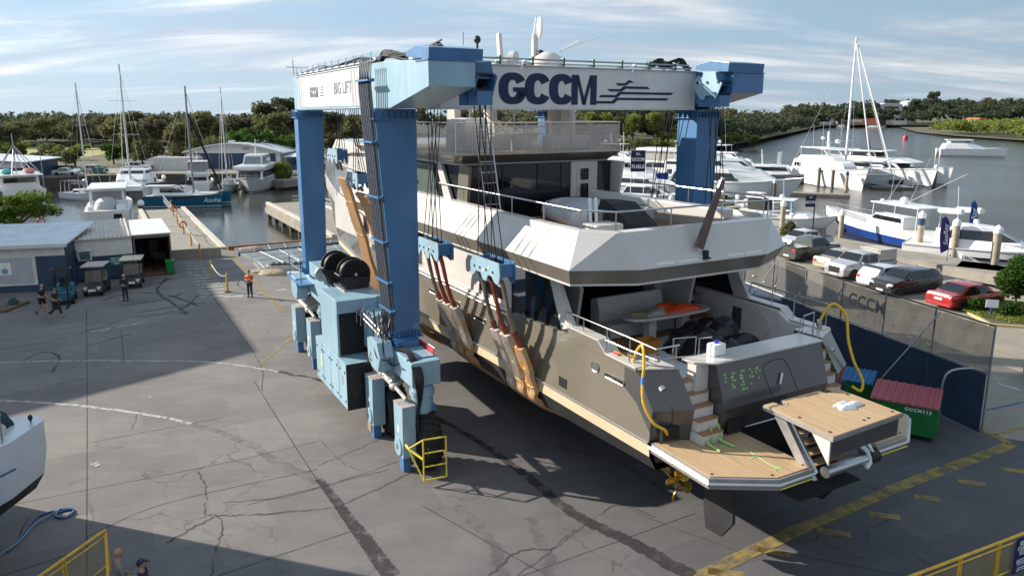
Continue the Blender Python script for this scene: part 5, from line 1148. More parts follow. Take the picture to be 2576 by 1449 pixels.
def deco(par,kind,*a):
    q=MB()
    if kind=='dome': x,y,z,r=a;q.cyl((x,y,z-.4*r),(x,y,z),r*.5,r*.9,14);q.ell((x,y,z+r*.35),r,r,r*.85,14,8);return q.build('radome',M_bwhite,par,True)
    if kind=='mastpost': x,y,z0,z1,r=a;q.cyl((x,y,z0),(x-.1*(z1-z0),y,z1),r,r*.6,8);q.box(x-.3,x+.1,-.6,.6,lerp(z0,z1,.55),lerp(z0,z1,.55)+.06);return q.build('radar_mast',M_bwhite,par)
    if kind=='aerial': x,y,z0,z1=a;q.path([(x,y,z0),(x-.12*(z1-z0)*.6,y,z1)],.02,4);return q.build('whip_aerial',M_bwhite,par)
    if kind=='arch': x,w,z0,z1=a;q.hexa([(x,-w,z0),(x+.5,-w,z0),(x+.5,-w+.15,z0),(x,-w+.15,z0)],[(x-.6,-w+.2,z1),(x,-w+.2,z1),(x,-w+.35,z1),(x-.6,-w+.35,z1)]);q.hexa([(x,w-.15,z0),(x+.5,w-.15,z0),(x+.5,w,z0),(x,w,z0)],[(x-.6,w-.35,z1),(x,w-.35,z1),(x,w-.2,z1),(x-.6,w-.2,z1)]);q.box(x-.6,x,-w+.2,w-.2,z1,z1+.14);return q.build('radar_arch',M_bwhite,par)
    if kind=='top': 
        x0,x1,w,z,zb=a;q.bev(x0,x1,-w,w,z,z+.12,.05);t=q.build('hardtop',M_bwhite,par)
        for x in (x0+.25,x1-.35):
            for y in (-w+.15,w-.15): q=MB();q.path([(x+.1,y,zb),(x,y,z)],.04,6);q.build('hardtop_post',M_bwhite,t)
        return t
    if kind=='outboard':
        x,y,z=a;q.bev(x-.55,x-.05,y-.22,y+.22,z+.25,z+.85,.08);q.box(x-.35,x-.15,y-.08,y+.08,z-.5,z+.3);return q.build('outboard_motor',M_bwhite,par,True)
    if kind=='fender':
        x,y,z=a;q.ell((x,y,z),.14,.14,.38,8,6);return q.build('fender',M_bwhite,par,True)
def boat(name,label,cat,st,bw,group=None,z=-2.0):
    dx,dy=bw[0]-st[0],bw[1]-st[1];o=thing(name,label,cat,(st[0],st[1],z),math.atan2(dy,dx),group);return o,math.hypot(dx,dy)
def sailrig(par,x,z0,H,boom,r=.11,col=None,spread=(.35,.65),L=12,B=3.5,cover=None,fwd=None):
    m=col or M_mast
    q=MB();q.cyl((x,0,z0),(x,0,H),r,r*.75,10);ms=q.build('mast',m,par)
    for f in spread:
        q=MB();q.path([(x,-B*.28,lerp(z0,H,f)),(x,B*.28,lerp(z0,H,f))],.035,5);q.build('spreader',m,ms)
    q=MB();q.cyl((x,0,z0+1.2),(x-boom,0,z0+1.25),.08,n=8);bo=q.build('boom',m,par)
    if cover: q=MB();q.loft([[(x,.16,z0+1.15),(x,.1,z0+1.9),(x,-.1,z0+1.9),(x,-.16,z0+1.15)],[(x-boom,.1,z0+1.2),(x-boom,.06,z0+1.4),(x-boom,-.06,z0+1.4),(x-boom,-.1,z0+1.2)]]);q.build('sail_cover',cover,bo)
    fx=fwd if fwd else L*.97
    for nm,a,b in (('forestay',(fx,0,z0*.8),(x,0,H*.96)),('backstay',(.1,0,z0*.6),(x,0,H*.98)),('shroud',(x-.2,B*.46,z0*.7),(x,0,H*.95)),('shroud',(x-.2,-B*.46,z0*.7),(x,0,H*.95))):
        q=MB();q.path([a,b],.018 if nm!='forestay' else .04,4);q.build(nm,m,ms)
    return ms
D=lambda x,y:gp(x,y,-2.0)[:2]
GR='boats moored in the marina'
# R1 large white motor yacht
o,L=boat('motor_yacht','long white two deck motor yacht moored just right of the rear blue column','motor yacht',(27.5,127.5),(46,117))
h=hull(L,6.2,2.6,.42,.12,par=o,stripe=(.02,.08,M_black));tier(h,.5,L*.86,2.8,2.45,4.75,3.9,.2,.25,(.18,.72,.02,.1),taper=.35,front=False,bev=.15);tier(h,1.2,L*.64,2.4,4.7,6.3,1.9,.3,.25,(.35,.80,.05,.98),taper=.5,panes=3,wm=M_bglass,bev=.12);tier(h,1.0,L*.40,2.1,6.25,7.1,.7,.1,.1,None,name='flybridge',bev=.1);deco(h,'top',1.6,L*.30,1.9,8.7,7.0)
deco(h,'mastpost',3.6,0,8.8,11.0,.22);deco(h,'dome',3.0,.9,9.3,.6);deco(h,'dome',6.8,-1.3,7.4,.55);deco(h,'dome',2.5,-1.4,9.1,.45);deco(h,'aerial',5,1.6,7,12.0);deco(h,'aerial',7,-1.6,7,11.0);rail(h,L,6.2,2.6,.42)
# boat further behind R1
o,L=boat('dark_hull_launch','small dark hulled launch with radar frame behind the long white yacht','launch',(38,160),(62,146));h=hull(L*.6,4.2,1.6,.5,m=mat('dark_hull',(.03,.035,.05),.3,0,.05),par=o);h.location=(L*.4,0,0);tier(h,1,L*.35,1.6,1.5,3.4,.8,.1,.1,(.4,.8));deco(h,'mastpost',4,0,3.4,6.5,.12)
o,L=boat('motor_yacht','white flybridge yacht with tall radar mast moored behind the rear blue column','motor yacht',(28,140),(44,131));h=hull(L,5,2.3,.4,par=o);tier(h,1,L*.7,2.2,2.2,4,2,.2,.2,(.3,.75));tier(h,1,L*.5,2,4,5.2,1,.2,.2,(.4,.8));deco(h,'top',1.5,L*.45,1.9,7.0,5.2);deco(h,'dome',3,1,7.5,.6);deco(h,'mastpost',4,0,7,9.3,.2)
# R2 expedition yacht
o,L=boat('expedition_yacht','rounded white expedition yacht with radar mast and flat canopy, left of the tallest mast','motor yacht',(59.5,153.5),(62.8,131.5))
h=hull(L,6.4,3.0,.35,.06,par=o,stripe=(.72,.76,mat('grey_line',(.25,.25,.25),.5,0,0)));tier(h,1,L*.80,2.9,2.9,4.7,2.0,.3,.3,(.35,.62,.62,.5),taper=.55,bev=.3,wm=mat('pale_blind',(.45,.43,.40),.5,0,.05));tier(h,2,L*.62,2.5,4.6,5.5,1.5,1.0,.4,None,taper=.6,bev=.3)
deco(h,'top',3,L*.62,2.4,7.0,5.4);deco(h,'mastpost',L*.42,0,5.4,10.2,.35);deco(h,'dome',L*.5,.6,8.2,.5);deco(h,'dome',L*.36,-.6,8.8,.35)
for x,y,zz in ((4,1.9,12),(7,-1.9,11.5),(10,2.0,12.5),(L*.42,0,12.4)): deco(h,'aerial',x,y,7,zz)
for x in (2.2,3.3):
    for sd in (1,-1): q=MB();q.box(x,x+.7,sd*2.91-.01,sd*2.91+.01,3.3,4.1);q.build('square_window',M_bglass,h)
# R3 tall sloop
o,L=boat('sailing_yacht','white sailing yacht with very tall thick mast between the expedition yacht and the big catamaran','sailing yacht',(58.0,157.5),(71.8,139.5))
h=hull(L,6.5,1.9,.25,.10,par=o,fine=.45,stripe=(.02,.07,M_black),stern=.75);tier(h,6,L*.62,1.6,1.8,2.9,2.6,.4,.3,(.3,.75),taper=.4)
ms=sailrig(h,L*.56,1.9,27.8,8,.24,M_bwhite,(.25,.5,.75),L,7,None)
q=MB();q.path([(L*.57,.1,27),(L*.97,.0,2.4)],.13,6);q.build('furled_headsail',M_bwhite,ms);q=MB();q.path([(L*.57,-.1,26.5),(L*.80,-.1,2.4)],.12,6);q.build('inner_headsail',M_bwhite,ms);rail(h,L,6.5,1.9,.25,.1)
# R4 power catamaran
def catamaran(label,st,bw,B,fb,fn=None,hw=2.0,name='catamaran',z=-2.0,m=None,grp=None,stripe=None,rise=.25):
    o,L=boat(name,label,'catamaran',st,bw,grp,z);g=[]
    for sd in (1,-1): g.append(hull(L,hw,fb,rise,.03,m=m,par=o,off=sd*(B/2-hw/2),fine=.62,chine=.72,stripe=stripe))
    q=MB();q.bev(.8,L*.84,-B/2+hw*.6,B/2-hw*.6,fb*.62,fb*1.03,.05);br=q.build('bridge_deck',M_bwhite,o)
    return o,L,br,g
o,L,br,g=catamaran('huge white power catamaran with hardtop moored right of the very tall mast',(66,160),(81,139.5),8.6,2.9,hw=2.3)
tier(br,.4,L*.74,3.9,2.9,4.3,1.6,.1,.15,(.25,.8,.15,.95),taper=.8,bev=.1);tier(br,-.5,L*.80,4.1,4.3,5.0,3.0,.2,.5,None,taper=.7,bev=.2,name='upper_deck')
for k in range(3):
    q=MB();q.add([(L*.56+k*1.2,-1.7,5.03-.16*k),(L*.56+k*1.2,1.7,5.03-.16*k),(L*.56+k*1.2+1.0,1.5,4.9-.16*k),(L*.56+k*1.2+1.0,-1.5,4.9-.16*k)],[(0,1,2,3)]);q.build('deck_window',M_bglass,br,recalc=False)
tier(br,L*.30,L*.52,2.6,5.0,6.2,.8,.2,.1,(.2,.85),taper=.85);q=MB();q.bev(L*.06,L*.58,-3.0,3.0,6.2,6.42,.1);q.build('hardtop',M_bwhite,br)
for x in (L*.08,):
    for y in (-2.6,2.6): q=MB();q.path([(x+1.2,y,5),(x,y,6.2)],.09,6);q.build('hardtop_post',M_bwhite,br)
q=MB();q.box(L*.35,L*.50,-1,1,6.43,6.55);q.path([(L*.42,0,6.5),(L*.40,0,8.6)],.08,6);q.path([(L*.40,.5,6.5),(L*.40,.5,7.4)],.05,5);q.path([(L*.42,-.5,7.2),(L*.40,.6,7.2)],.05,5);q.build('radar_mast',M_dark,br)
for a in g: q=MB();q.add([(L*.25,0,0)],[]);
for sd in (1,-1): q=MB();y=sd*4.32;q.box(L*.30,L*.62,y-.01,y+.01,1.5,2.1);q.build('hull_window',M_bglass,br)
# R5 moving catamaran in the river
o,L,br,g=catamaran('sleek white catamaran under way alone in the river near the mangroves',(140.5,247.5),(158.5,241.5),8.0,2.3,hw=2.0);tier(br,1,L*.80,3.4,2.3,4.0,5.5,.6,.5,None,taper=.5,bev=.3);tier(br,2.5,L*.52,2.3,4.0,5.0,1.6,.5,.3,(.3,.7),taper=.6,bev=.15);q=MB();q.bev(2,L*.5,-2.3,2.3,5.0,5.3,.1);q.build('hardtop',M_bwhite,br)
# R6 centre console with blue hull
o,L=boat('centre_console_boat','royal blue and white centre console fishing boat with hardtop beside the car park','fishing boat',(43.3,69.8),(38.5,90.5))
h=hull(L,4.4,1.7,.45,.14,par=o,m=mat('royal_blue_hull',(.01,.045,.22),.2,0,.04,1,coat=.5),fine=.5);q=MB()
for sd in (1,-1):
    P=[];Qp=[]
    for k in range(11):
        t=k/10;b,z=hsec(t,L,4.4,1.7,.45,.5);P.append((t*L+.03*(t>.9),sd*(b+.03),z+.05));Qp.append((t*L-.02*t*L*.4,sd*(b*.97+.035),z*.58))
    for a,b,c,d in zip(P,P[1:],Qp[1:],Qp): q.poly([a,b,c,d])
q.build('white_topside',M_bwhite,h,recalc=False)
tier(h,L*.34,L*.62,1.0,1.5,2.9,1.4,.1,.1,(.55,.9),taper=.8);t=deco(h,'top',L*.22,L*.55,1.55,4.1,1.6)
deco(h,'dome',L*.4,0,4.4,.45);deco(h,'dome',L*.5,.9,4.3,.22)
for k in range(4): deco(h,'outboard',-.1,-1.15+k*.75,1.3)
for (a,b) in (((L*.45,1.4,4.2),(L*.2,3.6,8.2)),((L*.45,-1.4,4.2),(L*.2,-3.4,7.6)),((L*.35,.4,4.2),(L*.22,.8,9.2)),((L*.5,0,4.2),(L*.48,0,8.6))): q=MB();q.path([a,b],.03,4);q.build('outrigger',M_mast,t)
rail(h,L,4.4,1.7,.45,.55,.6,.5)
q=MB();q.bev(1.2,2.6,-1.2,1.2,1.4,2.6,.1);q.build('aft_seat',M_bcream,h,True)
q=MB();q.path([(2.5,-1.0,4.3),(1.2,-1.2,4.4),(-.3,-1.1,4.5)],.28,10);q.path([(2.5,1.0,4.3),(1.2,1.2,4.4),(-.3,1.1,4.5)],.28,10);q.build('roof_raft',M_bwhite,h,True)
# R7 white hardtop boat behind the GCCM sign
o,L=boat('hardtop_cruiser','small white hardtop cruiser moored behind the navy sign','cruiser',(30.4,91.5),(38.4,86.5));h=hull(L,3.4,1.25,.5,.14,par=o);tier(h,L*.42,L*.86,1.2,1.2,1.9,1.4,.1,.1,None,taper=.4,bev=.12);t=deco(h,'top',L*.14,L*.48,1.35,3.3,1.3);q=MB();q.add([(L*.46,1.25,1.9),(L*.46,-1.25,1.9),(L*.38,-1.2,3.25),(L*.38,1.2,3.25)],[(0,1,2,3)]);q.build('windscreen',M_pblue,h);deco(h,'dome',L*.3,0,3.6,.3);deco(h,'outboard',0,-.5,.9);deco(h,'outboard',0,.5,.9);rail(h,L,3.4,1.25,.5,.5,.6);deco(h,'aerial',L*.3,1,3.4,5.6)
q=MB();q.bev(.4,1.5,-1.2,1.2,1.1,1.7,.1);q.build('engine_cover',M_bwhite,h,True)
# R8 sports cruiser right edge
o,L=boat('sports_cruiser','large white sports cruiser with dark side windows, just right of the purple banner','cruiser',(37.6,69.8),(49,61.0));h=hull(L,4.2,1.75,.35,.14,par=o);tier(h,L*.16,L*.84,1.75,1.6,2.5,3.6,.3,.15,None,taper=.4,bev=.15);c=tier(h,L*.20,L*.66,1.65,2.2,3.65,2.7,.9,.35,(.22,.78,.05,.98),taper=.65,bev=.12,panes=0)
for sd in (1,-1):
    q=MB();y=sd*2.06;q.add([(L*.38,y,1.05),(L*.66,y*.99,1.15),(L*.66,y*.99,.95),(L*.42,y,.82)],[(0,1,2,3)]);q.build('hull_window',M_bglass,h,recalc=False);deco(h,'fender',L*.34,y*1.05,.9);q=MB();q.cyl((L*.28,y,1.0),(L*.28,y*1.01,1.0),.12,n=14);q.build('porthole',M_bglass,h)
q=MB();q.bev(-1.0,.3,-1.9,1.9,.25,.4,.04);q.build('swim_platform',M_bcream,h);deco(h,'dome',L*.38,0,3.9,.25);deco(h,'aerial',L*.27,1.0,3.6,7.0);rail(h,L,4.2,1.75,.35,.55,.55)
# R9 cluster behind yacht
for (st_,bw_,lb,sc_) in (((35.5,166),(50,152),'white three deck yacht behind the long two deck one, dome on its mast',1.0),((20,172),(33,160),'white cruiser far behind the passenger boat with pale canopy',.9),((44,176),(58,163),'white sport yacht with blue covers far behind the long yacht',.85)):
    o,L=boat('motor_yacht',lb,'motor yacht',st_,bw_);h=hull(L,5.4*sc_,2.4*sc_,.4,.12,par=o);tier(h,.6,L*.8,2.4*sc_,2.3*sc_,4.3*sc_,3,.2,.25,(.25,.75),taper=.45,bev=.12);tier(h,1.2,L*.55,2.1*sc_,4.25*sc_,5.9*sc_,1.5,.3,.2,(.3,.8),taper=.6,panes=3,bev=.1);deco(h,'top',1.4,L*.4,1.8*sc_,7.6*sc_,5.8*sc_);deco(h,'mastpost',3.4,0,7.6*sc_,10.4*sc_,.2);deco(h,'dome',4.6,.9,8.3*sc_,.5);deco(h,'dome',2.4,-.9,8.2*sc_,.45);deco(h,'aerial',6,1,6,11.5);rail(h,L,5.4*sc_,2.4*sc_,.4)
o,L=boat('passenger_boat','large white boat with high pale canopy roof seen left of the rear blue column','boat',(25.5,150),(40,140));h=hull(L,6,2.4,.25,par=o);tier(h,.5,L*.85,2.8,2.3,4.6,1.5,.1,.1,(.45,.85),panes=4);q=MB();q.bev(.5,L*.8,-2.9,2.9,6.3,7.0,.3);q.build('canopy_roof',M_bwhite,h);q=MB();q.box(1,L*.78,-2.6,2.6,4.6,6.3);q.build('clear_curtain',mat('pale_blind',(.45,.43,.40)),h);deco(h,'mastpost',L*.5,0,7,11.2,.16)
o,L=boat('flybridge_cruiser','white flybridge cruiser with raked bow below the navy FUELS sign','cruiser',(16.5,128),(31,119));h=hull(L,4.6,1.9,.4,par=o);tier(h,1,L*.8,2.0,1.8,3.3,3.0,.2,.2,(.3,.8,.05,.5),taper=.5);tier(h,1.5,L*.55,1.8,3.3,4.1,1.2,.2,.1,None,name='flybridge');deco(h,'top',2,L*.45,1.6,5.6,4.0);rail(h,L,4.6,1.9,.4)
o,L=boat('sports_boat','white sports boat with arched dark window moored under the FUELS sign','sports boat',(16,115.5),(27.2,110));h=hull(L,3.8,1.5,.35,par=o);tier(h,1.5,L*.75,1.6,1.4,2.9,3.0,.8,.3,(.25,.85,.02,.7),taper=.5,bev=.15);rail(h,L,3.8,1.5,.35);deco(h,'aerial',3,0,2.8,5)
o,L=boat('houseboat','white flat roofed cabin boat seen between the yacht and the FUELS sign','cabin boat',(16,151),(25,146));h=hull(L,4.6,1.6,.1,par=o);tier(h,.5,L*.9,2.1,1.5,4.4,.3,.1,.05,(.62,.9),panes=5);q=MB();q.bev(.2,L*.95,-2.4,2.4,4.4,4.6,.04);q.build('flat_roof',M_bwhite,h)
o,L=boat('sailing_yacht','white yacht with bare mast and pale hull behind the FUELS sign','sailing yacht',(27,150),(16,140));h=hull(L,4,1.8,.3,par=o,fine=.45);tier(h,3,L*.6,1.4,1.7,2.5,1.5,.3,.2,(.3,.7),taper=.5);sailrig(h,L*.5,1.9,10,5,.09,None,(.5,),L,4)
# R10 small runabouts near right pontoon
o,L=boat('runabout','small white runabout with flat seat top moored beside the orange buoy','runabout',(34.2,111.5),(39.4,105));h=hull(L,2.4,.9,.4,par=o);t=deco(h,'top',L*.2,L*.5,.7,2.1,.8);deco(h,'outboard',0,0,.7)
o,L=boat('rigid_inflatable','grey rigid inflatable boat with black console left of the orange buoy','inflatable boat',(31.5,118),(34.5,111));q=MB();P=curve([(0,1,.4),(L*.6,1,.45),(L*.9,.5,.6),(L,0,.7),(L*.9,-.5,.6),(L*.6,-1,.45),(0,-1,.4)],5);q.path(P,.26,10);q.build('tube',mat('rib_grey',(.08,.085,.09),.5,0,.1),o,True);q=MB();q.box(.1,L*.8,-.8,.8,.1,.3);q.build('floor',M_bcream,o);q=MB();q.bev(L*.35,L*.5,-.4,.4,.3,1.2,.05);q.build('console',M_dark,o)
o,L=boat('open_fishing_boat','small open boat with dark canopy on the near right pontoon','fishing boat',(31.8,101),(36,94.5));h=hull(L,2.5,1.0,.4,par=o);t=deco(h,'top',L*.1,L*.5,.95,2.6,.9);q=MB();q.box(L*.15,L*.48,-.9,.9,1.0,2.4);q.build('clear_curtain',M_dark,h);deco(h,'outboard',0,0,.8)
o,L=boat('grey_tender','grey inflatable tender tied alongside the catamaran pontoon','inflatable boat',(73.5,136.8),(67.6,140.4));q=MB();P=curve([(0,1,.4),(L*.6,1,.45),(L*.9,.5,.6),(L,0,.7),(L*.9,-.5,.6),(L*.6,-1,.45),(0,-1,.4)],5);q.path(P,.3,10);q.build('tube',mat('hypalon_mid',(.20,.22,.25),.5,0,.05),o,True);q=MB();q.bev(L*.2,L*.55,-.5,.5,.3,1.5,.1);q.build('console',M_dark,o);deco(o,'outboard',0,0,.8)
o,L=boat('tiny_white_boat','tiny white boat against the far shore left of the tall mast','boat',(322,750),(332,745));h=hull(L,3.4,1.3,.3,par=o);tier(h,2,L*.7,1.3,1.2,2.8,.8,.1,.1,(.4,.8))
o,L=boat('tiny_white_boat','tiny white boat with red superstructure on the far shore right of the tall mast','boat',(353,752),(368,742));h=hull(L,3.8,1.4,.3,par=o);tier(h,2,L*.6,1.3,1.2,3.2,.8,.1,.1,(.4,.8));q=MB();q.box(-4,10,-2,3,3.2,9);q.build('red_scaffold_house',mat('faded_red',(.25,.05,.04),.7,0,.2),h)
m=MB();m.lathe([(0,0),(1.3,.1),(1.3,1.6),(.6,2.6),(0,2.7)],14);solo(m.build('channel_buoy',M_red,None,True),(209.5,401,-2.1),0,'red channel buoy floating in the middle of the river','buoy')
m=MB();m.lathe([(0,0),(.35,.1),(.42,.5),(.3,.9),(.1,1.1),(0,1.15)],14);solo(m.build('mooring_buoy',mat('orange_buoy',(.85,.10,.02),.4,0,.05),None,True),(38.2,112.5,-1.55),0,'bright orange mooring buoy hanging by the pontoon below the long white yacht','buoy')
# ---------------------------------------------------------------- left basin boats
D=lambda x,y:gp(x,y,-2.0)[:2]
o,L=boat('fishing_trawler','white trawler with net frames and pink buoys on its roof at the far left','trawler',(-77.5,117.5),(-86,128));h=hull(L,6.6,1.7,.5,par=o);tier(h,1.5,L*.7,2.7,1.6,3.9,.6,.1,.1,(.5,.85),back=True);q=MB();q.bev(-.3,L*.72,-3.1,3.1,3.9,4.1,.05);r=q.build('roof',M_bwhite,h)
for a,b in (((1,-3,4),(5,0,8.6)),((1,3,4),(5,0,8.6)),((8,-2.6,4),(5,0,8.6)),((8,2.6,4),(5,0,8.6)),((5,0,4),(5,0,10.4)),((1,-1,4),(5,0,8)),((1,1,4),(5,0,8))): q=MB();q.path([a,b],.08,5);q.build('gantry_pole',M_galv,r)
for y,c in ((-1.6,'pink'),(1.5,'teal')): q=MB();q.ell((3,y,4.5),.9,.9,.45,12,8);q.build('buoy',mat('buoy_'+c,(.62,.24,.2) if c=='pink' else (.1,.45,.40),.5,0,.05),r,True)
for y in (-3,3): q=MB();q.path([(0,y,1.6),(0,y,9.6 if y<0 else 7)],.05,5);q.build('pole',M_galv,h)
o,L=boat('sailing_sloop','small white sailing boat with bimini frame, its mast beside the grey post','sailing boat',(-72.5,121),(-64.2,117));h=hull(L,3.1,1.1,.4,par=o,fine=.45,stripe=(.05,.3,mat('pale_blue_hull',(.45,.58,.65),.3,0,0)));tier(h,2.6,L*.62,1.0,1.0,1.7,1.2,.2,.15,(.3,.75),taper=.5);sailrig(h,L*.55,1.2,18.2,3.8,.13,None,(.33,.62),L,3.1,mat('navy_canvas',(.02,.03,.09),.8,0,.1));q=MB()
for x in (.3,1.4,2.5): q.path([(x,-1.3,1),(x,-1.2,2.9),(x,1.2,2.9),(x,1.3,1)],.03,5)
q.build('bimini_frame',M_steel,h)
o,L,br,g=catamaran('white sailing catamaran with twin windscreens facing the camera and the tallest left mast',(-66.5,134),(-62.0,118.2),7.4,1.9,hw=1.7,name='sailing_catamaran');tier(br,2.0,L*.72,2.8,1.9,3.5,3.4,.3,.2,None,taper=.75,bev=.15);tier(br,3.2,L*.50,2.4,3.4,4.2,.7,.2,.1,(.25,.8),taper=.85,bev=.08)
for y in (-1.7,1.7):
    q=MB()
    for k in range(3): q.add([(L*.645+.0,y-1.0,2.75-.16*k),(L*.645,y+1.0,2.75-.16*k),(L*.655,y+1.0,2.68-.16*k),(L*.655,y-1.0,2.68-.16*k)],[(0,1,2,3)])
    q.build('louvred_window',M_bglass,br,recalc=False)
sailrig(br,L*.60,2.0,21.4,7,.17,None,(.42,.70),L,7.4,None,fwd=L*.96)
o,L=boat('harbour_cruiser','white cruiser with clear canopy and covered cockpit directly behind the ribbed shed roof','cruiser',(-48.6,88.5),(-56.2,104.5));h=hull(L,5.2,2.1,.3,par=o,stern=.95);c=tier(h,4.0,L*.7,2.0,1.9,4.3,1.2,.2,.1,(.45,.9),back=True,wm=mat('hazy_plastic',(.30,.28,.32),.25,0,.1),taper=.8);q=MB();q.bev(3.7,L*.72,-2.2,2.2,4.3,4.5,.08);q.build('roof',M_bwhite,h);q=MB();blob(q,(3.2,.2,2.0),(1.3,1.3,1.5),5,16,10,amp=.12);q.build('grey_cover',mat('cover_grey',(.42,.43,.47),.6,0,.05),h,True);q=MB();q.bev(1.6,2.6,-2.0,-1.0,2.0,2.6,.08);q.bev(1.6,2.4,1.5,2.1,2.0,2.5,.08);q.build('seat',M_bwhite,h);q=MB();q.box(-.02,-.01,-1.6,-.7,1.0,1.7);q.build('transom_door',M_dark,h)
o,L,br,g=catamaran('teal blue hulled sailing catamaran with black boom cover, name on its bow',(-54.2,111.2),(-43.0,112.2),6.4,1.75,hw=1.7,name='sailing_catamaran',m=mat('teal_hull',(.004,.115,.20),.2,0,.05,1,coat=.5),rise=.15,stripe=(.0,.06,M_bwhite));tier(br,1.2,L*.60,2.6,1.7,3.0,2.2,.1,.2,(.35,.85,.35,.9),taper=.8,bev=.12);q=MB();q.bev(0,L*.36,-2.7,2.7,3.0,3.15,.05);q.build('cockpit_roof',M_bwhite,br)
for gi,a in enumerate(g):
    sd=1 if gi==0 else -1;q=MB();y=sd*3.22;q.add([(L*.38,y,1.2),(L*.75,y,1.5),(L*.80,y*.99,1.62),(L*.38,y,1.68)],[(0,1,2,3)]);q.build('hull_window',M_bglass,a,recalc=False)
    q=MB()
    for t0,t1 in ((.25,1.0),): 
        b1=3.2;q.add([(L*.22,y+sd*.01,1.75),(L*.98,y*.86,2.02),(L*.98,y*.865,1.72),(L*.40,y+sd*.01,1.25)],[(0,1,2,3)])
vs,fs=textmesh('Asoha',.95,.01,ext=.01,shear=.25);q=MB();q.add(vs,fs,basis((L*.87,-3.02,1.05),(1,.10,.02),(0,0,1)));q.build('boat_name',mat('pale_blue_lettering',(.55,.72,.75),.5,0,0),g[1])
ms=sailrig(br,L*.56,1.9,17.5,6.8,.17,mat('grey_mast',(.30,.28,.27),.5,.3,.1),(.33,.62),L,6.4,mat('black_canvas',(.022,.022,.024)),fwd=L*.93);q=MB();q.path([(L*.93,0,2.3),(L*.57,0,13.5)],.16,7);q.build('furled_genoa',M_black,ms)
o,L=boat('flybridge_cruiser','small white flybridge cruiser with clear curtains behind the black boom','cruiser',(-55.0,130),(-57.8,140));h=hull(L,4.2,1.6,.4,par=o);tier(h,1,L*.7,1.8,1.5,3.0,1.2,.1,.1,(.3,.75),back=True);tier(h,.8,L*.55,1.9,3.0,3.5,.8,.1,.05,None,name='flybridge');t=deco(h,'top',1.2,L*.48,1.6,5.2,3.4);q=MB();q.box(1.4,L*.45,-1.5,1.5,3.7,5.15);q.build('clear_curtain',mat('hazy_plastic',(.3,.28,.32)),t);deco(h,'mastpost',2.5,0,5.2,7.2,.06)
o,L=boat('sailing_sloop','small white sloop under a pale cover with two thin masts behind the teal catamaran','sailing boat',(-51.5,137),(-49.6,127.2));h=hull(L,3.4,1.2,.4,par=o,fine=.45);tier(h,2,L*.7,1.2,1.1,2.1,1.2,.3,.3,None,taper=.5,m=mat('pale_green_cover',(.45,.50,.47),.6,0,.1));sailrig(h,L*.5,1.2,18.0,3.6,.12,None,(.36,.7),L,3.3)
o,L=boat('motor_yacht','white motor yacht with dark wraparound window facing the camera at the quay corner','motor yacht',(-47.6,143),(-45.3,126.8));h=hull(L,5.6,2.3,.25,.14,par=o,m=M_bcream,fine=.6);c=tier(h,2,L*.84,2.6,2.25,3.9,1.3,.1,.1,(.2,.85),taper=.85);q=MB();q.bev(1.5,L*.82,-2.75,2.75,3.9,4.6,.25);q.build('brow',M_bwhite,h);tier(h,3,L*.62,2.0,4.5,6.3,1.2,.2,.2,(.15,.85),taper=.85,wm=mat('greenish_glass',(.20,.24,.22),.12,0,.1));deco(h,'mastpost',L*.4,0,6.3,9.0,.12);rail(h,L,5.6,2.3,.25,.4,.8)
# ================================================================ piles and pontoons
M_pile=concrete('pile_concrete',(.42,.36,.28),(.27,.23,.18),1.5);M_tpile=concrete('timber_pile',(.17,.145,.125),(.10,.085,.075),1.5)
def pile(x,y,ztop,r,label,m=None,capm=None,band=None,grp='capped mooring piles'):
    o=thing('mooring_pile',label,'pile',(x,y,-2.0),0,grp)
    q=MB();q.cyl((0,0,-1.5),(0,0,ztop+2-.55),r,n=16);q.build('shaft',m or M_pile,o,True)
    q=MB();q.lathe([(r*1.12,ztop+2-.6),(r*1.15,ztop+2-.25),(r*1.0,ztop+2-.12),(0,ztop+2+.12)],16);q.build('cap',capm or M_bwhite,o,True)
    if band: q=MB();q.cyl((0,0,ztop+2-1.25),(0,0,ztop+2-.6),r*1.06,n=16);q.build('sleeve',band,o,True)
    return o
M_sleeve=mat('navy_sleeve',(.02,.06,.12),.5,0,.1,3)
pile(38.4,69.0,2.55,.30,'tan pile with navy sleeve left of the purple banner',band=M_sleeve)
pile(39.8,65.8,2.3,.31,'tan capped pile standing in front of the sports cruiser stern')
pile(40.8,61.6,2.3,.33,'tan capped pile standing in front of the sports cruiser side windows')
pile(30.3,82.5,2.0,.28,'tan capped pile between the small hardtop cruiser and the yacht')
pile(35.6,79.5,1.4,.25,'short tan pile beside the green bush and navy sign')
for (x,y,t,lb) in ((37.6,120.5,1.6,'first grey pile from the left beside the long white yacht'),(39.9,119.5,1.6,'second grey pile from the left, right of the orange buoy'),(41.4,117.2,1.4,'thin grey pile at the end of the near yacht pontoon')): pile(x,y,t,.26,lb,M_tpile,M_bcream)
for (x,y,t,lb,b) in ((57.9,140.5,1.6,'brown pile in front of the expedition yacht, leftmost of three',None),(58.7,136.3,1.5,'brown pile in front of the expedition yacht, middle of three',None),(59.9,133.2,1.4,'pale pile with blue cap at the pontoon end by the expedition yacht',M_sleeve)): pile(x,y,t,.28,lb,M_tpile if not b else M_pile,M_tpile if not b else M_sleeve)
for (x,y,t,lb) in ((73.2,146.2,2.2,'white capped brown pile left of three before the big catamaran'),(76.5,143,2.2,'white capped brown pile middle of three before the big catamaran'),(79.5,140,2.1,'white capped brown pile right of three before the big catamaran')): pile(x,y,t,.3,lb,M_tpile)
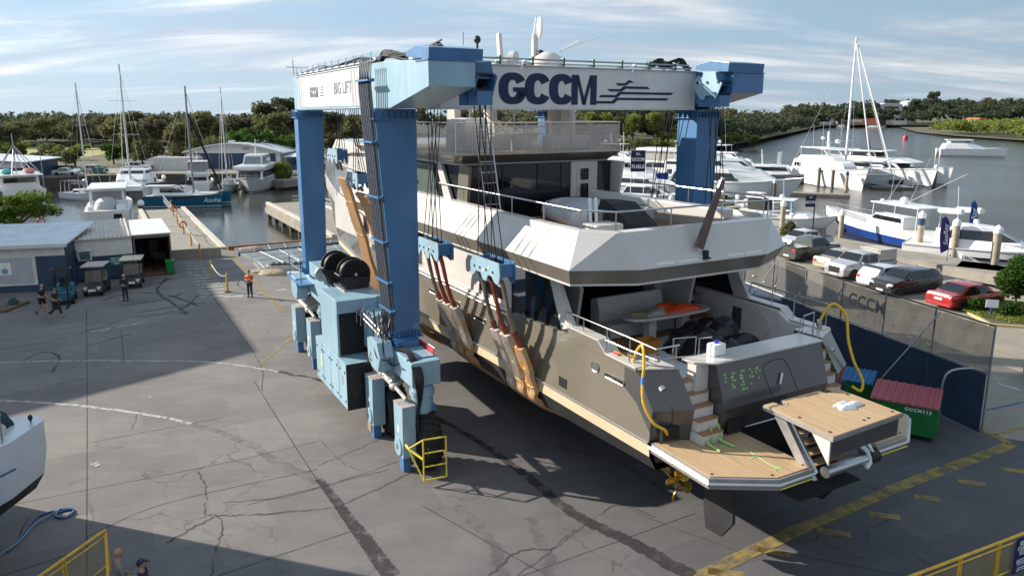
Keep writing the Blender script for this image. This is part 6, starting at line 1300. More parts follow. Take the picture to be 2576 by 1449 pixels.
for (px,py,t,lb) in ((1648,560,1.5,'white capped pile beside the arched window sports boat'),(1686,560,1.4,'dark sleeved pile left of the rear blue column')): 
    p=gp(px,py,-2.0);pile(p[0],p[1],t,.28,lb,M_tpile,None,None if px<1660 else M_dark)
for (px,py,t,r,lb) in ((359,562,.9,.35,'grey pile with tall white cap right of the covered cruiser'),(218,497,1.0,.32,'white capped pile between the sloop and white catamaran'),(391,484,1.2,.32,'white capped pile with orange stain at the quay'),(415,478,.7,.3,'short white capped pile left of the flybridge cruiser'),(614,485,.8,.3,'grey pile in front of the dark window motor yacht'),(4,515,.6,.3,'white capped pile at the far left edge')):
    p=gp(px,py,-2.0);pile(p[0],p[1],t,r,lb,M_tpile)
def pontoon(label,P,w,z=-1.55,m=None,th=.45,name='pontoon'):
    (a,b)=P;dx,dy=b[0]-a[0],b[1]-a[1];L=math.hypot(dx,dy);o=thing(name,label,'pontoon',(a[0],a[1],z),math.atan2(dy,dx))
    q=MB();q.box(0,L,-w/2,w/2,-th,0);q.build('float',m or M_tpile,o,bevel=.03);q=MB();q.box(.05,L-.05,-w/2+.05,w/2-.05,.004,.03);q.build('decking',M_conc2,o)
    return o
pontoon('narrow pontoon finger beside the expedition yacht',(gp(1935,482,-1.6)[:2],gp(2138,491,-1.6)[:2]),2.2)
pontoon('short pontoon finger in front of the big catamaran',(gp(2190,470,-1.6)[:2],gp(2300,472,-1.6)[:2]),1.6)
pontoon('low pontoon end with pile below the long white yacht',(gp(1760,530,-1.6)[:2],gp(1950,511,-1.6)[:2]),1.8)
pontoon('long grey pontoon behind the parked cars',((27.3,83),(40.5,57.5)),4.2,-1.0,M_conc2,.8)
pontoon('grey pontoon beside the sports cruiser at the right edge',((38,62),(48,54)),3.2,-1.0,M_conc2,.8)
pontoon('timber pontoon walkway along the left quay behind the catamarans',(gp(420,478,-1.6)[:2],gp(580,475,-1.6)[:2]),1.6)
pontoon('floating pontoon between the lift pier and the yacht bow',((-14,82),(-22,98)),3.4,-1.2,M_conc2)
pontoon('pale floating pontoon beside the left cruiser',((-34.2,72.5),(-40,83)),3.0,-1.3,M_conc2)
# ================================================================ cars
def car(name,label,loc,rz,L,W,H,paint,kind='sedan',cat='car',group='cars parked beside the marina',lights='rear'):
    o=thing(name,label,cat,loc,rz,group)
    bz=.33 if kind!='ute' else .42;belt=H*(.60 if kind in('sedan','hatch') else .60);hood=H*.60 if kind!='sedan' else H*.58
    # roof/bonnet side profile (x forward from rear bumper)
    P={'sedan':[(0,.55),(.02,.66),(.17,.68),(.33,.97),(.47,1.0),(.60,.97),(.76,.68),(.97,.56),(1,.45)],
       'hatch':[(0,.50),(.02,.64),(.10,.90),(.20,.97),(.45,1.0),(.58,.96),(.76,.66),(.97,.54),(1,.42)],
       'suv':[(0,.5),(.01,.62),(.09,.92),(.20,.97),(.48,1.0),(.60,.96),(.74,.68),(.96,.58),(1,.45)],
       'wagon4':[(0,.5),(.0,.64),(.03,.93),(.12,1.0),(.50,1.0),(.60,.97),(.70,.68),(.97,.62),(1,.45)],
       'ute':[(0,.5),(0,.62),(.34,.62),(.36,.95),(.44,1.0),(.58,1.0),(.64,.97),(.75,.68),(.97,.60),(1,.45)]}[kind]
    def top(t):
        for a,b in zip(P,P[1:]):
            if a[0]<=t<=b[0] and b[0]>a[0]: return lerp(a[1],b[1],(t-a[0])/(b[0]-a[0]))*H
        return P[-1][1]*H
    ts=sorted(set([p[0] for p in P]+[.06,.13,.25,.40,.53,.68,.85,.92]))
    S=[]
    for t in ts:
        hw=W/2*(1-.10*max(0,(t-.88)/.12)**1.5-.06*max(0,(.08-t)/.08));z=top(t);zb=min(z,belt+.02*(t<.5));cw=hw*(.97 if z<=belt+.05 else lerp(.95,.76,min(1,(z-belt)/(H-belt))))
        x=t*L
        S.append([(x,-hw*.90,bz*.72),(x,-hw,bz+.1),(x,-hw,lerp(bz,zb,.62)),(x,-hw*.965,zb),(x,-cw,z-(.02 if z>belt+.1 else 0)),(x,-cw*.7,z+.02),(x,0,z+.03),(x,cw*.7,z+.02),(x,cw,z-(.02 if z>belt+.1 else 0)),(x,hw*.965,zb),(x,hw,lerp(bz,zb,.62)),(x,hw,bz+.1),(x,hw*.90,bz*.72)])
    q=MB();q.loft(S,closed=True);b=q.build('body',paint,o,True,ang=50)
    r=H*.215 if kind not in('ute','wagon4') else H*.21;xa,xf=L*.20,L*.82
    # glass
    def gq(pts): q.poly(pts)
    cx0=[p for p in P if p[1]>.93][0][0];cx1=[p for p in P if p[1]>.93][-1][0]
    iF=[i for i,p in enumerate(P) if p[0]>cx1][0];iR=[i for i,p in enumerate(P) if p[0]<cx0][-1]
    fx=P[iF][0];rx=P[iR][0]
    for sd in (-1,1):
        y0=sd*(W/2*.965+.012);y1=sd*(W/2*.78+.02);zt=H*.93;zb=belt+.03
        xr0=rx*L+.10;xr1=cx0*L+.12 if kind!='ute' else cx0*L+.05;xf1=cx1*L+.02;xf0=fx*L-.22
        if kind=='ute': xr0=cx0*L+.02
        mid=lerp(xr0,xf0,.5)
        q=MB();q.add([(xr0+.05,y0,zb),(mid-.03,y0,zb),(mid-.04,y1,zt),(xr1,y1,zt)],[(0,1,2,3)]);q.build('side_window',M_glass,b,recalc=False)
        q=MB();q.add([(mid+.03,y0,zb),(xf0-.03,y0,zb),(xf1-.08,y1,zt),(mid+.02,y1,zt)],[(0,1,2,3)]);q.build('side_window',M_glass,b,recalc=False)
        q=MB();q.bev(xf0-.18,xf0-.02,*sorted((sd*(W/2+.0),sd*(W/2+.17))),belt+.02,belt+.16,.03);q.build('mirror',paint,b)
    def gpane(t0,t1,nm,a=.06,b_=.06):
        z0,z1=top(t0),top(t1);x0,x1=t0*L,t1*L;n=Vector((-(z1-z0),0,(x1-x0)));n.normalize()
        if n.z<0:n=-n
        o_=n*.035;A=Vector((lerp(x0,x1,a),0,lerp(z0,z1,a)))+o_;B=Vector((lerp(x0,x1,1-b_),0,lerp(z0,z1,1-b_)))+o_
        q=MB();q.add([(A.x,-W*.43,A.z),(A.x,W*.43,A.z),(B.x,W*.36,B.z),(B.x,-W*.36,B.z)],[(0,1,2,3)]);q.build(nm,M_glass,b,recalc=False)
    gpane(fx,cx1,'windscreen')
    if kind!='ute': gpane(rx,cx0,'rear_window')
    for x in (xa,xf):
        for sd in (-1,1):
            y=sd*(W/2-.09);q=MB();q.lathe([(r*.62,-.10),(r*.9,-.11),(r,-.07),(r,.07),(r*.9,.11),(r*.62,.10)],22,Matrix.Translation((x,y,r)),'y');w_=q.build('wheel',M_black,o,True)
            q=MB();q.lathe([(0,sd*.06),(r*.18,sd*.075),(r*.60,sd*.07),(r*.66,sd*.10),(r*.66,-sd*.02),(0,-sd*.02)],18,Matrix.Translation((x,y,r)),'y');rm=q.build('rim',M_steel if kind!='ute' else M_galv,w_,True)
            q=MB();
            for k in range(5):
                a=k*math.pi*.4;q.box(-.028,.028,-.004,.004,r*.2,r*.58,Matrix.Translation((x,y+sd*.082,r))@Matrix.Rotation(a+.3,4,'Y'))
            for k in range(5):
                a=(k+.5)*math.pi*.4
            q.build('spokes',M_dark,w_)
            q=MB();ra=r*1.16;pts=[(x+ra*math.cos(a),r+ra*math.sin(a)) for a in [math.pi*k/12 for k in range(13)]];yy=sd*(W/2+.006);q.prism(pts,'y',min(yy,yy-sd*.03),max(yy,yy-sd*.03));q.build('wheel_arch',M_black,b)
    # door gaps and handles
    for sd in (-1,1):
        y=sd*(W/2+.004)
        for x in (xf-r-.28,lerp(xa,xf,.50)+.06,xa+r+.12):
            q=MB();q.box(x-.006,x+.006,min(y,y-sd*.012),max(y,y-sd*.012),bz+.12,belt-.04);q.build('door_gap',M_black,b)
        for x in (lerp(xa,xf,.50)+.18,xa+r+.25):
            q=MB();q.box(x,x+.16,min(y,y+sd*.02),max(y,y+sd*.02),belt-.14,belt-.11);q.build('door_handle',paint,b)
        q=MB();q.box(xa+r+.1,xf-r-.1,min(y,y-sd*.03),max(y,y-sd*.03),bz-.06,bz+.03);q.build('sill_trim',M_black,b)
    # lights, plate, bumpers
    zl=belt-.12
    for sd in (-1,1):
        y=sd*W*.385
        q=MB();q.bev(L*.965,L+.012,y-W*.09,y+W*.09,zl-.12,zl+.02,.03);q.build('headlight',M_lamp,b,True)
        q=MB();q.bev(-.022,.09,y-W*.08,y+W*.08,zl-.10,zl+.06,.02);q.build('tail_light',mat('tail_lens',(.55,.02,.02),.2,0,0),b,True)
    q=MB();q.box(-.03,-.012,-.26,.26,zl-.16,zl-.04) if kind!='ute' else q.box(-.03,-.012,-.26,.26,.45,.57);q.build('rear_plate',M_white,b)
    q=MB();q.box(L+.006,L+.02,-.25,.25,.34,.45);q.build('front_plate',M_white,b)
    q=MB();q.bev(L*.985,L+.012,-W*.26,W*.26,.50,zl-.03,.02);q.build('grille',M_dark,b)
    q=MB();q.bev(-.02,.06,-W*.42,W*.42,.26,.40,.03);q.bev(L-.08,L+.005,-W*.40,W*.40,.22,.33,.03);q.build('bumper',M_dark if kind in('ute','suv','wagon4') else paint,b)
    if kind=='ute':
        q=MB();q.box(.06,L*.335,-W*.44,W*.44,top(.2)+.032,top(.2)+.05);q.build('tray_cover',M_dark,b)
    return o,b
def paint(n,c,r=.22,met=.3): return mat(n,c,r,met,.03,1.5,coat=.8)
hd=lambda a:R(a)
car('sedan','red sedan nearest the garden bed, seen from behind','car' and (25.6,43.3,0),hd(22),4.75,1.85,1.46,paint('red_metallic',(.36,.02,.025)),'sedan')
car('crossover','black SUV parked nose out beside the red sedan',(28.1,48.6,0),hd(203),4.7,1.88,1.62,paint('black_metallic',(.025,.026,.03)),'suv')
o,b=car('hatchback','white hatchback parked tail out between the black SUV and silver ute',(23.9,48.9,0),hd(24),4.0,1.75,1.46,paint('pearl_white',(.66,.67,.69)),'hatch')
o,b=car('pickup_truck','silver dual cab ute with cargo box, nose toward the fence',(27.6,53.7,0),hd(204),5.2,1.9,1.82,paint('silver_metallic',(.42,.43,.46)),'ute')
q=MB();q.bev(.05,1.75,-.85,.85,1.18,1.95,.02);q.build('cargo_box',mat('tan_canopy',(.45,.41,.36),.5,0,.05),b);q=MB();q.path([(1.85,-.8,1.1),(1.85,-.8,1.95),(1.85,.8,1.95),(1.85,.8,1.1)],.03,6);q.build('roll_bar',M_steel,b,True)
car('sedan','champagne gold sedan parked tail out beside the silver ute',(23.2,54.6,0),hd(26),4.5,1.75,1.44,paint('champagne',(.42,.37,.28)),'sedan')
car('pickup_truck','dark grey dual cab ute with covered tray, tail toward the fence',(21.8,58.0,0),hd(28),5.3,1.92,1.84,paint('gunmetal',(.075,.08,.075)),'ute')
car('pickup_truck','pale silver ute at the far end of the parked row, nose to the fence',(27.6,64.5,0),hd(206),5.1,1.88,1.75,paint('pale_silver',(.55,.57,.60)),'ute')
car('hatchback','blue car at the right edge of the picture, mostly out of view',(22.6,30.3,0),hd(5),4.2,1.8,1.5,paint('bright_blue',(.02,.06,.42)),'hatch')
o,b=car('four_wheel_drive','white four wheel drive wagon parked beside the white portable building across the basin',(-79.0,153,0),hd(8),5.0,1.95,1.95,paint('plain_white',(.72,.72,.70)),'wagon4',group='cars parked across the basin')
car('sedan','white hatch sedan parked left, nearer the quay edge across the basin',(-87.6,142.6,0),hd(5),4.6,1.8,1.45,paint('plain_white',(.72,.72,.70)),'sedan',group='cars parked across the basin')
car('wagon','silver wagon parked behind the white hatch sedan across the basin',(-84.6,147.2,0),hd(-3),4.8,1.85,1.7,paint('pale_silver',(.55,.57,.60)),'suv',group='cars parked across the basin')
# ================================================================ people
def skin(verts,edges,radii,root=0,sub=1):
    me=bpy.data.meshes.new('s');me.from_pydata(verts,edges,[]);ob=bpy.data.objects.new('s',me);COL.objects.link(ob)
    md=ob.modifiers.new('k','SKIN');md.use_smooth_shade=True
    for i,r in enumerate(radii):
        d=me.skin_vertices[0].data[i];d.radius=(r,r) if not isinstance(r,tuple) else r;d.use_root=(i==root)
    if sub: s=ob.modifiers.new('u','SUBSURF');s.levels=sub
    dg=bpy.context.evaluated_depsgraph_get();dg.update();m2=bpy.data.meshes.new_from_object(ob.evaluated_get(dg))
    vs=[v.co.copy() for v in m2.vertices];fs=[tuple(p.vertices) for p in m2.polygons];bpy.data.objects.remove(ob);bpy.data.meshes.remove(me);bpy.data.meshes.remove(m2)
    return vs,fs
M_skin=mat('skin',(.42,.23,.15),.6,0,.05,8)
def person(label,loc,rz,arms,legs,top,bottom,hairm,h=1.75,hair='short',sleeves=1,shorts=False,vest=None,shoe=None,lean=0,group=None,headturn=0,held=None):
    o=thing('person',label,'person',loc,rz,group);k=h/1.75
    J=[];E_=[];Rr=[]
    def add(p,r,par=None):
        J.append((p[0]*k,(p[1]+lean*max(0,p[2]-.95))*k,p[2]*k));Rr.append((r[0]*k,r[1]*k) if isinstance(r,tuple) else r*k)
        if par is not None:E_.append((par,len(J)-1))
        return len(J)-1
    pel=add((0,0,.96),(.15,.11));wst=add((0,0,1.12),(.13,.10),pel);ch=add((0,.0,1.32),(.16,.115),wst);nk=add((0,0,1.47),.055,ch);hd_=add((0,.01,1.58),.06,nk)
    for s,(a,b) in zip((-1,1),arms):
        sh=add((s*.19,0,1.40),.055,ch);el=add(a,.042,sh);wr=add(b,.03,el);d=(Vector(b)-Vector(a)).normalized();pm=add(tuple(Vector(b)+d*.07),.034,wr)
    for s,(kn,an,toe) in zip((-1,1),legs):
        hp=add((s*.095,0,.90),.085,pel);kk=add(kn,.06,hp);aa=add(an,.042,kk);add(toe,.038,aa)
    vs,fs=skin(J,E_,Rr,0,1);q=MB();q.add(vs,fs);body=q.build('body',M_skin,o,True,ang=180)
    # separate fingers and thumb on each hand
    q=MB()
    for s,(a,b) in zip((-1,1),arms):
        a=Vector(a);b=Vector(b);d=(b-a).normalized();side=d.cross(Vector((0,0,1)));side=side.normalized() if side.length>.1 else Vector((1,0,0));up=side.cross(d)
        for i,ln in enumerate((.066,.078,.074,.06)):
            st=b+d*.085+side*(-.030+.02*i);m1=st+d*ln*.55-up*.008;e=m1+d*ln*.4-up*.025
            P=[Vector((p.x,p.y+lean*max(0,p.z-.95),p.z))*k for p in (st,m1,e)];q.path(P,[.009*k,.0085*k,.007*k],6)
        th=b+d*.05;P=[Vector((p.x,p.y+lean*max(0,p.z-.95),p.z))*k for p in (th-side*.02,th-side*.05+d*.03,th-side*.052+d*.06)];q.path(P,[.011*k,.010*k,.008*k],6)
    # head with nose, brow, chin, ears
    H=MB();hm=Matrix.Translation((0,(.02+lean*.65)*k,1.645*k))@Matrix.Rotation(headturn,4,'Z')
    H.ell((0,0,0),.075*k,.093*k,.115*k,16,12);Hv=[]
    for v in H.v:
        x,y,z=v.x/k,v.y/k,v.z/k
        if z<-.02: f=1-.35*((-.02-z)/.1);x*=f;y=y*(.92 if y<0 else .98)
        Hv.append((x*k,y*k,z*k))
    H.v=[Vector(p) for p in Hv];q.add(H.v,H.f,hm)
    q.add(*(lambda b:(b.v,b.f))(MB().ell((0,.095*k,-.012*k),.013*k,.02*k,.022*k,8,6)),M=hm)
    for s in (-1,1): q.add(*(lambda b:(b.v,b.f))(MB().ell((s*.077*k,-.005*k,-.01*k),.011*k,.02*k,.03*k,8,6)),M=hm)
    q.cyl((0,.0+lean*.55*k,1.45*k),(0,(.01+lean*.62)*k,1.58*k),.052*k,.05*k,10);hb_=q.build('head_and_hands',M_skin,body,True,ang=180)
    q=MB()
    for s in (-1,1): q.add(*(lambda b:(b.v,b.f))(MB().ell((s*.03*k,.085*k,.01*k),.011*k,.008*k,.007*k,8,6)),M=hm)
    q.add(*(lambda b:(b.v,b.f))(MB().ell((0,.084*k,-.055*k),.022*k,.008*k,.005*k,8,6)),M=hm);q.build('eyes_and_mouth',M_dark,body,True)
    def shell(pairs,rad,name,m,extra=.012):
        idx=[];vv=[];ee=[];rr=[]
        for ch_ in pairs:
            prev=None
            for p,r in ch_:
                key=(round(p[0],4),round(p[1],4),round(p[2],4))
                if key in idx: i=idx.index(key)
                else:
                    idx.append(key);vv.append((p[0]*k,(p[1]+lean*max(0,p[2]-.95))*k,p[2]*k));rr.append((r[0]*k+extra,r[1]*k+extra) if isinstance(r,tuple) else r*k+extra);i=len(idx)-1
                if prev is not None and (prev,i) not in ee: ee.append((prev,i))
                prev=i
        vs,fs=skin(vv,ee,rr,0,1);q=MB();q.add(vs,fs);return q.build(name,m,body,True,ang=180)
    T_=[((0,0,.98),(.155,.115)),((0,0,1.12),(.135,.105)),((0,0,1.32),(.165,.12)),((0,0,1.43),.075)]
    P_=[T_]
    for s,(a,b) in zip((-1,1),arms):
        c=[((0,0,1.32),(.165,.12)),((s*.19,0,1.40),.06)]
        mid=tuple(Vector((s*.19,0,1.40)).lerp(Vector(a),.8));c.append((mid,.052))
        if sleeves>1: c+= [(a,.048),(tuple(Vector(a).lerp(Vector(b),.9)),.038)]
        P_.append(c)
    shell(P_,None,'shirt',top,.014)
    L_=[]
    for s,(kn,an,toe) in zip((-1,1),legs):
        c=[((0,0,.98),(.15,.11)),((s*.095,0,.90),.088)]
        c.append((kn,.068) if not shorts else (tuple(Vector((s*.095,0,.90)).lerp(Vector(kn),.85)),.085))
        if not shorts: c.append((tuple(Vector(kn).lerp(Vector(an),.93)),.052))
        L_.append(c)
    shell(L_,None,'shorts' if shorts else 'trousers',bottom,.014)
    if vest:
        shell([T_[:1]+T_[1:3]+[((0,0,1.41),.10)],[((0,0,1.32),(.165,.12)),((-.15,0,1.41),.06)],[((0,0,1.32),(.165,.12)),((.15,0,1.41),.06)]],None,'safety_vest',vest,.032)
        q=MB()
        for z in (1.08,1.2): q.lathe([(.175*k,z*k),(.18*k,(z+.05)*k)],20,Matrix.Scale(.78,4,(0,1,0)))
        q.build('reflective_band',mat('reflective_tape',(.75,.75,.65),.4,0,0),body)
    for s,(kn,an,toe) in zip((-1,1),legs):
        q=MB();a=Vector(an)*k;t=Vector(toe)*k;q.path([a+Vector((0,-.05*k,-.02)),a.lerp(t,.5),t],[.05*k,.052*k,.04*k],8);q.build('shoe',shoe or M_black,body,True)
    if hair!='none':
        q=MB();q.ell((0,-.012*k,.03*k),.083*k,.098*k,.10*k,16,10)
        q.v=[v for v in q.v];q2=MB();q2.add([Vector((v.x,v.y-(.02*k if v.z<.0 else 0),max(v.z,-.035*k if hair=='short' else -.13*k) if v.y<.03*k else max(v.z,.055*k))) for v in q.v],q.f,hm);
        if hair=='cap': q2.box(-.05*k,.05*k,.08*k,.16*k,.05*k,.06*k,hm)
        q2.build('cap' if hair=='cap' else 'hair',hairm,body,True,ang=180)
    if held=='tablet':
        q=MB();q.bev(-.1,.2,.27,.33,1.10,1.16,.01);q.build('clipboard',M_dark,o)
    return o
stand=[((-.1,.01,.48),(-.11,-.02,.09),(-.12,.12,.03)),((.1,.01,.48),(.11,-.02,.09),(.12,.12,.03))]
folded=[((-.25,.05,1.17),(-.03,.22,1.12)),((.25,.05,1.17),(.05,.24,1.15))]
stride=[((-.1,.2,.50),(-.1,.30,.12),(-.11,.43,.05)),((.1,-.02,.50),(.1,-.36,.16),(.1,-.26,.05))]
swing=[((-.25,-.08,1.15),(-.22,.16,1.02)),((.25,.05,1.15),(.2,.22,1.08))]
M_dkc=mat('dark_clothing',(.018,.02,.03),.85,0,.2,5);M_dkn=mat('navy_clothing',(.02,.028,.055),.85,0,.2,5)
person('woman with blond hair in dark clothes, arms folded, standing by the golf carts',(-24.24,45.25,0),R(188),folded,stand,M_dkn,M_dkn,mat('blond_hair',(.52,.36,.18),.7,0,.1,10),1.70,'long',2)
person('worker in orange safety vest holding a tablet, standing by the yellow line',(-16.75,46.18,0),R(178),folded,stand,mat('orange_shirt',(.75,.10,.02),.6,0,.1,5),M_dkn,mat('dark_hair',(.03,.02,.015),.7,0,0),1.76,'short',1,vest=mat('hi_vis_orange',(.90,.10,.015),.55,0,.08,5),held='tablet')
person('bald man in dark shirt and long shorts walking past the forklift',(-27.5,42.1,0),R(-100),swing,stride,M_dkc,mat('dark_shorts',(.022,.02,.015),.85,0,.1),M_dkc,1.80,'none',1,True,lean=.18)
person('person in dark clothes and cap walking just right of the bald man',(-26.35,41.5,0),R(-95),swing,stride,M_dkc,M_dkc,mat('teal_cap',(.02,.12,.13),.7,0,.1),1.72,'cap',1,shoe=mat('tan_boot',(.32,.2,.12),.7,0,.1),lean=.1)
person('bald man in grey shirt at the bottom edge beside the yellow fence',(-8.98,15.25,0),R(-50),swing,stand,mat('khaki_grey_shirt',(.22,.21,.18),.8,0,.12,6),M_dkc,M_dkc,1.82,'none',1)
person('person in navy cap and dark shirt at the bottom edge beside the bald man',(-8.3,14.95,0),R(-75),swing,stand,M_dkn,M_dkc,mat('navy_cap',(.012,.02,.045),.5,0,.1),1.76,'cap',1)
# ================================================================ left side buildings and gear
M_sheetw=mat('white_cladding',(.62,.62,.60),.5,0,.06,1.5);M_bluew=mat('dark_blue_cladding',(.025,.055,.105),.55,0,.12,1);M_roof=mat('pale_metal_roof',(.66,.69,.73),.45,.2,.08,.8);M_roofc=mat('cream_metal_roof',(.56,.51,.44),.5,.1,.1,.7)
def loc_(name,label,cat,p,rz,group=None): return thing(name,label,cat,(p[0],p[1],0),rz,group)
def ribbed(q,x0,x1,y0,z0,y1,z1,pitch=.3,h=.05):
    n=int((x1-x0)/pitch)
    for k in range(n):
        a=x0+(k+.5)*(x1-x0)/n;q.hexa([(a-.035,y0,z0),(a+.035,y0,z0),(a+.035,y1,z1),(a-.035,y1,z1)],[(a-.02,y0,z0+h),(a+.02,y0,z0+h),(a+.02,y1,z1+h),(a-.02,y1,z1+h)])
# shed A (long, at left)
o=loc_('workshop_shed','long low white shed with pale metal roof and blue end panel at the far left','shed',(-29.6,48.3),R(15))
q=MB();q.box(-13,0,0,6.5,.35,3.05);w_=q.build('wall',M_sheetw,o)
q=MB();q.add([(-13.2,-.35,3.05),(.25,-.35,3.05),(.25,6.8,3.55),(-13.2,6.8,3.55),(-13.2,-.35,3.15),(.25,-.35,3.15),(.25,6.8,3.65),(-13.2,6.8,3.65)],[(0,3,2,1),(4,5,6,7),(0,1,5,4),(1,2,6,5),(2,3,7,6),(3,0,4,7)]);r=q.build('roof',M_roof,o);q=MB();ribbed(q,-13.2,.25,-.35,3.15,6.8,3.65,.25,.03);q.build('roof_ribs',M_roof,r)
q=MB();q.box(-13.2,.27,-.42,-.36,2.95,3.18);q.build('gutter',M_sheetw,o)
q=MB();q.box(-13.01,-.05,-.03,-.002,.0,.45);q.build('base_panel',M_bluew,o)
q=MB();q.box(-1.75,0.02,-.035,-.002,.45,2.35);q.box(.002,.03,0,6.5,0,3.0);q.build('blue_end_panel',M_bluew,o)
for k in range(9):
    x=-2.0-k*1.15;q=MB();q.box(x-1.08,x,-.03,-.003,.62,2.3);s_=q.build('shutter_panel',mat('grey_curtain',(.42,.43,.47),.6,0,.08,2,streak=(12,1,.3)),o);
q=MB();q.box(-4.45,-4.15,-.045,-.031,.62,2.2);q.build('dark_gap',M_dark,o)
q=MB();q.box(-3.95,-3.2,-.05,-.032,1.2,2.0);q.build('notice_sheet',M_white,o)
q=MB();q.box(-3.75,-3.4,-.056,-.051,1.3,1.6);q.box(-3.6,-3.55,-.06,-.057,1.2,1.75);q.build('notice_emblem',mat('notice_blue',(.15,.3,.45),.6,0,0),o)
# shed B + C
o=loc_('site_office','site office with ribbed cream roof, white over navy walls and air conditioner','site office',(-30.35,50.3),YAW)
q=MB();q.box(0,3.75,0,8.6,.1,2.95);q.build('wall',M_sheetw,o);q=MB();q.box(-.02,3.755,-.03,-.002,.1,1.75);q.box(-.03,-.002,-.02,8.6,.1,1.75);q.build('navy_panel',M_bluew,o)
q=MB();q.hexa([(-.15,-.2,2.95),(3.78,-.2,2.95),(3.78,8.8,3.1),(-.15,8.8,3.1)],[(-.15,-.2,3.03),(3.78,-.2,3.03),(3.78,8.8,3.18),(-.15,8.8,3.18)]);r=q.build('roof',M_roofc,o);q=MB();ribbed(q,-.15,3.78,-.2,3.03,8.8,3.18,.26,.09);q.build('roof_ribs',M_roofc,r)
q=MB();q.bev(.35,1.2,-.35,-.01,1.55,2.3,.03);a_=q.build('air_conditioner',M_sheetw,o);q=MB();q.box(.45,1.1,-.37,-.352,1.63,2.2);q.build('grille',mat('ac_grille',(.06,.12,.12),.6,0,.1),a_)
q=MB();q.box(2.25,3.05,-.05,-.031,1.0,1.6);s_=q.build('green_sign',mat('sign_green',(.01,.13,.10),.5,0,0),o)
q=MB()
for i,t in enumerate(('SPILL KIT','LOCATED','HERE')):
    vs,fs=textmesh(t,.15,.004,ext=.003);q.add(vs,fs,basis((2.65,-.055,1.47-i*.17),(1,0,0),(0,0,1)))
q.build('sign_lettering',M_white,s_)
o=loc_('open_container','open fronted storage container with flat pale roof and dark interior','container',tuple(Vector((-30.35,50.3,0))+V*3.85)[:2],YAW)
q=MB();q.box(0,.06,0,8.4,.15,3.0);q.box(2.35,2.41,0,8.4,.15,3.0);q.box(0.06,2.35,8.3,8.36,.15,3.0);q.build('wall',mat('container_brown',(.10,.07,.06),.6,0,.15,2),o);q=MB();q.box(-.05,2.5,-.1,8.5,3.0,3.08);q.build('roof',mat('pale_flat_roof',(.62,.62,.61),.5,0,.05,1),o);q=MB();q.box(0,2.41,0,8.4,.05,.15);q.build('floor',mat('rust_floor',(.16,.08,.06),.8,0,.2,2),o)
q=MB();q.box(0,2.41,-.02,.04,2.78,2.99);q.box(-.02,.08,-.03,.04,.1,2.8);q.box(2.33,2.43,-.03,.04,.1,2.8);q.build('door_frame',mat('frame_grey_brown',(.15,.12,.11),.6,0,.1),o)
for k,(x,y,z,c) in enumerate(((.5,6,1.2,(.1,.1,.12)),(1.6,7,1.6,(.25,.22,.2)),(1.1,7.4,.9,(.05,.05,.06)),(.4,3.5,.8,(.08,.06,.05)))): q=MB();q.bev(x-.3,x+.3,y-.3,y+.3,.16,z,.03);q.build('stored_carton',mat('stored_%d'%k,c,.7,0,.1),o)
# rack of fittings between the sheds
o=loc_('parts_rack','tall wire rack crammed with metal parts in the gap between the two sheds','rack',(-30.9,50.9),R(20));q=MB()
for x in (-.55,.55):
    for y in (0,1): q.path([(x,y,0),(x,y,3.1)],.03,5)
for z in (.4,1.2,2.0,2.6,3.1): q.path([(-.55,0,z),(.55,0,z),(.55,1,z),(-.55,1,z),(-.55,0,z)],.025,5)
q.build('frame',M_galv,o)
random.seed(9)
for k in range(9): q=MB();z=random.choice((.42,1.22,2.02,2.62));blob(q,(random.uniform(-.4,.4),random.uniform(.2,.8),z),(.22,.2,.3),k,10,8,amp=.4);q.build('metal_part',(M_galv,M_dark,M_bcream)[k%3],o)
q=MB()
for x in (-.28,.28):q.path([(x+.05*math.cos(a)*4,-.02,2.75+.22*math.sin(a)) for a in [2*math.pi*t/14 for t in range(15)]],.035,5)
q.build('ring_coil',M_white,o)
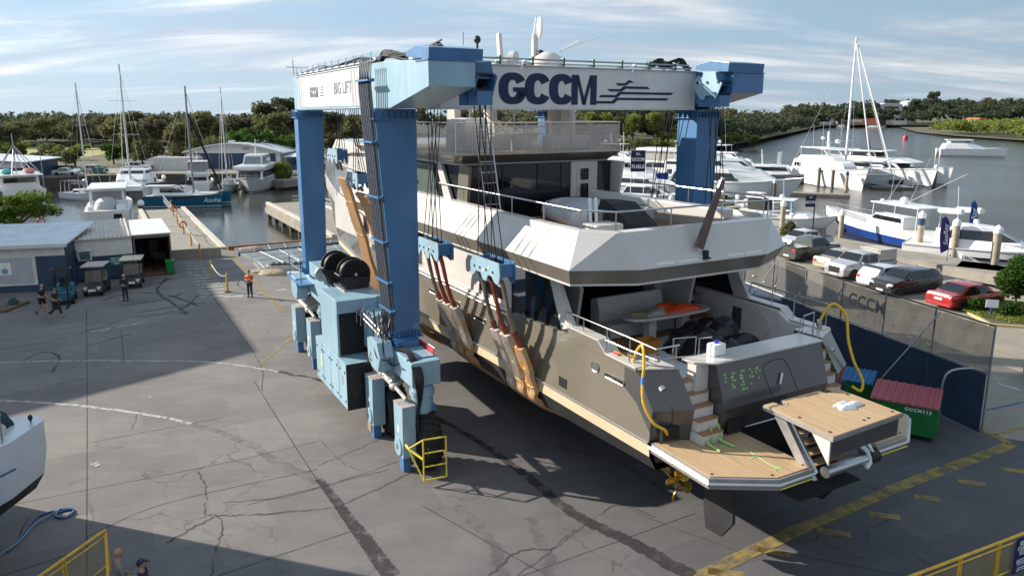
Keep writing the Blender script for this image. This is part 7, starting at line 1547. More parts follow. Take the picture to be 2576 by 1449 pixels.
# golf carts
def cart(label,p,rz,bodyc,roofc,front):
    o=loc_('golf_cart',label,'golf cart',p,rz,'golf carts by the site office')
    q=MB();q.prism([(-1.15,.3),(-1.15,.75),(-.5,.85),(-.4,.45),(.35,.42),(.55,.82),(1.1,.62),(1.2,.3)],'x',-.56,.56);
    b=q.build('body',bodyc,o,bevel=.05)
    q=MB();q.bev(-.68,.68,-1.05,.75,1.83,1.93,.05);q.build('roof',roofc,o,True)
    for x in (-.5,.5):
        for y0,y1 in ((-.9,-.85),(.62,.45)): q=MB();q.path([(x,y0,.7),(x,y1,1.84)],.025,6);q.build('roof_post',M_dark,o)
    q=MB();q.bev(-.5,.5,-.75,-.1,.75,.92,.04);q.bev(-.5,.5,-.85,-.7,.9,1.35,.04);q.build('seat',mat('cart_seat',(.25,.23,.2),.7,0,.1),o)
    q=MB();q.add([(-.5,.60,.85),(.5,.60,.85),(.48,.47,1.55),(-.48,.47,1.55),(-.5,.62,.85),(.5,.62,.85),(.48,.49,1.55),(-.48,.49,1.55)],[(0,1,2,3),(7,6,5,4)]);q.build('windscreen',mat('smoky_screen',(.10,.09,.085),.15,0,.1,3),o)
    q=MB();q.path([(.2+.17*math.cos(a),.25+.05*math.sin(a),1.05+.15*math.sin(a)) for a in [2*math.pi*t/12 for t in range(13)]],.015,5);q.build('steering_wheel',M_black,o)
    for x in (-.48,.48):
        for y in (-.8,.8): q=MB();q.lathe([(.1,-.09),(.2,-.09),(.23,-.05),(.23,.05),(.2,.09),(.1,.09)],16,Matrix.Translation((x,y,.23)),'x');w_=q.build('wheel',M_black,o,True);q=MB();q.lathe([(0,-.08),(.12,-.08),(.12,.08),(0,.08)],12,Matrix.Translation((x,y,.23)),'x');q.build('hub',M_galv,w_)
    for x in (-.4,.4): q=MB();q.cyl((x,1.1,.52),(x,1.19,.52),.08,n=12);q.box(x-.13,x+.13,1.07,1.12,.42,.64);q.build('headlight',M_bcream,b)
    q=MB();q.box(-.22,.22,1.2,1.22,.36,.50);q.build('number_plate',M_white,b)
    return o
cart('weathered golf cart facing the camera with pale pink roof and white headlights',(-27.2,47.4),R(195),mat('cart_dark',(.05,.048,.045),.6,0,.2,3),mat('dusty_pink_roof',(.45,.38,.36),.6,0,.08),1)
cart('dark golf cart with cream roof parked behind the standing woman',(-25.9,49.6),R(200),mat('cart_navy',(.03,.04,.055),.6,0,.2,3),mat('cream_roof',(.62,.55,.38),.5,0,.05),0)
# forklift
o=loc_('forklift','teal forklift parked at the end of the long white shed','forklift',(-27.9,45.0),R(205));M_teal=mat('teal_machine_paint',(.02,.17,.24),.4,0,.15,3)
q=MB();q.prism([(-1.0,.25),(-1.05,.95),(-.85,1.1),(-.3,1.0),(-.25,.5),(.5,.5),(.7,.8),(.9,.8),(.9,.25)],'x',-.52,.52);b=q.build('body',M_teal,o,bevel=.05)
q=MB();q.bev(-.5,.5,-1.12,-.85,.3,1.05,.08);q.build('counterweight',M_teal,b)
for x in (-.45,.45): q=MB();q.path([(x,-.75,1.0),(x,-.45,2.1)],.03,6);q.path([(x,.75,.8),(x,.5,2.1)],.03,6);q.build('guard_post',M_dark,o)
q=MB()
for k in range(6): q.box(-.5,.5,-.45+k*.19,-.40+k*.19,2.1,2.14)
q.box(-.52,-.46,-.48,.56,2.1,2.15);q.box(.46,.52,-.48,.56,2.1,2.15);q.build('overhead_guard',M_dark,o)
for x in (-.3,.3): q=MB();q.box(x-.05,x+.05,1.0,1.1,.05,2.0);q.build('mast_rail',M_dark,o);q=MB();q.box(x-.06,x+.06,1.1,2.1,.05,.1);q.build('fork',M_dark,o)
q=MB();q.bev(-.25,.25,-.5,-.1,1.0,1.12,.03);q.bev(-.25,.25,-.58,-.48,1.1,1.5,.03);q.build('seat',M_black,o)
for x in (-.5,.5):
    for y,r in ((-.75,.24),(.65,.3)): q=MB();q.lathe([(.1,-.1),(r-.03,-.1),(r,-.06),(r,.06),(r-.03,.1),(.1,.1)],16,Matrix.Translation((x,y,r)),'x');q.build('wheel',M_black,o,True)
# wheelie bin
def wheelie(label,p,rz,body,lid):
    o=loc_('wheelie_bin',label,'bin',p,rz);q=MB();q.hexa([(-.22,-.25,.08),(.22,-.25,.08),(.22,.25,.08),(-.22,.25,.08)],[(-.29,-.33,1.0),(.29,-.33,1.0),(.29,.33,1.0),(-.29,.33,1.0)]);b=q.build('bin_body',body,o,bevel=.02);q=MB();q.prism([(-.36,1.0),(-.34,1.06),(.3,1.12),(.38,1.04),(.38,1.0)],'x',-.31,.31);q.build('lid',lid,o,bevel=.01);q=MB();q.path([(-.25,.40,1.02),(.25,.40,1.02)],.02,6);q.build('handle',body,o)
    for x in (-.26,.26): q=MB();q.lathe([(0,-.03),(.1,-.03),(.1,.03),(0,.03)],14,Matrix.Translation((x,.28,.1)),'x');q.build('wheel',M_black,o)
M_bg=mat('bright_green_plastic',(.01,.20,.045),.4,0,.06,3)
wheelie('bright green wheelie bin beside the open container',(-25.0,53.2),R(25),M_bg,M_bg)
# dumpsters at right
def dumpster(label,c,rz,L,Wd,H,lidm,txt):
    o=loc_('waste_skip',label,'waste bin',c,rz,None);M_dg=mat('skip_green',(.012,.16,.04),.45,0,.1,2)
    q=MB();q.hexa([(-L/2,-Wd/2+.1,.18),(L/2,-Wd/2+.1,.18),(L/2,Wd/2-.08,.18),(-L/2,Wd/2-.08,.18)],[(-L/2,-Wd/2,H-.15),(L/2,-Wd/2,H-.15),(L/2,Wd/2,H),(-L/2,Wd/2,H)]);b=q.build('skip_body',M_dg,o,bevel=.015)
    for sd in (-1,1):
        for z in (.55,.95): q=MB();x=sd*L/2;q.prism([(-.12,z-.05),(.12,z-.05),(.08,z+.06),(-.08,z+.06)],'x',min(x,x+sd*.06),max(x,x+sd*.06));q.build('lift_pocket',M_dg,b)
    for k in range(2):
        x0=-L/2-.04+k*(L/2+.04);q=MB();q.hexa([(x0,-Wd/2-.06,H-.14),(x0+L/2+.03,-Wd/2-.06,H-.14),(x0+L/2+.03,Wd/2+.03,H+.02),(x0,Wd/2+.03,H+.02)],[(x0,-Wd/2-.06,H-.10),(x0+L/2+.03,-Wd/2-.06,H-.10),(x0+L/2+.03,Wd/2+.03,H+.06),(x0,Wd/2+.03,H+.06)]);l=q.build('lid',lidm,o)
        q=MB()
        for j in range(4): x=x0+.14+j*(L/2)/4.1;q.hexa([(x-.05,-Wd/2-.04,H-.10),(x+.05,-Wd/2-.04,H-.10),(x+.05,Wd/2,H+.06),(x-.05,Wd/2,H+.06)],[(x-.03,-Wd/2-.04,H-.06),(x+.03,-Wd/2-.04,H-.06),(x+.03,Wd/2,H+.10),(x-.03,Wd/2,H+.10)])
        q.build('lid_ribs',lidm,l)
    for x in (-L/2+.15,L/2-.15):
        for y in (-Wd/2+.2,Wd/2-.2): q=MB();q.cyl((x-.03,y,.09),(x+.03,y,.09),.09,n=12);q.box(x-.05,x+.05,y-.03,y+.03,.1,.2);q.build('castor',M_black,o)
    if txt: q=MB();vs,fs=textmesh(txt,.17,.006,ext=.003,spacing=1.2);q.add(vs,fs,basis((L/2-.62,-Wd/2-.012,H-.30),(1,0,0),(0,-.07,1)));q.build('stencilled_number',M_white,b)
dumpster('green waste skip with ribbed dull red lid beside the blue fence','' or (14.55,25.85),R(-33),2.15,1.75,1.45,mat('dull_red_lid',(.36,.07,.09),.5,0,.08,2),'GCCM112')
dumpster('green waste skip with blue lid behind the red lidded one',(13.7,28.3),R(-33),1.5,1.2,1.3,mat('blue_lid',(.01,.13,.32),.5,0,.06,2),'')
# industrial shed out of frame whose shadow falls over the yard
o=thing('boat_shed','tall grey boat shed standing left of the yard, just outside the picture','shed',(-37.2,42.7,0),0)
q=MB();P=[(0,0),(-13.5,-15.8),(-45,10),(-38,31.5),(-14.6,26.1)][::1];q.prism(P,'z',0,12.0);q.build('shed_wall',M_sheetw,o)
o=thing('unseen_workshop','grey workshop standing left of the white boat hull, just outside the picture','workshop',(-16.2,20.8,0),0)  # unseen block added to cast shade over the near left of the yard
q=MB();q.box(-24,0,-31,0,0,9.0);q.build('workshop_wall',M_sheetw,o);q=MB();q.box(-24.2,.2,-31.2,.2,9.0,9.2);q.build('roof',M_roof,o)
# ================================================================ yellow posts, chains, rails on the left pier
PG='yellow guard posts along the left pier'
posts=[(573,735),(533,700),(504,652),(482,620),(463,590),(447,565),(437,545),(431,530)]
pw_=[gp(*p) for p in posts]
for i,p in enumerate(pw_):
    o=thing('guard_post','yellow guard post joined by rope along the edge of the left pier','post',p,0,PG)
    q=MB();q.cyl((0,0,0),(0,0,1.25),.075,n=10);q.build('post',mat('faded_yellow',(.62,.36,.06),.55,0,.15,3),o,True)
    if i==0: q=MB();q.cyl((0,0,0),(0,0,.05),.2,n=16);q.build('base',M_dark,o,True)
for a,b,nm in ((0,1,'white'),(2,3,'b'),(3,4,'c'),(4,5,'d')):
    m=MB();A=Vector(pw_[a])+Vector((0,0,1.1));B=Vector(pw_[b])+Vector((0,0,1.1));P=[A.lerp(B,t/8)-Vector((0,0,(.35 if a==0 else .12)*math.sin(math.pi*t/8))) for t in range(9)];m.path(P,.02,5)
    ob=m.build('guard_rope',M_bcream,None);tag(ob,{'white':'sagging white rope between the two nearest yellow posts','b':'rope between the third and fourth yellow posts','c':'rope between the fourth and fifth yellow posts','d':'rope between the fifth and sixth yellow posts'}[nm],'rope')
for (px,py,l) in ((563,693,''),): pass
for (pt,l) in (((pw_[6][0]+.3,pw_[6][1]-.5,1.0),'red life ring hung on a yellow post near the pier end'),((pw_[4][0]+.1,pw_[4][1]-.3,1.0),'red life ring hung on the fifth yellow post'),((-47.0,73.5,1.0),'orange and white life ring under the round topped tree')):
    m=MB();m.path([(.3*math.cos(a),0,.3*math.sin(a)) for a in [2*math.pi*t/20 for t in range(21)]],.07,8);ob=m.build('life_ring',mat('life_ring_red',(.55,.09,.04),.5,0,.1),None,True);solo(ob,pt,R(20),l,'life ring')
o=thing('gangway_rail','white metal handrail running down beside the left pier','railing',gp(438,545,0));q=MB();d=Vector(gp(412,512,0))-Vector(gp(438,545,0))
for z in (.5,1.0): q.path([(0,0,z),tuple(d+Vector((0,0,z)))],.03,5)
for k in range(12): t=k/11;q.path([tuple(d*t),tuple(d*t+Vector((0,0,1.0)))],.02,4)
q.build('rail',M_white,o)
o=thing('pier_rail','white guard rail at the far end of the right lift pier','railing',tuple(W(wr0+6,ws+22,0)),YAW);q=MB()
for z in (.5,1.0): q.path([(0,0,z),(0,9,z),(-3,9,z)],.03,5)
for k in range(9): q.path([(0,k*1.12,0),(0,k*1.12,1)],.02,4)
q.build('rail',M_white,o)
o=thing('concrete_barrier','low pale concrete barrier beside the foot of the left pier','barrier',gp(478,650,0),R(24));q=MB();q.prism([(-.25,0),(.25,0),(.12,.75),(-.12,.75)],'x',-2.6,2.4);q.build('barrier_block',M_conc2,o,bevel=.03)
# stuff on the yard near the slip
def mats(label,pts,z,m,name='float_panel',cat='dock panels'):
    c=[gp(*p) for p in pts];cx=sum(p[0] for p in c)/len(c);cy=sum(p[1] for p in c)/len(c);o=thing(name,label,cat,(cx,cy,0));q=MB();q.prism([(p[0]-cx,p[1]-cy) for p in c],'z',.0,z);b=q.build('slab',m,o,bevel=.03);return o,c,(cx,cy)
M_panel=mat('blue_grey_panel',(.17,.20,.205),.6,0,.2,1.2);
def grid(o,c,cc,z,nx,ny):
    q=MB();A,B,C,D_=[Vector((p[0]-cc[0],p[1]-cc[1],z+.008)) for p in c]
    for i in range(1,nx): q.path([A.lerp(B,i/nx),D_.lerp(C,i/nx)],.03,4)
    for j in range(1,ny): q.path([A.lerp(D_,j/ny),B.lerp(C,j/ny)],.03,4)
    q.build('joint_strip',M_conduit,o)
o,c,cc=mats('wide stack of grey blue dock panels behind the reel of the hoist',[(605,648),(885,622),(905,655),(680,678)],.35,M_panel);grid(o,c,cc,.35,6,3)
o,c,cc=mats('long dark dock panel lying parallel to the slip timber',[(590,632),(870,607),(868,616),(600,645)],.3,mat('dark_panel',(.09,.10,.11),.6,0,.2,1.5));grid(o,c,cc,.3,7,1)
o,c,cc=mats('small grey slatted panel in front of the wide dock panels',[(636,664),(700,657),(722,674),(655,684)],.22,mat('slatted_grey',(.22,.20,.21),.7,0,.2,2,streak=(6,1,1)));grid(o,c,cc,.22,6,1)
for (l,p,r,m,s) in (('crumpled pale tarpaulin on a pallet left of the dock panels',(632,636),(1.5,.6,.5),mat('pinkish_tarp',(.33,.25,.22),.7,0,.2,2),3),('folded tan canvas bundle in front of the dock panels',(690,690),(1.3,.6,.35),mat('tan_canvas',(.33,.27,.19),.8,0,.15,2),4),('second folded tan mat left of the canvas bundle',(668,684),(1.0,.5,.2),mat('tan_canvas',(.33,.27,.19)),5),('pale folded mat beside the row of dark drums',(722,690),(1.1,.35,.2),M_bcream,6)):
    c=gp(*p);o=thing('folded_tarp',l,'tarpaulin',c);q=MB();blob(q,(0,0,0),r,s,18,10,amp=.25);q.build('folded_sheet',m,o,True,ang=50)
c=gp(742,676);o=thing('pile_of_rollers','row of dark rollers in a pale frame beside the dock panels','rollers',c,R(10))
for k in range(9): q=MB();x=-1.6+k*.4;q.cyl((x,-.3,.3),(x,.5,.3),.17,n=12);q.build('roller',M_dark,o,True)
q=MB();q.box(-1.9,2.0,-.38,-.3,.0,.35);q.box(-1.9,2.0,.5,.58,0,.35);q.build('roller_frame',M_bcream,o)
o=thing('rail_clamp','pair of small brown rail wedges at the far left of the yard','block',(-30.4,43.6,0));q=MB();q.prism([(-1.2,0),(1.2,0),(1.0,.15),(-1.2,.15)],'x',-.5,.5);q.build('wedge',mat('brown_wedge',(.15,.09,.06),.8,0,.1),o);q=MB();blob(q,(0,.3,.15),(.35,.3,.35),3,14,8);q.build('cover',mat('dark_teal_cover',(.02,.06,.07),.7,0,.1),o,True)
# ================================================================ far land, buildings across the basin
M_land=mat('bank_soil',(.12,.10,.065),.95,0,.25,.08,col2=(.07,.075,.035))
M_field=mat('dry_grass',(.34,.30,.10),.95,0,.15,.05,col2=(.22,.23,.07))
m=MB();P=[(-400,110),(-100,121),(-94,128.5),(-87,134),(-82,141),(-71,146),(-46,146),(-38,150),(-20,175),(10,205),(30,236),(50,228),(92,303),(170,462),(305,742),(400,790),(420,1500),(-900,1500)]
m.poly([(x,y,-.03) for x,y in P]);struct('far_bank',m,M_land)
m=MB()
for a,b in zip(P[:12],P[1:12]): m.poly([(*a,-.03),(*b,-.03),(*b,-4),(*a,-4)])
struct('far_quay_wall',m,M_wall)
m=MB();m.poly([(x,y,.0) for x,y in [(-100,122),(-93,130),(-82,143),(-71,148),(-46,148),(-42,163),(-96,166),(-140,150)]]);struct('far_hardstand',m,M_conc3)
m=MB();m.poly([(x,y,.02) for x,y in [(-150,196),(-112,192),(-128,255),(-172,258)]]);struct('grass_field',m,M_field)
m=MB();m.poly([(x,y,-1.2) for x,y in [(285,530),(262,447),(250,370),(240,300),(900,200),(1200,900),(420,740),(380,740)]]);struct('mangrove_bank',m,M_land)
m=MB();m.poly([(x,y,.5) for x,y in [(300,760),(420,752),(1500,900),(1500,2200),(-200,2200),(200,900)]]);struct('far_shore',m,M_land)
# hills behind (low terrain carrying the forest)
def hill(x,y):
    return max(0,min(1,(y-330)/300))*6
# hangar, portable, left warehouse
o=loc_('hangar','navy hangar with broad curved white roof across the basin','hangar',(-69,160),R(-4))
arc=[(x,3.3+2.2*math.sin(math.pi*(x+2)/24)) for x in [-1+22*k/14 for k in range(15)]]
q=MB();q.prism([(0,0),(20,0),(20,3.4)]+[(x,z-.25) for x,z in arc[::-1] if 0<=x<=20]+[(0,3.4)],'y',0,14);q.build('wall',M_sheetw,o)
q=MB();q.prism(arc+[(x,z-.22) for x,z in arc[::-1]],'y',-1.0,15);r=q.build('curved_roof',M_roof,o);q=MB();q.bev(8,9.2,2,3.2,5.4,5.9,.05);q.build('roof_vent',M_sheetw,r)
q=MB();q.box(1.2,19,-.04,-.004,0,3.3);q.build('navy_front',M_bluew,o);q=MB();q.ell((12.5,-.05,4.3),1.0,.04,.25,14,6);q.build('round_emblem',M_grey,o)
for x in (-.3,.1,.5,.9): q=MB();q.box(x,x+.14,-.3,-.16,0,3.3);q.build('white_post',M_white,o)
o=loc_('portable_building','long plain white portable building with pitched end beside the hangar','portable building',(-75.5,154.5),R(-4));q=MB();q.prism([(0,0),(10.6,0),(10.6,2.7),(1.2,2.7),(0,2.2)],'y',0,3);q.build('wall',mat('pale_grey_cladding',(.52,.52,.51),.6,0,.05,.8),o,bevel=.03);q=MB();q.bev(2.4,3.6,.8,2,2.7,2.9,.05);q.build('roof_unit',M_white,o)
o=loc_('warehouse','navy walled warehouse with pale pitched roof at the far left edge','warehouse',(-104,131),R(10));q=MB();q.box(0,17,0,14,0,2.9);q.build('wall',M_bluew,o);q=MB();q.box(-.05,17.05,-.06,-.004,2.0,3.0);q.build('white_band',M_sheetw,o);q=MB();q.hexa([(-6,-.8,4.6),(17.5,-.8,2.95),(17.5,15,2.95),(-6,15,4.6)],[(-6,-.8,4.75),(17.5,-.8,3.1),(17.5,15,3.1),(-6,15,4.75)]);q.build('roof',M_roof,o)
o=loc_('green_hedge_fence','dark green screen fence behind the parked white cars','fence',(-97,146),R(2));q=MB();q.box(0,11,0,.1,0,1.6);q.build('screen',mat('dark_green_screen',(.01,.05,.035),.8,0,.1),o)
o=loc_('garden_skip','green skip at the quay edge left of the white four wheel drive','skip',(-81.0,146.5),0);q=MB();q.hexa([(-.9,-.6,.1),(.9,-.6,.1),(.9,.6,.1),(-.9,.6,.1)],[(-1.1,-.7,1.2),(1.1,-.7,1.2),(1.1,.7,1.2),(-1.1,.7,1.2)]);q.build('skip_body',mat('skip_teal',(.03,.13,.09),.6,0,.1),o,bevel=.03)
for k,(x,y,w_,h_,l) in enumerate(((-47.5,158,5,2.6,'small dark roofed shack right of the hangar'),(-40,164,6,3.0,'second small white walled shack near the rear hoist column'))):
    o=loc_('shack',l,'shack',(x,y),R(-8));q=MB();q.box(0,w_,0,4,0,h_);q.build('wall',(M_bluew,M_grey)[k],o);q=MB();q.hexa([(-.4,-.6,h_),(w_+.4,-.6,h_),(w_+.4,4.4,h_+.5),(-.4,4.4,h_+.5)],[(-.4,-.6,h_+.12),(w_+.4,-.6,h_+.12),(w_+.4,4.4,h_+.62),(-.4,4.4,h_+.62)]);q.build('roof',M_roof,o);q=MB();q.box(.6,w_-.6,-.03,-.003,1.0,2.0);q.build('window',M_glass,o)
o=loc_('quay_jetty','grey quay jetty with white rail right of the dark window motor yacht','jetty',(-43.5,136),R(62));q=MB();q.box(0,16,-2.5,2.5,-1.6,-.4);q.build('deck',M_conc2,o);q=MB()
for z in (.0,.5): q.path([(0,2.4,z),(16,2.4,z)],.04,5)
for k in range(12): q.path([(k*1.45,2.4,-.4),(k*1.45,2.4,.5)],.03,4)
q.build('rail',M_white,o)
# distant houses
for k,(x,y,z,w_,h_,c,l) in enumerate(((330,800,2,16,5,0,'low white waterfront house left of the tall mast, far shore'),(352,805,2,14,6,1,'grey waterfront house behind the tall mast'),(385,800,2,18,5,2,'red brown boat shed on the far shore'),(417,840,15,26,6,0,'white mansion on the far ridge'),(455,870,18,16,6,0,'second white house on the far ridge, right of the mansion'),(408,800,3,14,5,0,'small white house near the water right of the red shed'),(278,800,6,20,4,1,'grey roofed house half hidden left on the far shore'),(430,700,3,18,3,3,'house with orange roof beyond the mangroves'),(300,805,4,16,5,1,'dark roofed house among trees at the bend'))):
    o=thing('house',l,'house',(x,y,0),R(k*17%40-10));q=MB();q.box(-w_/2,w_/2,-5,5,-1,z+h_);q.build('wall',(M_white,mat('house_grey',(.25,.26,.28),.7,0,.1),mat('brick_red_wall',(.17,.06,.05),.8,0,.2),M_white)[c],o);q=MB();q.prism([(-w_/2-1,z+h_),(w_/2+1,z+h_),(w_/4,z+h_+2),(-w_/4,z+h_+2)],'y',-6,6);q.build('roof',(mat('roof_white',(.6,.6,.6),.6,0,0),mat('roof_slate',(.10,.11,.13),.7,0,.1),mat('roof_rust',(.2,.07,.05),.7,0,.1),mat('roof_orange',(.45,.17,.05),.7,0,.1))[c],o);q=MB();q.box(-w_/3,w_/3,-5.1,-5.01,z+h_*.3,z+h_*.75);q.build('window',M_glass,o)
# ================================================================ trees
def leafmat(name,c,c2,sc=.35):
    m=mat(name,c,.75,0,.1,sc,col2=c2,spec=.15,detail=3);nt=m.node_tree;b=nt.nodes['Principled BSDF'];t=nt.nodes.new('ShaderNodeBsdfTranslucent');x=nt.nodes.new('ShaderNodeMixShader');x.inputs[0].default_value=.42
    nt.links.new(b.inputs['Base Color'].links[0].from_socket,t.inputs[0]);nt.links.new(b.outputs[0],x.inputs[1]);nt.links.new(t.outputs[0],x.inputs[2]);nt.links.new(x.outputs[0],nt.nodes['Material Output'].inputs[0]);return m
LM=[leafmat('foliage_bright',(.24,.27,.06),(.12,.15,.035)),leafmat('foliage_olive',(.19,.19,.075),(.09,.10,.045)),leafmat('foliage_brown',(.15,.14,.08),(.075,.078,.045)),leafmat('foliage_dark',(.085,.105,.058),(.045,.060,.036)),leafmat('foliage_deep_green',(.075,.15,.025),(.028,.065,.014))]
M_bark=mat('bark',(.13,.10,.075),.9,0,.25,3,.3,20)
def leaves(q,cx,cy,cz,rx,ry,rz,n,s,r_,lobes=None):
    lobes=lobes or [(0,0,0,1.0)]
    for i in range(n):
        lx,ly,lz,lr=lobes[i%len(lobes)]
        a=r_.uniform(0,6.283);c=r_.uniform(-.75,1);rr=(r_.random()**.32);sn=math.sqrt(max(0,1-c*c))
        p=Vector((cx+rx*(lx+lr*rr*sn*math.cos(a)),cy+ry*(ly+lr*rr*sn*math.sin(a)),cz+rz*(lz+lr*rr*c)))
        t=Vector((r_.uniform(-1,1),r_.uniform(-1,1),r_.uniform(-.6,.6)));t.normalize();b=t.cross(Vector((r_.uniform(-1,1),r_.uniform(-1,1),r_.uniform(-1,1))));
        if b.length<.05: continue
        b.normalize();k=s*r_.uniform(.6,1.4);n0=len(q.v);q.v+= [p-t*k,p-b*k*.55,p+t*k,p+b*k*.55];q.f.append((n0,n0+1,n0+2,n0+3))
def treeproto(seed,kind,m,n=1500,s=.30):
    r_=random.Random(seed);o=thing('tree','tree','tree',(0,0,0));H=1.0
    lob=[(r_.uniform(-.62,.62),r_.uniform(-.62,.62),r_.uniform(-.5,.55),r_.uniform(.30,.52)) for _ in range(11)]
    q=MB()
    if kind=='gum': hz,rx,rz,cz=10,3.6,3.0,7.0
    elif kind=='bush': hz,rx,rz,cz=6,3.4,2.6,3.0
    elif kind=='pine': hz,rx,rz,cz=12,1.5,5,7.5;lob=[(0,0,-.8+.2*i,(.95-.1*i)) for i in range(9)]
    else: hz,rx,rz,cz=7,4,2.0,4.6
    leaves(q,0,0,cz,rx,rx,rz,n,s,r_,lob);q.build('crown',m,o,recalc=False)
    q=MB();q.path([(0,0,-.3),(.1,.05,cz*.4),(.05,-.1,cz*.8),(0,0,cz+rz*.3)],[.28,.22,.14,.05],8)
    for l in lob[:6]: q.path([(0.05,0,cz*.55),(l[0]*rx*.5,l[1]*rx*.5,cz*.8),(l[0]*rx,l[1]*rx,cz+l[2]*rz)],[.11,.08,.03],5)
    q.build('trunk',M_bark,o);return o
PR=[]
for i,(k,mi) in enumerate((('gum',1),('gum',2),('gum',3),('bush',0),('bush',1),('bush',4),('gum',0),('gum',1))): PR.append(treeproto(20+i,k,LM[mi],1700 if k=='gum' else 1300,.34 if k=='gum' else .30))
used_=[0]*8
LB={0:'olive gum tree in the belt across the basin',1:'brown green gum tree in the belt across the basin',2:'dark gum tree in the belt across the basin',3:'yellow green bushy tree lit by the sun beside the basin or river',4:'olive bushy tree beside the basin or river',5:'deep green dense tree beside the basin',6:'light green gum tree beside the river bank',7:'spreading olive gum tree in the belt across the basin'}
GL={k:'trees of the far banks, kind %s'%c for k,c in zip(range(8),('a','b','c','d','e','f','g','h'))}
def put(i,x,y,z=0,sc=1,sz=None,label=None):
    if not used_[i]: o=PR[i];used_[i]=1;o.location=(x,y,z)
    else: o=dup(PR[i],(x,y,z))
    o.rotation_euler=(0,0,rnd.uniform(0,6.28));o.scale=(sc,sc,sz or sc);o['label']=label or LB[i]
    if label is None:o['group']=GL[i]
    elif 'group' in o:del o['group']
    return o
def row(px0,px1,depth,step,kinds,smin,smax,z=0,dj=6):
    x0,x1=(px0-1288)/F_*depth,(px1-1288)/F_*depth;x=x0
    while x<x1:
        put(rnd.choice(kinds),x,depth+rnd.uniform(-dj,dj),z,rnd.uniform(smin,smax));x+=step*rnd.uniform(.7,1.3)
rnd.seed(4)
row(-60,125,168,4.2,[0,1,3,4],.85,1.2,dj=9);row(120,225,166,5.5,[3,4],.55,.8,dj=3);row(215,350,170,4.2,[3,4,5],.95,1.25);row(350,480,172,4.2,[4,3,3,0],.95,1.25,dj=4);row(470,640,181,4.0,[3,4,3,0],1.0,1.35,dj=4)
put(5,-57.5,167,0,1.75,1.65,'big deep green round tree behind the motor yacht and hangar');put(5,-50.5,170,0,1.45,1.4,'second deep green tree left of the rear hoist column')
row(110,240,186,8,[3,4],.6,.85);row(640,790,172,4,[5,0,4],1.0,1.4)
row(330,790,205,4.6,[0,1,7,1,4],.95,1.25,dj=8);row(-60,90,200,5,[0,1,7,4],.9,1.2,dj=9);row(-60,790,252,5.0,[1,0,1,7],.85,1.1,dj=10);row(290,420,225,5,[1,7,0],1.0,1.3)
row(800,1000,200,6,[3,4,0],1.0,1.3,dj=8);row(800,1010,235,7,[1,2,0],1.0,1.4)
put(2,-86,290,2,1.7,1.6,'tall dark gum tree rising above the ridge at the left of the blue column');put(1,-67,210,0,1.55,1.5,'tall gum tree just left of the rear blue column')
row(1530,1720,238,5.0,[3,4,6,3],.85,1.15,z=-1.5,dj=5);row(1500,1730,262,6,[6,0,3],1.1,1.4,z=-1,dj=5);row(1820,1905,290,6,[0,3,4],.9,1.2,z=-1)
# individual tree by the left shed, bushes, garden
o=put(5,-45.6,71.5,0,1.0,None,'round topped spreading tree with lit crown behind the long white shed')
r_=random.Random(99);tb=thing('tree','broad flat topped tree with lit crown behind the long white shed, at the left edge','tree',(-47.2,69.5,0));o.location=(-70,168,0);o['label']='deep green tree behind the white sloop across the basin'
q=MB();leaves(q,0,0,3.0,4.3,3.6,1.75,8600,.15,r_,[(r_.uniform(-.8,.8),r_.uniform(-.7,.7),r_.uniform(-.55,.45),r_.uniform(.22,.44)) for _ in range(22)]);q.build('crown',leafmat('foliage_lime',(.19,.27,.04),(.07,.125,.02)),tb,recalc=False)
q=MB();q.path([(0.2,0,-.2),(.3,0,.9),(.1,0,2.2)],[.25,.2,.12],8)
for a,b in ((-2.2,.4),(2.4,.2),(-.8,-1),(1,1.2)): q.path([(.25,0,.9),(a*.5,b*.5,1.7),(a,b,2.6)],[.14,.1,.04],6)
q.build('trunk',M_bark,tb)
gt=thing('tree','small leafy tree growing in the garden bed behind the white notice','tree',(29.4,42.1,0));q=MB();r_=random.Random(12);leaves(q,0,0,2.1,1.25,1.25,1.35,3800,.11,r_,[(0,0,.55,.5),(-.4,.1,-.1,.55),(.4,-.1,-.15,.6),(0,.3,-.5,.5),(.1,-.3,.2,.5)]);q.build('crown',LM[4],gt,recalc=False);q=MB();q.path([(0,0,0),(.05,0,1),(0,.05,2.2)],[.07,.05,.03],6);q.build('trunk',M_bark,gt)
bs=thing('shrub','bronze green bushy shrub at the river end of the parked cars','shrub',gp(1980,612,0));q=MB();leaves(q,0,0,.9,.9,.9,1.1,1600,.13,random.Random(31),[(0,0,0,.8),(.2,0,.5,.5)]);q.build('crown',LM[1],bs,recalc=False);q=MB();q.path([(0,0,0),(0,0,.8)],.05,6);q.build('trunk',M_bark,bs)
for k,(x,y,s_,l) in enumerate(((27.4,42.4,.55,'low green shrub beside the white notice'),(28.5,41.3,.6,'low green shrub in the middle of the garden bed'),(30.2,41.5,.6,'low green shrub at the right edge of the garden bed'))):
    b=thing('shrub',l,'shrub',(x,y,.1));q=MB();leaves(q,0,0,.35,s_*1.3,s_,.55,900,.09,random.Random(k),[(0,0,0,.9)]);q.build('crown',LM[4],b,recalc=False);q=MB();q.path([(0,0,0),(0,0,.35)],.03,5);q.build('stem',M_bark,b)
bu=thing('shrub','round bright green bush at the quay corner right of the motor yacht','shrub',(-43.5,141,-.5));q=MB();leaves(q,0,0,1.4,2.2,2.2,2.0,1300,.25,random.Random(77),[(0,0,0,.9)]);q.build('crown',LM[0],bu,recalc=False);q=MB();q.path([(0,0,-1),(0,0,1)],.1,5);q.build('stem',M_bark,bu)
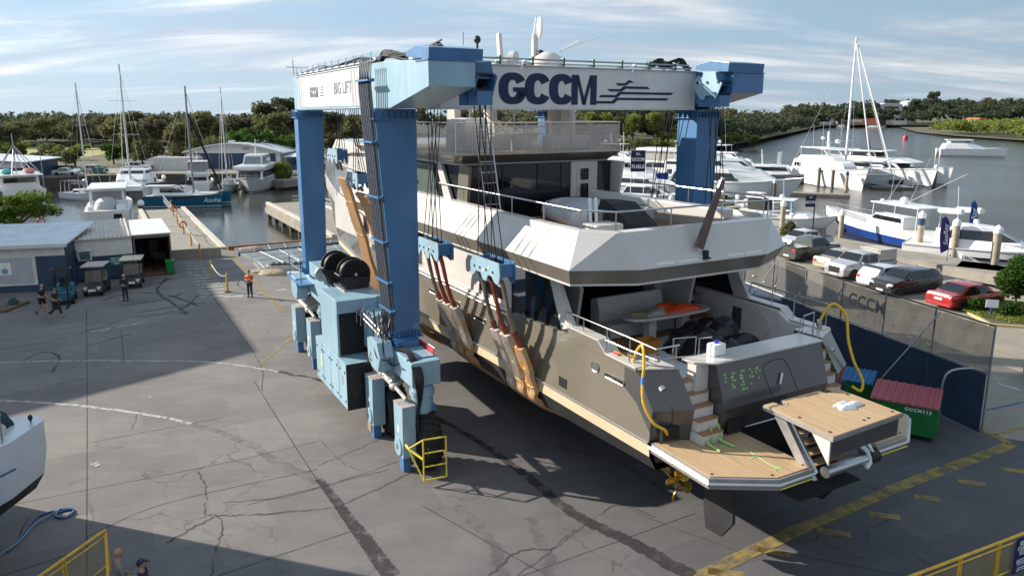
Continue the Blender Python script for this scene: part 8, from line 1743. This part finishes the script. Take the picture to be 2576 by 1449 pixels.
# forests (uncountable masses)
def forest(name,label,cells,m,s,per):
    q=MB();r_=random.Random(len(cells))
    for (x,y,z,rx,h) in cells:
        lob=[(r_.uniform(-.5,.5),r_.uniform(-.5,.5),r_.uniform(-.3,.6),r_.uniform(.35,.6)) for _ in range(5)]
        leaves(q,x,y,z+h*.6,rx,rx,h*.46,per,s,r_,lob)
    o=q.build(name,m,None,recalc=False);tag(o,label,'forest',kind='stuff')
def cellrow(px0,px1,d0,d1,n,hm,zf,rx=4.5):
    out=[]
    for _ in range(n):
        d=rnd.uniform(d0,d1);px=rnd.uniform(px0,px1);out.append(((px-1288)/F_*d,d,zf(d),rx*rnd.uniform(.7,1.3),hm*rnd.uniform(.75,1.35)))
    return out
rnd.seed(8)
forest('forest','dark wooded ridge along the horizon on the left',cellrow(-80,1030,330,480,560,8.0,lambda d:(d-330)/150*2.6)+cellrow(-80,1030,280,330,260,7,lambda d:0,4.2),LM[3],.85,95)
forest('forest','brown green wood in front of the dark ridge on the left',cellrow(-80,1030,262,330,420,6.8,lambda d:0.2,4.0),LM[2],.7,95)
forest('forest','wooded ridge behind the marina in the centre',cellrow(1480,1760,270,360,260,12.5,lambda d:1.0,5),LM[3],.8,95)
def bankrow(n,a,b,off,h,seed):
    r_=random.Random(seed);out=[]
    A=[(92,303),(170,462),(305,742)]
    for _ in range(n):
        t=r_.random();p=Vector(A[0]).lerp(Vector(A[1]),t*2) if t<.4 else Vector(A[1]).lerp(Vector(A[2]),(t-.4)/.6)
        if t<.4: p=Vector(A[0]).lerp(Vector(A[1]),t/.4)
        u=r_.random();out.append((p.x-a-(b-a)*u,p.y+off*u,-1.5+u*3,5.5*r_.uniform(.7,1.3),h*r_.uniform(.7,1.3)))
    return out
forest('forest','dark green mangroves lining the left river bank',bankrow(260,3,26,8,8,5),LM[3],.95,80)
forest('forest','mixed wood on the left river bank behind the mangroves',bankrow(420,26,150,60,13,6),LM[2],1.2,80)
r_=random.Random(10);cells=[]
for _ in range(420):
    t=r_.random();p=Vector((290,530)).lerp(Vector((262,447)),t*2) if t<.5 else Vector((262,447)).lerp(Vector((246,345)),(t-.5)*2);u=r_.random()**1.3;cells.append((p.x+4+u*150,p.y+u*40,-1.3,5*r_.uniform(.7,1.3),7.5*r_.uniform(.7,1.3)+u*2))
forest('forest','olive yellow mangroves on the right river bank',cells,LM[0],.75,110)
cells=[]
for _ in range(620):
    d=r_.uniform(770,1050);px=r_.uniform(1960,2700);cells.append(((px-1288)/F_*d,d,(d-770)/280*16*(.5+.5*min(1,max(0,(px-2000)/300))),8*r_.uniform(.7,1.3),14*r_.uniform(.7,1.3)))
forest('forest','dark wooded ridge with houses beyond the river bend',cells,LM[3],1.9,75)
for k,(px,d,h) in enumerate(((2322,840,29),(2185,800,19),(2130,800,16),(2468,820,22),(2280,830,22),(2455,860,24))):
    put((2,1)[k%2],(px-1288)/F_*d,d,h*.35,h/11*.8,h/11,('tall tree silhouette on the far ridge beside the white mansion','dark tree above the far shore left of the red shed','dark tree above the far shore left of the tall mast','tall tree on the far right ridge','rounded tree on the ridge left of the mansion','dark tree on the ridge at the far right')[k])
# ================================================================ screened fence at right
A=Vector((17.29,25.57,0));B=Vector((13.0,40.6,0));fd_=(B-A);FL=fd_.length;fa=math.atan2(fd_.y,fd_.x)
o=thing('screened_fence','tall fence of grey shade cloth over navy panels between yard and car park','fence',tuple(A),fa)
M_cloth=bpy.data.materials.new('shade_cloth');M_cloth.use_nodes=True;nt=M_cloth.node_tree;b=nt.nodes['Principled BSDF'];tr=nt.nodes.new('ShaderNodeBsdfTransparent');mxs=nt.nodes.new('ShaderNodeMixShader')
b.inputs['Base Color'].default_value=(.115,.108,.102,1);b.inputs['Roughness'].default_value=.8
no=nt.nodes.new('ShaderNodeTexNoise');no.inputs['Scale'].default_value=2.0;mr=nt.nodes.new('ShaderNodeMapRange');mr.inputs['To Min'].default_value=.50;mr.inputs['To Max'].default_value=.80;nt.links.new(no.outputs['Fac'],mr.inputs['Value']);nt.links.new(mr.outputs[0],mxs.inputs[0])
nt.links.new(tr.outputs[0],mxs.inputs[1]);nt.links.new(b.outputs[0],mxs.inputs[2]);nt.links.new(mxs.outputs[0],nt.nodes['Material Output'].inputs[0])
n=6
for k in range(n):
    a=FL*k/n;b_=FL*(k+1)/n;q=MB();N_=10
    vs=[];
    for i in range(N_+1):
        for z in (2.2,2.8,3.4,4.0): vs.append((lerp(a,b_,i/N_),.045*math.sin(i*1.3+z*2+k)+.03*math.sin(i*2.9+z*5),z))
    q.add(vs,[(i*4+j,(i+1)*4+j,(i+1)*4+j+1,i*4+j+1) for i in range(N_) for j in range(3)]);q.build('shade_screen',M_cloth,o,True,recalc=False)
    q=MB();q.box(a+.02,b_-.02,.10,.14,.05,2.25);q.build('navy_panel',mat('navy_fence_panel',(.02,.045,.085),.6,0,.15,1),o)
    q=MB();q.path([(b_,.0,0),(b_,.0,4.08)],.035,6);q.build('fence_post',M_galv,o)
q=MB();q.path([(0,0,0),(0,0,4.08)],.04,6);q.build('fence_post',M_galv,o)
q=MB();q.path([(0,0,4.07),(FL,0,4.07)],.035,6);q.build('top_rail',mat('green_rail',(.05,.09,.09),.5,.3,.1),o)
q=MB();q.path([(0,.05,2.3),(FL,.05,2.3)],.03,6);q.build('mid_rail',M_galv,o)
for k in (0,2,4):
    a=FL*(k+.9)/n;q=MB();q.path([(a,.05,4.0),(a+.9,1.6,.9 if k else 1.2),(a+1.1,1.9,.1)],.03,6);q.build('brace',M_galv,o)
q=MB()
random.seed(2)
for k in range(15):
    x=.7+k*1.0;z=2.9+random.uniform(-.25,.1);q=MB();P=[(x+.09*math.cos(a),.07,z+.10*math.sin(a)) for a in [math.pi+math.pi*t/6*.9+.1 for t in range(7)]];q.path(P,[.004,.015,.022,.025,.022,.015,.004],5);q.build('wind_slit',mat('bright_slit',(.7,.7,.68),.6,0,0),o)
q=MB();vs,fs=textmesh('GCCM',.75,.02,ext=.002);q.add(vs,fs,basis((6.2,.085,3.35),(-1,0,0),(0,0,1)));q.build('faded_lettering',mat('faded_print',(.22,.21,.20),.8,0,0),o)
q=MB();q.path(curve([(1.0,1.0,0),(1.0,1.0,1.6),(.9,.8,2.15),(.5,.3,2.35),(0.1,.1,2.35)],5),.045,8);q.build('hoop_rail',M_galv,o,True)
# lower fence section with bars seen behind the yacht
o=thing('black_picket_fence','black picket fence seen beyond the starboard side of the yacht','fence',(12.6,41.5,0),R(100));q=MB();q.box(0,12,-.02,.02,.2,.26);q.box(0,12,-.02,.02,1.7,1.76)
for k in range(60): q.box(k*.2,k*.2+.06,-.015,.015,.1,1.8)
q.build('pickets',M_black,o)
o=thing('green_shade_wall','dark green shade cloth on steel posts seen through the yacht side window','screen',(11.6,46,0),R(95));q=MB();q.box(0,14,0,.05,1.5,5.0);q.build('cloth',mat('green_shade_cloth',(.02,.05,.04),.8,0,.1),o);q=MB()
for k in range(5): q.path([(k*3.5,-.05,0),(k*3.5,-.05,5)],.04,5)
q.path([(0,-.06,4.9),(3.5,-.06,1.8),(7,-.06,4.9)],.03,5);q.build('frame',M_galv,o)
# car park surface, kerb, garden island
m=MB();m.poly([(x,y,.004) for x,y in [(17.6,25.2),(13.3,40.8),(14,60),(20,77.5),(27.3,68.5),(30.3,58.8),(31.3,53),(33.2,46.2),(60,37.8),(80,30),(80,8),(24,22.4)]]);struct('car_park',m,M_conc3)
gi=[(26.9,43.2),(26.4,39.6),(29.5,38.6),(33,39.5),(32.5,44.5),(29.5,45.0)]
m=MB();m.prism(gi,'z',.006,.14);struct('garden_kerb',m,mat('kerb_yellow',(.55,.42,.12),.7,0,.2,1.5,col2=(.40,.36,.28)))
m=MB();cx_,cy_=29.5,42
m.prism([(lerp(a,cx_,.06),lerp(b,cy_,.06)) for a,b in gi],'z',.141,.17);struct('garden_bed',m,M_land)
q=MB();leaves(q,29.4,42,.22,2.9,2.9,.08,6000,.07,random.Random(3),[(0,0,0,1)]);g_=q.build('lawn',LM[0],None,recalc=False);tag(g_,'short green ground cover in the garden bed','ground cover',kind='stuff')
o=thing('garden_notice','blank white notice on a blue stake in the garden bed','notice',(27.35,41.0,.14),R(-15));q=MB();q.box(-.32,.32,-.02,.02,.55,1.0);q.build('board',M_white,o);q=MB();q.box(-.05,.05,.0,.04,0,.55);q.build('stake',mat('blue_stake',(.05,.1,.4),.6,0,0),o)
# signs and feather banners
def feather(label,base,H,col,lean,rz):
    o=thing('feather_banner',label,'banner',base,rz);m_=mat('banner_'+col,{'purple':(.045,.012,.16),'blue':(.015,.05,.30)}[col],.6,0,.15,1.2)
    q=MB();P=curve([(0,0,0),(0,0,H*.5),(-lean*.3,0,H*.85),(-lean,0,H)],6);q.path(P,.025,6);q.build('pole',M_dark,o)
    L_=[(p.x-.02,p.z) for p in P if p.z>H*.22];Rr_=[(p.x-lean*1.35*(math.sin(math.pi*min(1,(p.z-H*.15)/(H*.85)))**.35 if p.z<H*.97 else .05),p.z-.05-(H*.06)*(1 if p.z<H*.4 else 0)) for p in P if p.z>H*.22]
    q=MB();q.prism(L_+Rr_[::-1],'y',-.008,.008);b=q.build('banner_cloth',m_,o)
    q=MB();vs,fs=textmesh('SeaRay',H*.165,.006,ext=.012,shear=.35);q.add(vs,fs,basis((-lean*.55,-.012,H*.58),(-.12,0,1),(-1,0,-.12)));q.build('banner_lettering',M_white,b);return o
feather('purple feather banner with white script standing on the pontoon','' or (37.6,63.0,-1.0),4.0,'purple',.75,R(15))
feather('blue feather banner with white script behind the sports cruiser',(43.9,69.5,-1.0),4.6,'blue',.6,R(10))
def sign(label,base,z0,z1,w_,lines,post,rz=0,frame=False):
    o=thing('sign_board',label,'sign',base,rz);zc=-base[2]
    q=MB();q.box(-w_/2,w_/2,-.03,.03,z0,z1);b=q.build('board',mat('sign_navy',(.006,.01,.035),.4,0,.05),o);
    if frame: q=MB();q.box(-w_/2-.06,w_/2+.06,-.02,.04,z0-.06,z1+.06);q.build('frame',M_white,b)
    for x,h in post: q=MB();q.cyl((x,.06,0),(x,.06,h),.06,n=8);q.build('post',M_white if frame else M_dark,o)
    q=MB()
    for t,s_,z in lines: vs,fs=textmesh(t,s_,s_*.04,ext=.004);q.add(vs,fs,basis((0,-.04,z),(1,0,0),(0,0,1)))
    for k in range(3): q.box(-w_*.18+k*.02,w_*.20-k*w_*.06,-.045,-.034,z1-.22*(z1-z0)+k*(z1-z0)*.045,z1-.22*(z1-z0)+k*(z1-z0)*.045+(z1-z0)*.022)
    q.build('lettering',M_white,b)
sign('tall white framed navy sign reading GCCM FUELS by the marina',(17.6,104.5,-1.5),5.1,8.0,1.95,[('GCCM',.62,6.75),('FUELS',.66,5.75)],[(-.9,5.1),(.9,5.1)],R(-5),True)
sign('navy flag sign reading GCCM on a thin dark pole behind the cars',(26.0,64.5,0),3.55,4.55,.85,[('GCCM',.30,3.95)],[(.42,4.6)],R(0))
for (l,base,h,w_,m_) in (('blue flag flying on a mast below the FUELS sign',(23.5,112,-1.5),4.4,1.9,'banner_blue'),('pale blue banner beside the FUELS sign post',(14.2,104,-1.5),5.2,.7,'pale'),('white flag at the stern of the expedition yacht',(54.0,150,-1.5),5.6,.9,'w')):
    o=thing('flag',l,'flag',base,R(8));q=MB();q.path([(0,0,0),(0,0,h+.1)],.03,5);q.build('flagpole',M_white,o);q=MB();hh_=1.1 if w_>1 else 2.6
    q.loft([[(-w_*t,.12*math.sin(t*6),h-.15*t),(-w_*t,.12*math.sin(t*6)+.015,h-.15*t),(-w_*t*.95,.12*math.sin(t*6+.5)+.015,h-hh_+.2*t),(-w_*t*.95,.12*math.sin(t*6+.5),h-hh_+.2*t)] for t in [k/6 for k in range(7)]]);q.build('flag_cloth',{'banner_blue':mat('banner_blue',(.015,.05,.30)),'pale':mat('pale_blue_flag',(.30,.40,.62),.6,0,.3,2),'w':M_white}[m_],o)
# ================================================================ foreground boat, fences, hose
o=thing('sailing_boat_hull','white sailing boat hull with black bottom on a stand at the left edge','sailing boat',(-13.75,18.75,-.12),R(0))
# local: stern tip near (0,0); hull runs toward -x,-y
def hs(t,top): # t 0 at tip ->1 ; returns half width, top z, chine z, keel z
    return (.25+1.9*min(1,t*2.2)**.6, 3.62-.05*t, 2.15-.55*t, 1.6-1.1*min(1,t*1.6))
Dv=Vector((-.62,-.78,0));Sv=Vector((.78,-.62,0));S=[];Sb=[]
for k in range(9):
    t=k/8;w_,zt,zc_,zk=hs(t,0);c=Vector((1.05,.0,0))+Dv*(t*8.5);x=-.42*(1-min(1,t*3))
    S.append([tuple(c+Sv*(w_)+Vector((0,0,zt))),tuple(c+Sv*(w_*.98)+Vector((0,0,(zt+zc_)/2))),tuple(c-Dv*x*.3+Sv*(w_*.86)+Vector((0,0,zc_))),tuple(c-Sv*(w_*.86)+Vector((0,0,zc_))),tuple(c-Sv*(w_*.98)+Vector((0,0,(zt+zc_)/2))),tuple(c-Sv*w_+Vector((0,0,zt)))])
    Sb.append([tuple(c-Dv*x*.3+Sv*(w_*.86)+Vector((0,0,zc_))),tuple(c+Dv*.35+Sv*(w_*.6)+Vector((0,0,lerp(zc_,zk,.7)))),tuple(c+Dv*.9+Vector((0,0,zk))),tuple(c+Dv*.35-Sv*(w_*.6)+Vector((0,0,lerp(zc_,zk,.7)))),tuple(c-Dv*x*.3-Sv*(w_*.86)+Vector((0,0,zc_)))])
q=MB();q.loft(S,closed=True);h_=q.build('hull',mat('pale_gelcoat',(.60,.64,.70),.3,0,.04,1.5,coat=.3),o,True,ang=40)
q=MB();q.loft(Sb,closed=False);q.build('hull_bottom',M_anti,h_,True,ang=40)
q=MB();c0=Vector((1.05,0,0));q.path([tuple(c0+Dv*(t*8.5)+Sv*(hs(t,0)[0]+.015)+Vector((0,0,hs(t,0)[1]-.72))) for t in [.12+.11*k for k in range(8)]],.022,5);q.build('blue_stripe',mat('stripe_blue',(.03,.06,.2),.4,0,0),h_)
q=MB()
for t in (.14,.28,.42): c=c0+Dv*(t*8.5)+Sv*(hs(t,0)[0]-.2)+Vector((0,0,3.55));q.path([tuple(c),tuple(c+Vector((0,0,.75)))],.03,6);q.ell(tuple(c+Vector((0,0,.8))),.05,.05,.06,8,6)
q.path([tuple(c0+Dv*(t*8.5)+Sv*(hs(t,0)[0]-.2)+Vector((0,0,4.25))) for t in (.14,.28,.42,.6)],.015,5);q.build('pushpit_rail',M_steel,h_,True)
q=MB();c=c0+Dv*1.7-Sv*.1;blob(q,(c.x,c.y,3.6),(.9,.5,.45),6,18,10,amp=.25);q.build('rolled_sail',mat('off_white_sail',(.55,.54,.50),.7,0,.1,3),o,True,ang=60)
q=MB();c=c0+Dv*1.0-Sv*.3;blob(q,(c.x,c.y,3.6),(.5,.4,.38),8,18,10,amp=.4);q.build('dark_net',mat('dark_teal_net',(.015,.05,.06),.8,0,.3,8),o,True,ang=60)
q=MB();q.ell((c0.x-.05,c0.y-.3,3.75),.06,.06,.09,8,6);q.cyl((c0.x-.05,c0.y-.3,3.5),(c0.x-.05,c0.y-.3,3.7),.02,n=6);q.build('stern_light',M_dark,h_,True)
q=MB();c=c0+Dv*2.6;q.path([(c.x,c.y,0),(c.x-.3,c.y-.1,1.3)],.07,8);q.path([(c.x+.5,c.y+.4,0),(c.x-.3,c.y-.1,1.0)],.05,8);q.box(c.x-.3,c.x+.6,c.y-.2,c.y+.5,0,.05);q.build('cradle_leg',M_galv,o)
q=MB();q.cyl((c0.x-3.2,c0.y-4.5,3.3),(c0.x-3.2,c0.y-4.5,14),.1,n=10);q.build('mast',M_mast,o)
m=MB();hp=[(20,1390),(60,1345),(90,1305),(125,1290),(165,1282),(185,1284),(176,1300),(150,1305),(140,1296),(160,1286),(186,1283)]
m.path(curve([Vector(gp(*p))+Vector((0,0,.03)) for p in hp],6),.028,6);ob=m.build('water_hose',mat('blue_hose',(.02,.07,.20),.4,0,0),None,True);tag(ob,'thin blue hose looping on the ground beside the white sailing boat hull','hose')
m=MB();m.path(curve([Vector(gp(*p))+Vector((0,0,.06)) for p in [(0,1400),(50,1365),(85,1325),(130,1297),(150,1283),(140,1300),(165,1304),(186,1290)]],6),.022,6);ob=m.build('water_hose',mat('pale_blue_hose',(.15,.24,.35),.4,0,0),None,True);tag(ob,'second paler hose lying along the thin blue one','hose')
def yfence(label,a,b,n,h=1.15,mesh=True):
    a=Vector((*a,0));b=Vector((*b,0));L=(b-a).length;o=thing('yellow_barrier',label,'barrier fence',tuple(a),math.atan2((b-a).y,(b-a).x))
    q=MB();q.path([(0,0,h),(L,0,h)],.038,8);q.build('top_rail',M_yellow,o,True)
    q=MB();q.path([(0,0,h-.16),(L,0,h-.16)],.024,6);q.path([(0,0,.2),(L,0,.2)],.024,6);q.build('lower_rail',M_yellow,o,True)
    for k in range(n+1):
        for dx in ((0,.09) if 0<k<n else (0,)): q=MB();x=L*k/n;q.path([(x+dx,0,0),(x+dx,0,h)],.026,6);q.build('barrier_post',M_yellow,o)
    q=MB();st_=.05
    for k in range(int(L/st_)): q.path([(k*st_,0,.22),(k*st_,0,h-.17)],.0045,3)
    for k in range(int((h-.4)/st_)): q.path([(0,.004,.22+k*st_),(L,.004,.22+k*st_)],.0045,3)
    q.build('wire_mesh',mat('tan_wire',(.42,.30,.12),.6,0,.1),o);return o,L
yfence('yellow mesh barrier at the bottom left in front of the two men',(-11.3,13.2),(-10.34,17.15),3)
o,L=yfence('long yellow mesh barrier across the bottom right corner',(8.0,14.7),(16.0,18.45),6)
m=MB();a=Vector((-10.34,17.15,1.1));b=Vector((-9.9,16.3,.4));m.path([a.lerp(b,t/10)-Vector((0,0,.1*math.sin(math.pi*t/10))) for t in range(11)],.035,5);ob=m.build('chain',M_yellow,None);tag(ob,'yellow chain hanging from the end post of the left barrier','chain')
o=thing('keep_clear_banner','navy banner reading KEEP CLEAR tied to the right barrier','banner',(12.55,16.79,0),math.atan2(3.75,8));q=MB();q.loft([[(-.02+x,-.05+.02*math.sin(x*9),1.12),(x-.02,-.045+.02*math.sin(x*9),1.12),(x-.06,-.06,.18),(x-.06,-.065,.18)] for x in (0,.12,.24,.36,.48,.58)]);b=q.build('banner_sheet',mat('banner_navy',(.012,.02,.10),.5,0,.1,3),o)
q=MB()
for t,s_,z in (('KEEP',.155,1.0),('CLEAR',.155,.86),('WHEN HOIST',.052,.76),('OPERATING',.052,.70),('GCCM',.15,.50),('MARINE PRECINCT',.04,.41),('AUTHORISED',.05,.31),('PERSONS ONLY',.05,.25)): vs,fs=textmesh(t,s_,s_*.03,ext=.003);q.add(vs,fs,basis((.27,-.078,z),(1,0,0),(0,0,1)))
q.build('banner_lettering',M_white,b)
# ================================================================ marks on the yard
def gmark(name,polys,m,z=.004,kind=True):
    q=MB()
    for P in polys: q.poly([(p[0],p[1],z) for p in P])
    o=q.build(name,m,None,recalc=False);tag(o,kind='structure')
    for p in o.data.polygons:
        pass
    return o
def stripoly(pts,w_,jit=0,seed=1,sub=1,taper=False):
    r_=random.Random(seed);P=[Vector(gp(*p)[:2]) for p in pts]
    if sub>1: P=[Vector(p[:2]) for p in curve([(p.x,p.y,0) for p in P],sub)]
    L=[];Rr=[];n=len(P)
    for i,p in enumerate(P):
        d=(P[min(i+1,n-1)]-P[max(i-1,0)]);d.normalize();nn=Vector((-d.y,d.x));ww=(w_[0]+(w_[1]-w_[0])*i/(n-1)) if isinstance(w_,tuple) else w_
        o_=r_.uniform(-jit,jit);L.append(p+nn*(ww/2*(1+r_.uniform(-jit,jit)*3)+o_));Rr.append(p-nn*(ww/2*(1+r_.uniform(-jit,jit)*3)-o_))
    return [[L[i],L[i+1],Rr[i+1],Rr[i]] for i in range(n-1)]
def worn(name,col,lo,hi,sc,rough=.8,a=1.0):
    m=bpy.data.materials.new(name);m.use_nodes=True;nt=m.node_tree;b=nt.nodes['Principled BSDF'];b.inputs['Base Color'].default_value=(*col,1);b.inputs['Roughness'].default_value=rough;b.inputs['Specular IOR Level'].default_value=.2
    tr=nt.nodes.new('ShaderNodeBsdfTransparent');mx=nt.nodes.new('ShaderNodeMixShader');no=nt.nodes.new('ShaderNodeTexNoise');no.inputs['Scale'].default_value=sc;no.inputs['Detail'].default_value=6;no.inputs['Roughness'].default_value=.7;tc=nt.nodes.new('ShaderNodeTexCoord');nt.links.new(tc.outputs['Object'],no.inputs['Vector'])
    mr=nt.nodes.new('ShaderNodeMapRange');mr.inputs['From Min'].default_value=lo;mr.inputs['From Max'].default_value=hi;mr.inputs['To Max'].default_value=a;nt.links.new(no.outputs['Fac'],mr.inputs['Value']);nt.links.new(mr.outputs[0],mx.inputs[0]);nt.links.new(tr.outputs[0],mx.inputs[1]);nt.links.new(b.outputs[0],mx.inputs[2]);nt.links.new(mx.outputs[0],nt.nodes['Material Output'].inputs[0]);return m
M_joint=worn('slab_joint',(.06,.056,.05),.25,.55,1.2,a=.85);M_crack=worn('crack_line',(.075,.07,.068),.36,.58,1.2,a=.8);M_tyre=worn('tyre_smear',(.045,.043,.043),.34,.56,1.6,a=.85);M_tyre2=worn('faint_smear',(.13,.122,.125),.40,.66,1.6,a=.55)
M_yl=worn('worn_yellow_line',(.36,.27,.09),.33,.58,2.2,a=.75);M_wl=worn('worn_white_line',(.50,.49,.48),.36,.52,3,a=.75);M_bl=worn('blue_line',(.05,.15,.35),.3,.5,2,a=.8)
J=[]
for a in ([(218,778),(219,1060),(218,1449)],[(640,960),(760,1150),(960,1449)],[(0,905+90),(218,952)],[(0,1275),(218,1232),(560,1165),(800,1110)],[(218,1115),(560,1050)],[(500,700),(640,890),(660,985)],[(304,830),(312,905)],[(0,1449),(218,1380)],[(545,1449),(900,1330)],[(1310,1449),(1750,1290)],[(0,790),(218,760)],[(218,1275+75),(420,1265),(800,1180)],[(2000,1395),(2280,1449)],[(2080,1180),(2200,1230)],[(1060,1270),(1380,1449)],[(620,1270),(980,1180)]): J+=stripoly(a,.035,.004,1,6)
gmark('yard_joints',J,M_joint)
J=[];s_=0
for a,w_ in (([(500,1185),(520,1240),(515,1290),(545,1297),(560,1330),(545,1380),(530,1449)],.09),([(545,1297),(480,1330),(420,1365)],.14),([(545,1297),(700,1290),(860,1275)],.14),([(800,1170),(900,1130),(960,1100)],.05),([(560,1265),(760,1240),(1000,1160)],.08),([(860,1270),(960,1225),(1050,1180)],.12),([(1390,1380),(1500,1300),(1560,1270),(1650,1300)],.08),([(1300,1449),(1390,1380),(1450,1330)],.07),([(1560,1270),(1700,1330),(1900,1400)],.05),([(800,1100),(870,1170),(960,1190)],.05),([(0,880),(160,850),(330,800),(400,790)],.14),([(60,905),(110,885),(150,900),(130,940)],.2),([(218,870),(330,840)],.16),([(0,1000),(100,985)],.08),([(260,755),(330,738),(420,742),(500,770)],.22),([(300,770),(400,755),(470,735)],.2),([(330,790),(420,775),(520,760)],.18),([(420,700),(395,730),(430,760),(470,790)],.22),([(360,800),(430,785),(470,770),(500,740)],.14),([(280,730),(350,725),(440,700),(520,690)],.2),([(150,830),(300,800),(480,785)],.12),([(350,1030),(330,1080)],.04),([(75,1300),(45,1350)],.06),([(1230,1449),(1300,1390),(1390,1380)],.12),([(2310,1400),(2350,1430),(2370,1449)],.06)):
    s_+=1;J+=stripoly(a,w_*(.62 if a[0][1]>800 else 1.0),.045,s_,9)
gmark('yard_cracks',J,M_crack,.008)
J=stripoly([(1080,1040),(1200,1110),(1330,1200),(1440,1290),(1580,1360),(1740,1449)],(.20,.50),.035,3,22)+stripoly([(800,1205),(830,1240),(890,1320),(950,1400),(985,1449)],(.22,.46),.035,4,22)+stripoly([(700,935),(900,975)],(.2,.3),.06,5,10)
gmark('tyre_marks',J,M_tyre,.012)
gmark('faint_tyre_marks',stripoly([(480,1065),(600,1105),(700,1160),(800,1215)],(.25,.45),.06,6,10)+stripoly([(1150,1270),(1230,1350),(1260,1449)],.35,.1,7,10)+stripoly([(1330,1300),(1370,1380),(1380,1449)],.3,.1,8,10)+stripoly([(1390,1125),(1550,1160),(1700,1250)],.25,.08,9,8),M_tyre2,.010)
J=[]
gmark('worn_white_lines',stripoly([(0,1008),(120,1014),(280,1030),(420,1052),(480,1066)],.17,.03,2,8)+stripoly([(0,912),(160,908),(340,908),(540,912),(700,935),(790,955)],.13,.05,2,8)+stripoly([(230,835),(360,812)],.2,.08,2,5),M_wl,.010)
gmark('yellow_lines',stripoly([(570,625),(625,690),(712,785)],.2,.02,1,4)+stripoly([(735,850),(650,920)],.12,.02,1,4)+stripoly([(1700,1449+30),(1950,1360),(2120,1285),(2290,1215),(2545,1118)],.42,.02,2,4)+stripoly([(2545,1118),(2430,1058),(2400,1040)],.3,.02,2,4)+stripoly([(2500,1095),(2576,1075)],.2,.02,2,3)+sum([stripoly([(x,y),(x+w_,y+h_)],.30,.01,k,3) for k,(x,y,w_,h_) in enumerate(((1780,1435,95,14),(1895,1378,95,18),(2055,1332,85,14),(2185,1292,80,10),(2300,1248,70,10),(2410,1210,70,9),(2520,1180,70,8)))],[])+stripoly([(2425,828),(2450,810),(2400,770)],.12,0,1,2)+stripoly([(2500,880),(2576,905)],.12,0,1,2),M_yl,.012)
gmark('blue_lines',stripoly([(2480,1032),(2576,1012)],.12,0,1,2),M_bl,.014);gmark('white_bay_lines',stripoly([(2510,965),(2576,985)],.25,0,1,2)+stripoly([(2040,712),(1960,700)],.1,0,1,2)+stripoly([(2225,775),(2330,800)],.1,0,1,2),M_wl,.014)
J=[]
for k in range(13):
    t=k/12;x=lerp(455,505,t);y=lerp(655,748,t);J+=stripoly([(x,y),(x+lerp(40,78,t),y-lerp(1,6,t))],.28,.01,k,2)
J+=stripoly([(612,745),(560,748)],.35,0,1,2)+stripoly([(650,742),(625,743)],.35,0,1,2)+stripoly([(720,728),(695,731)],.4,0,1,2)
gmark('crossing_stripes',J,M_wl,.012)
gmark('white_droppings',stripoly([(228,1168),(240,1166),(252,1170)],.18,.1,3,4)+stripoly([(376,998),(384,1000)],.1,.1,3,4),M_wl,.014)
print('objects',len(bpy.data.objects),'verts',sum(len(m.vertices) for m in bpy.data.meshes))
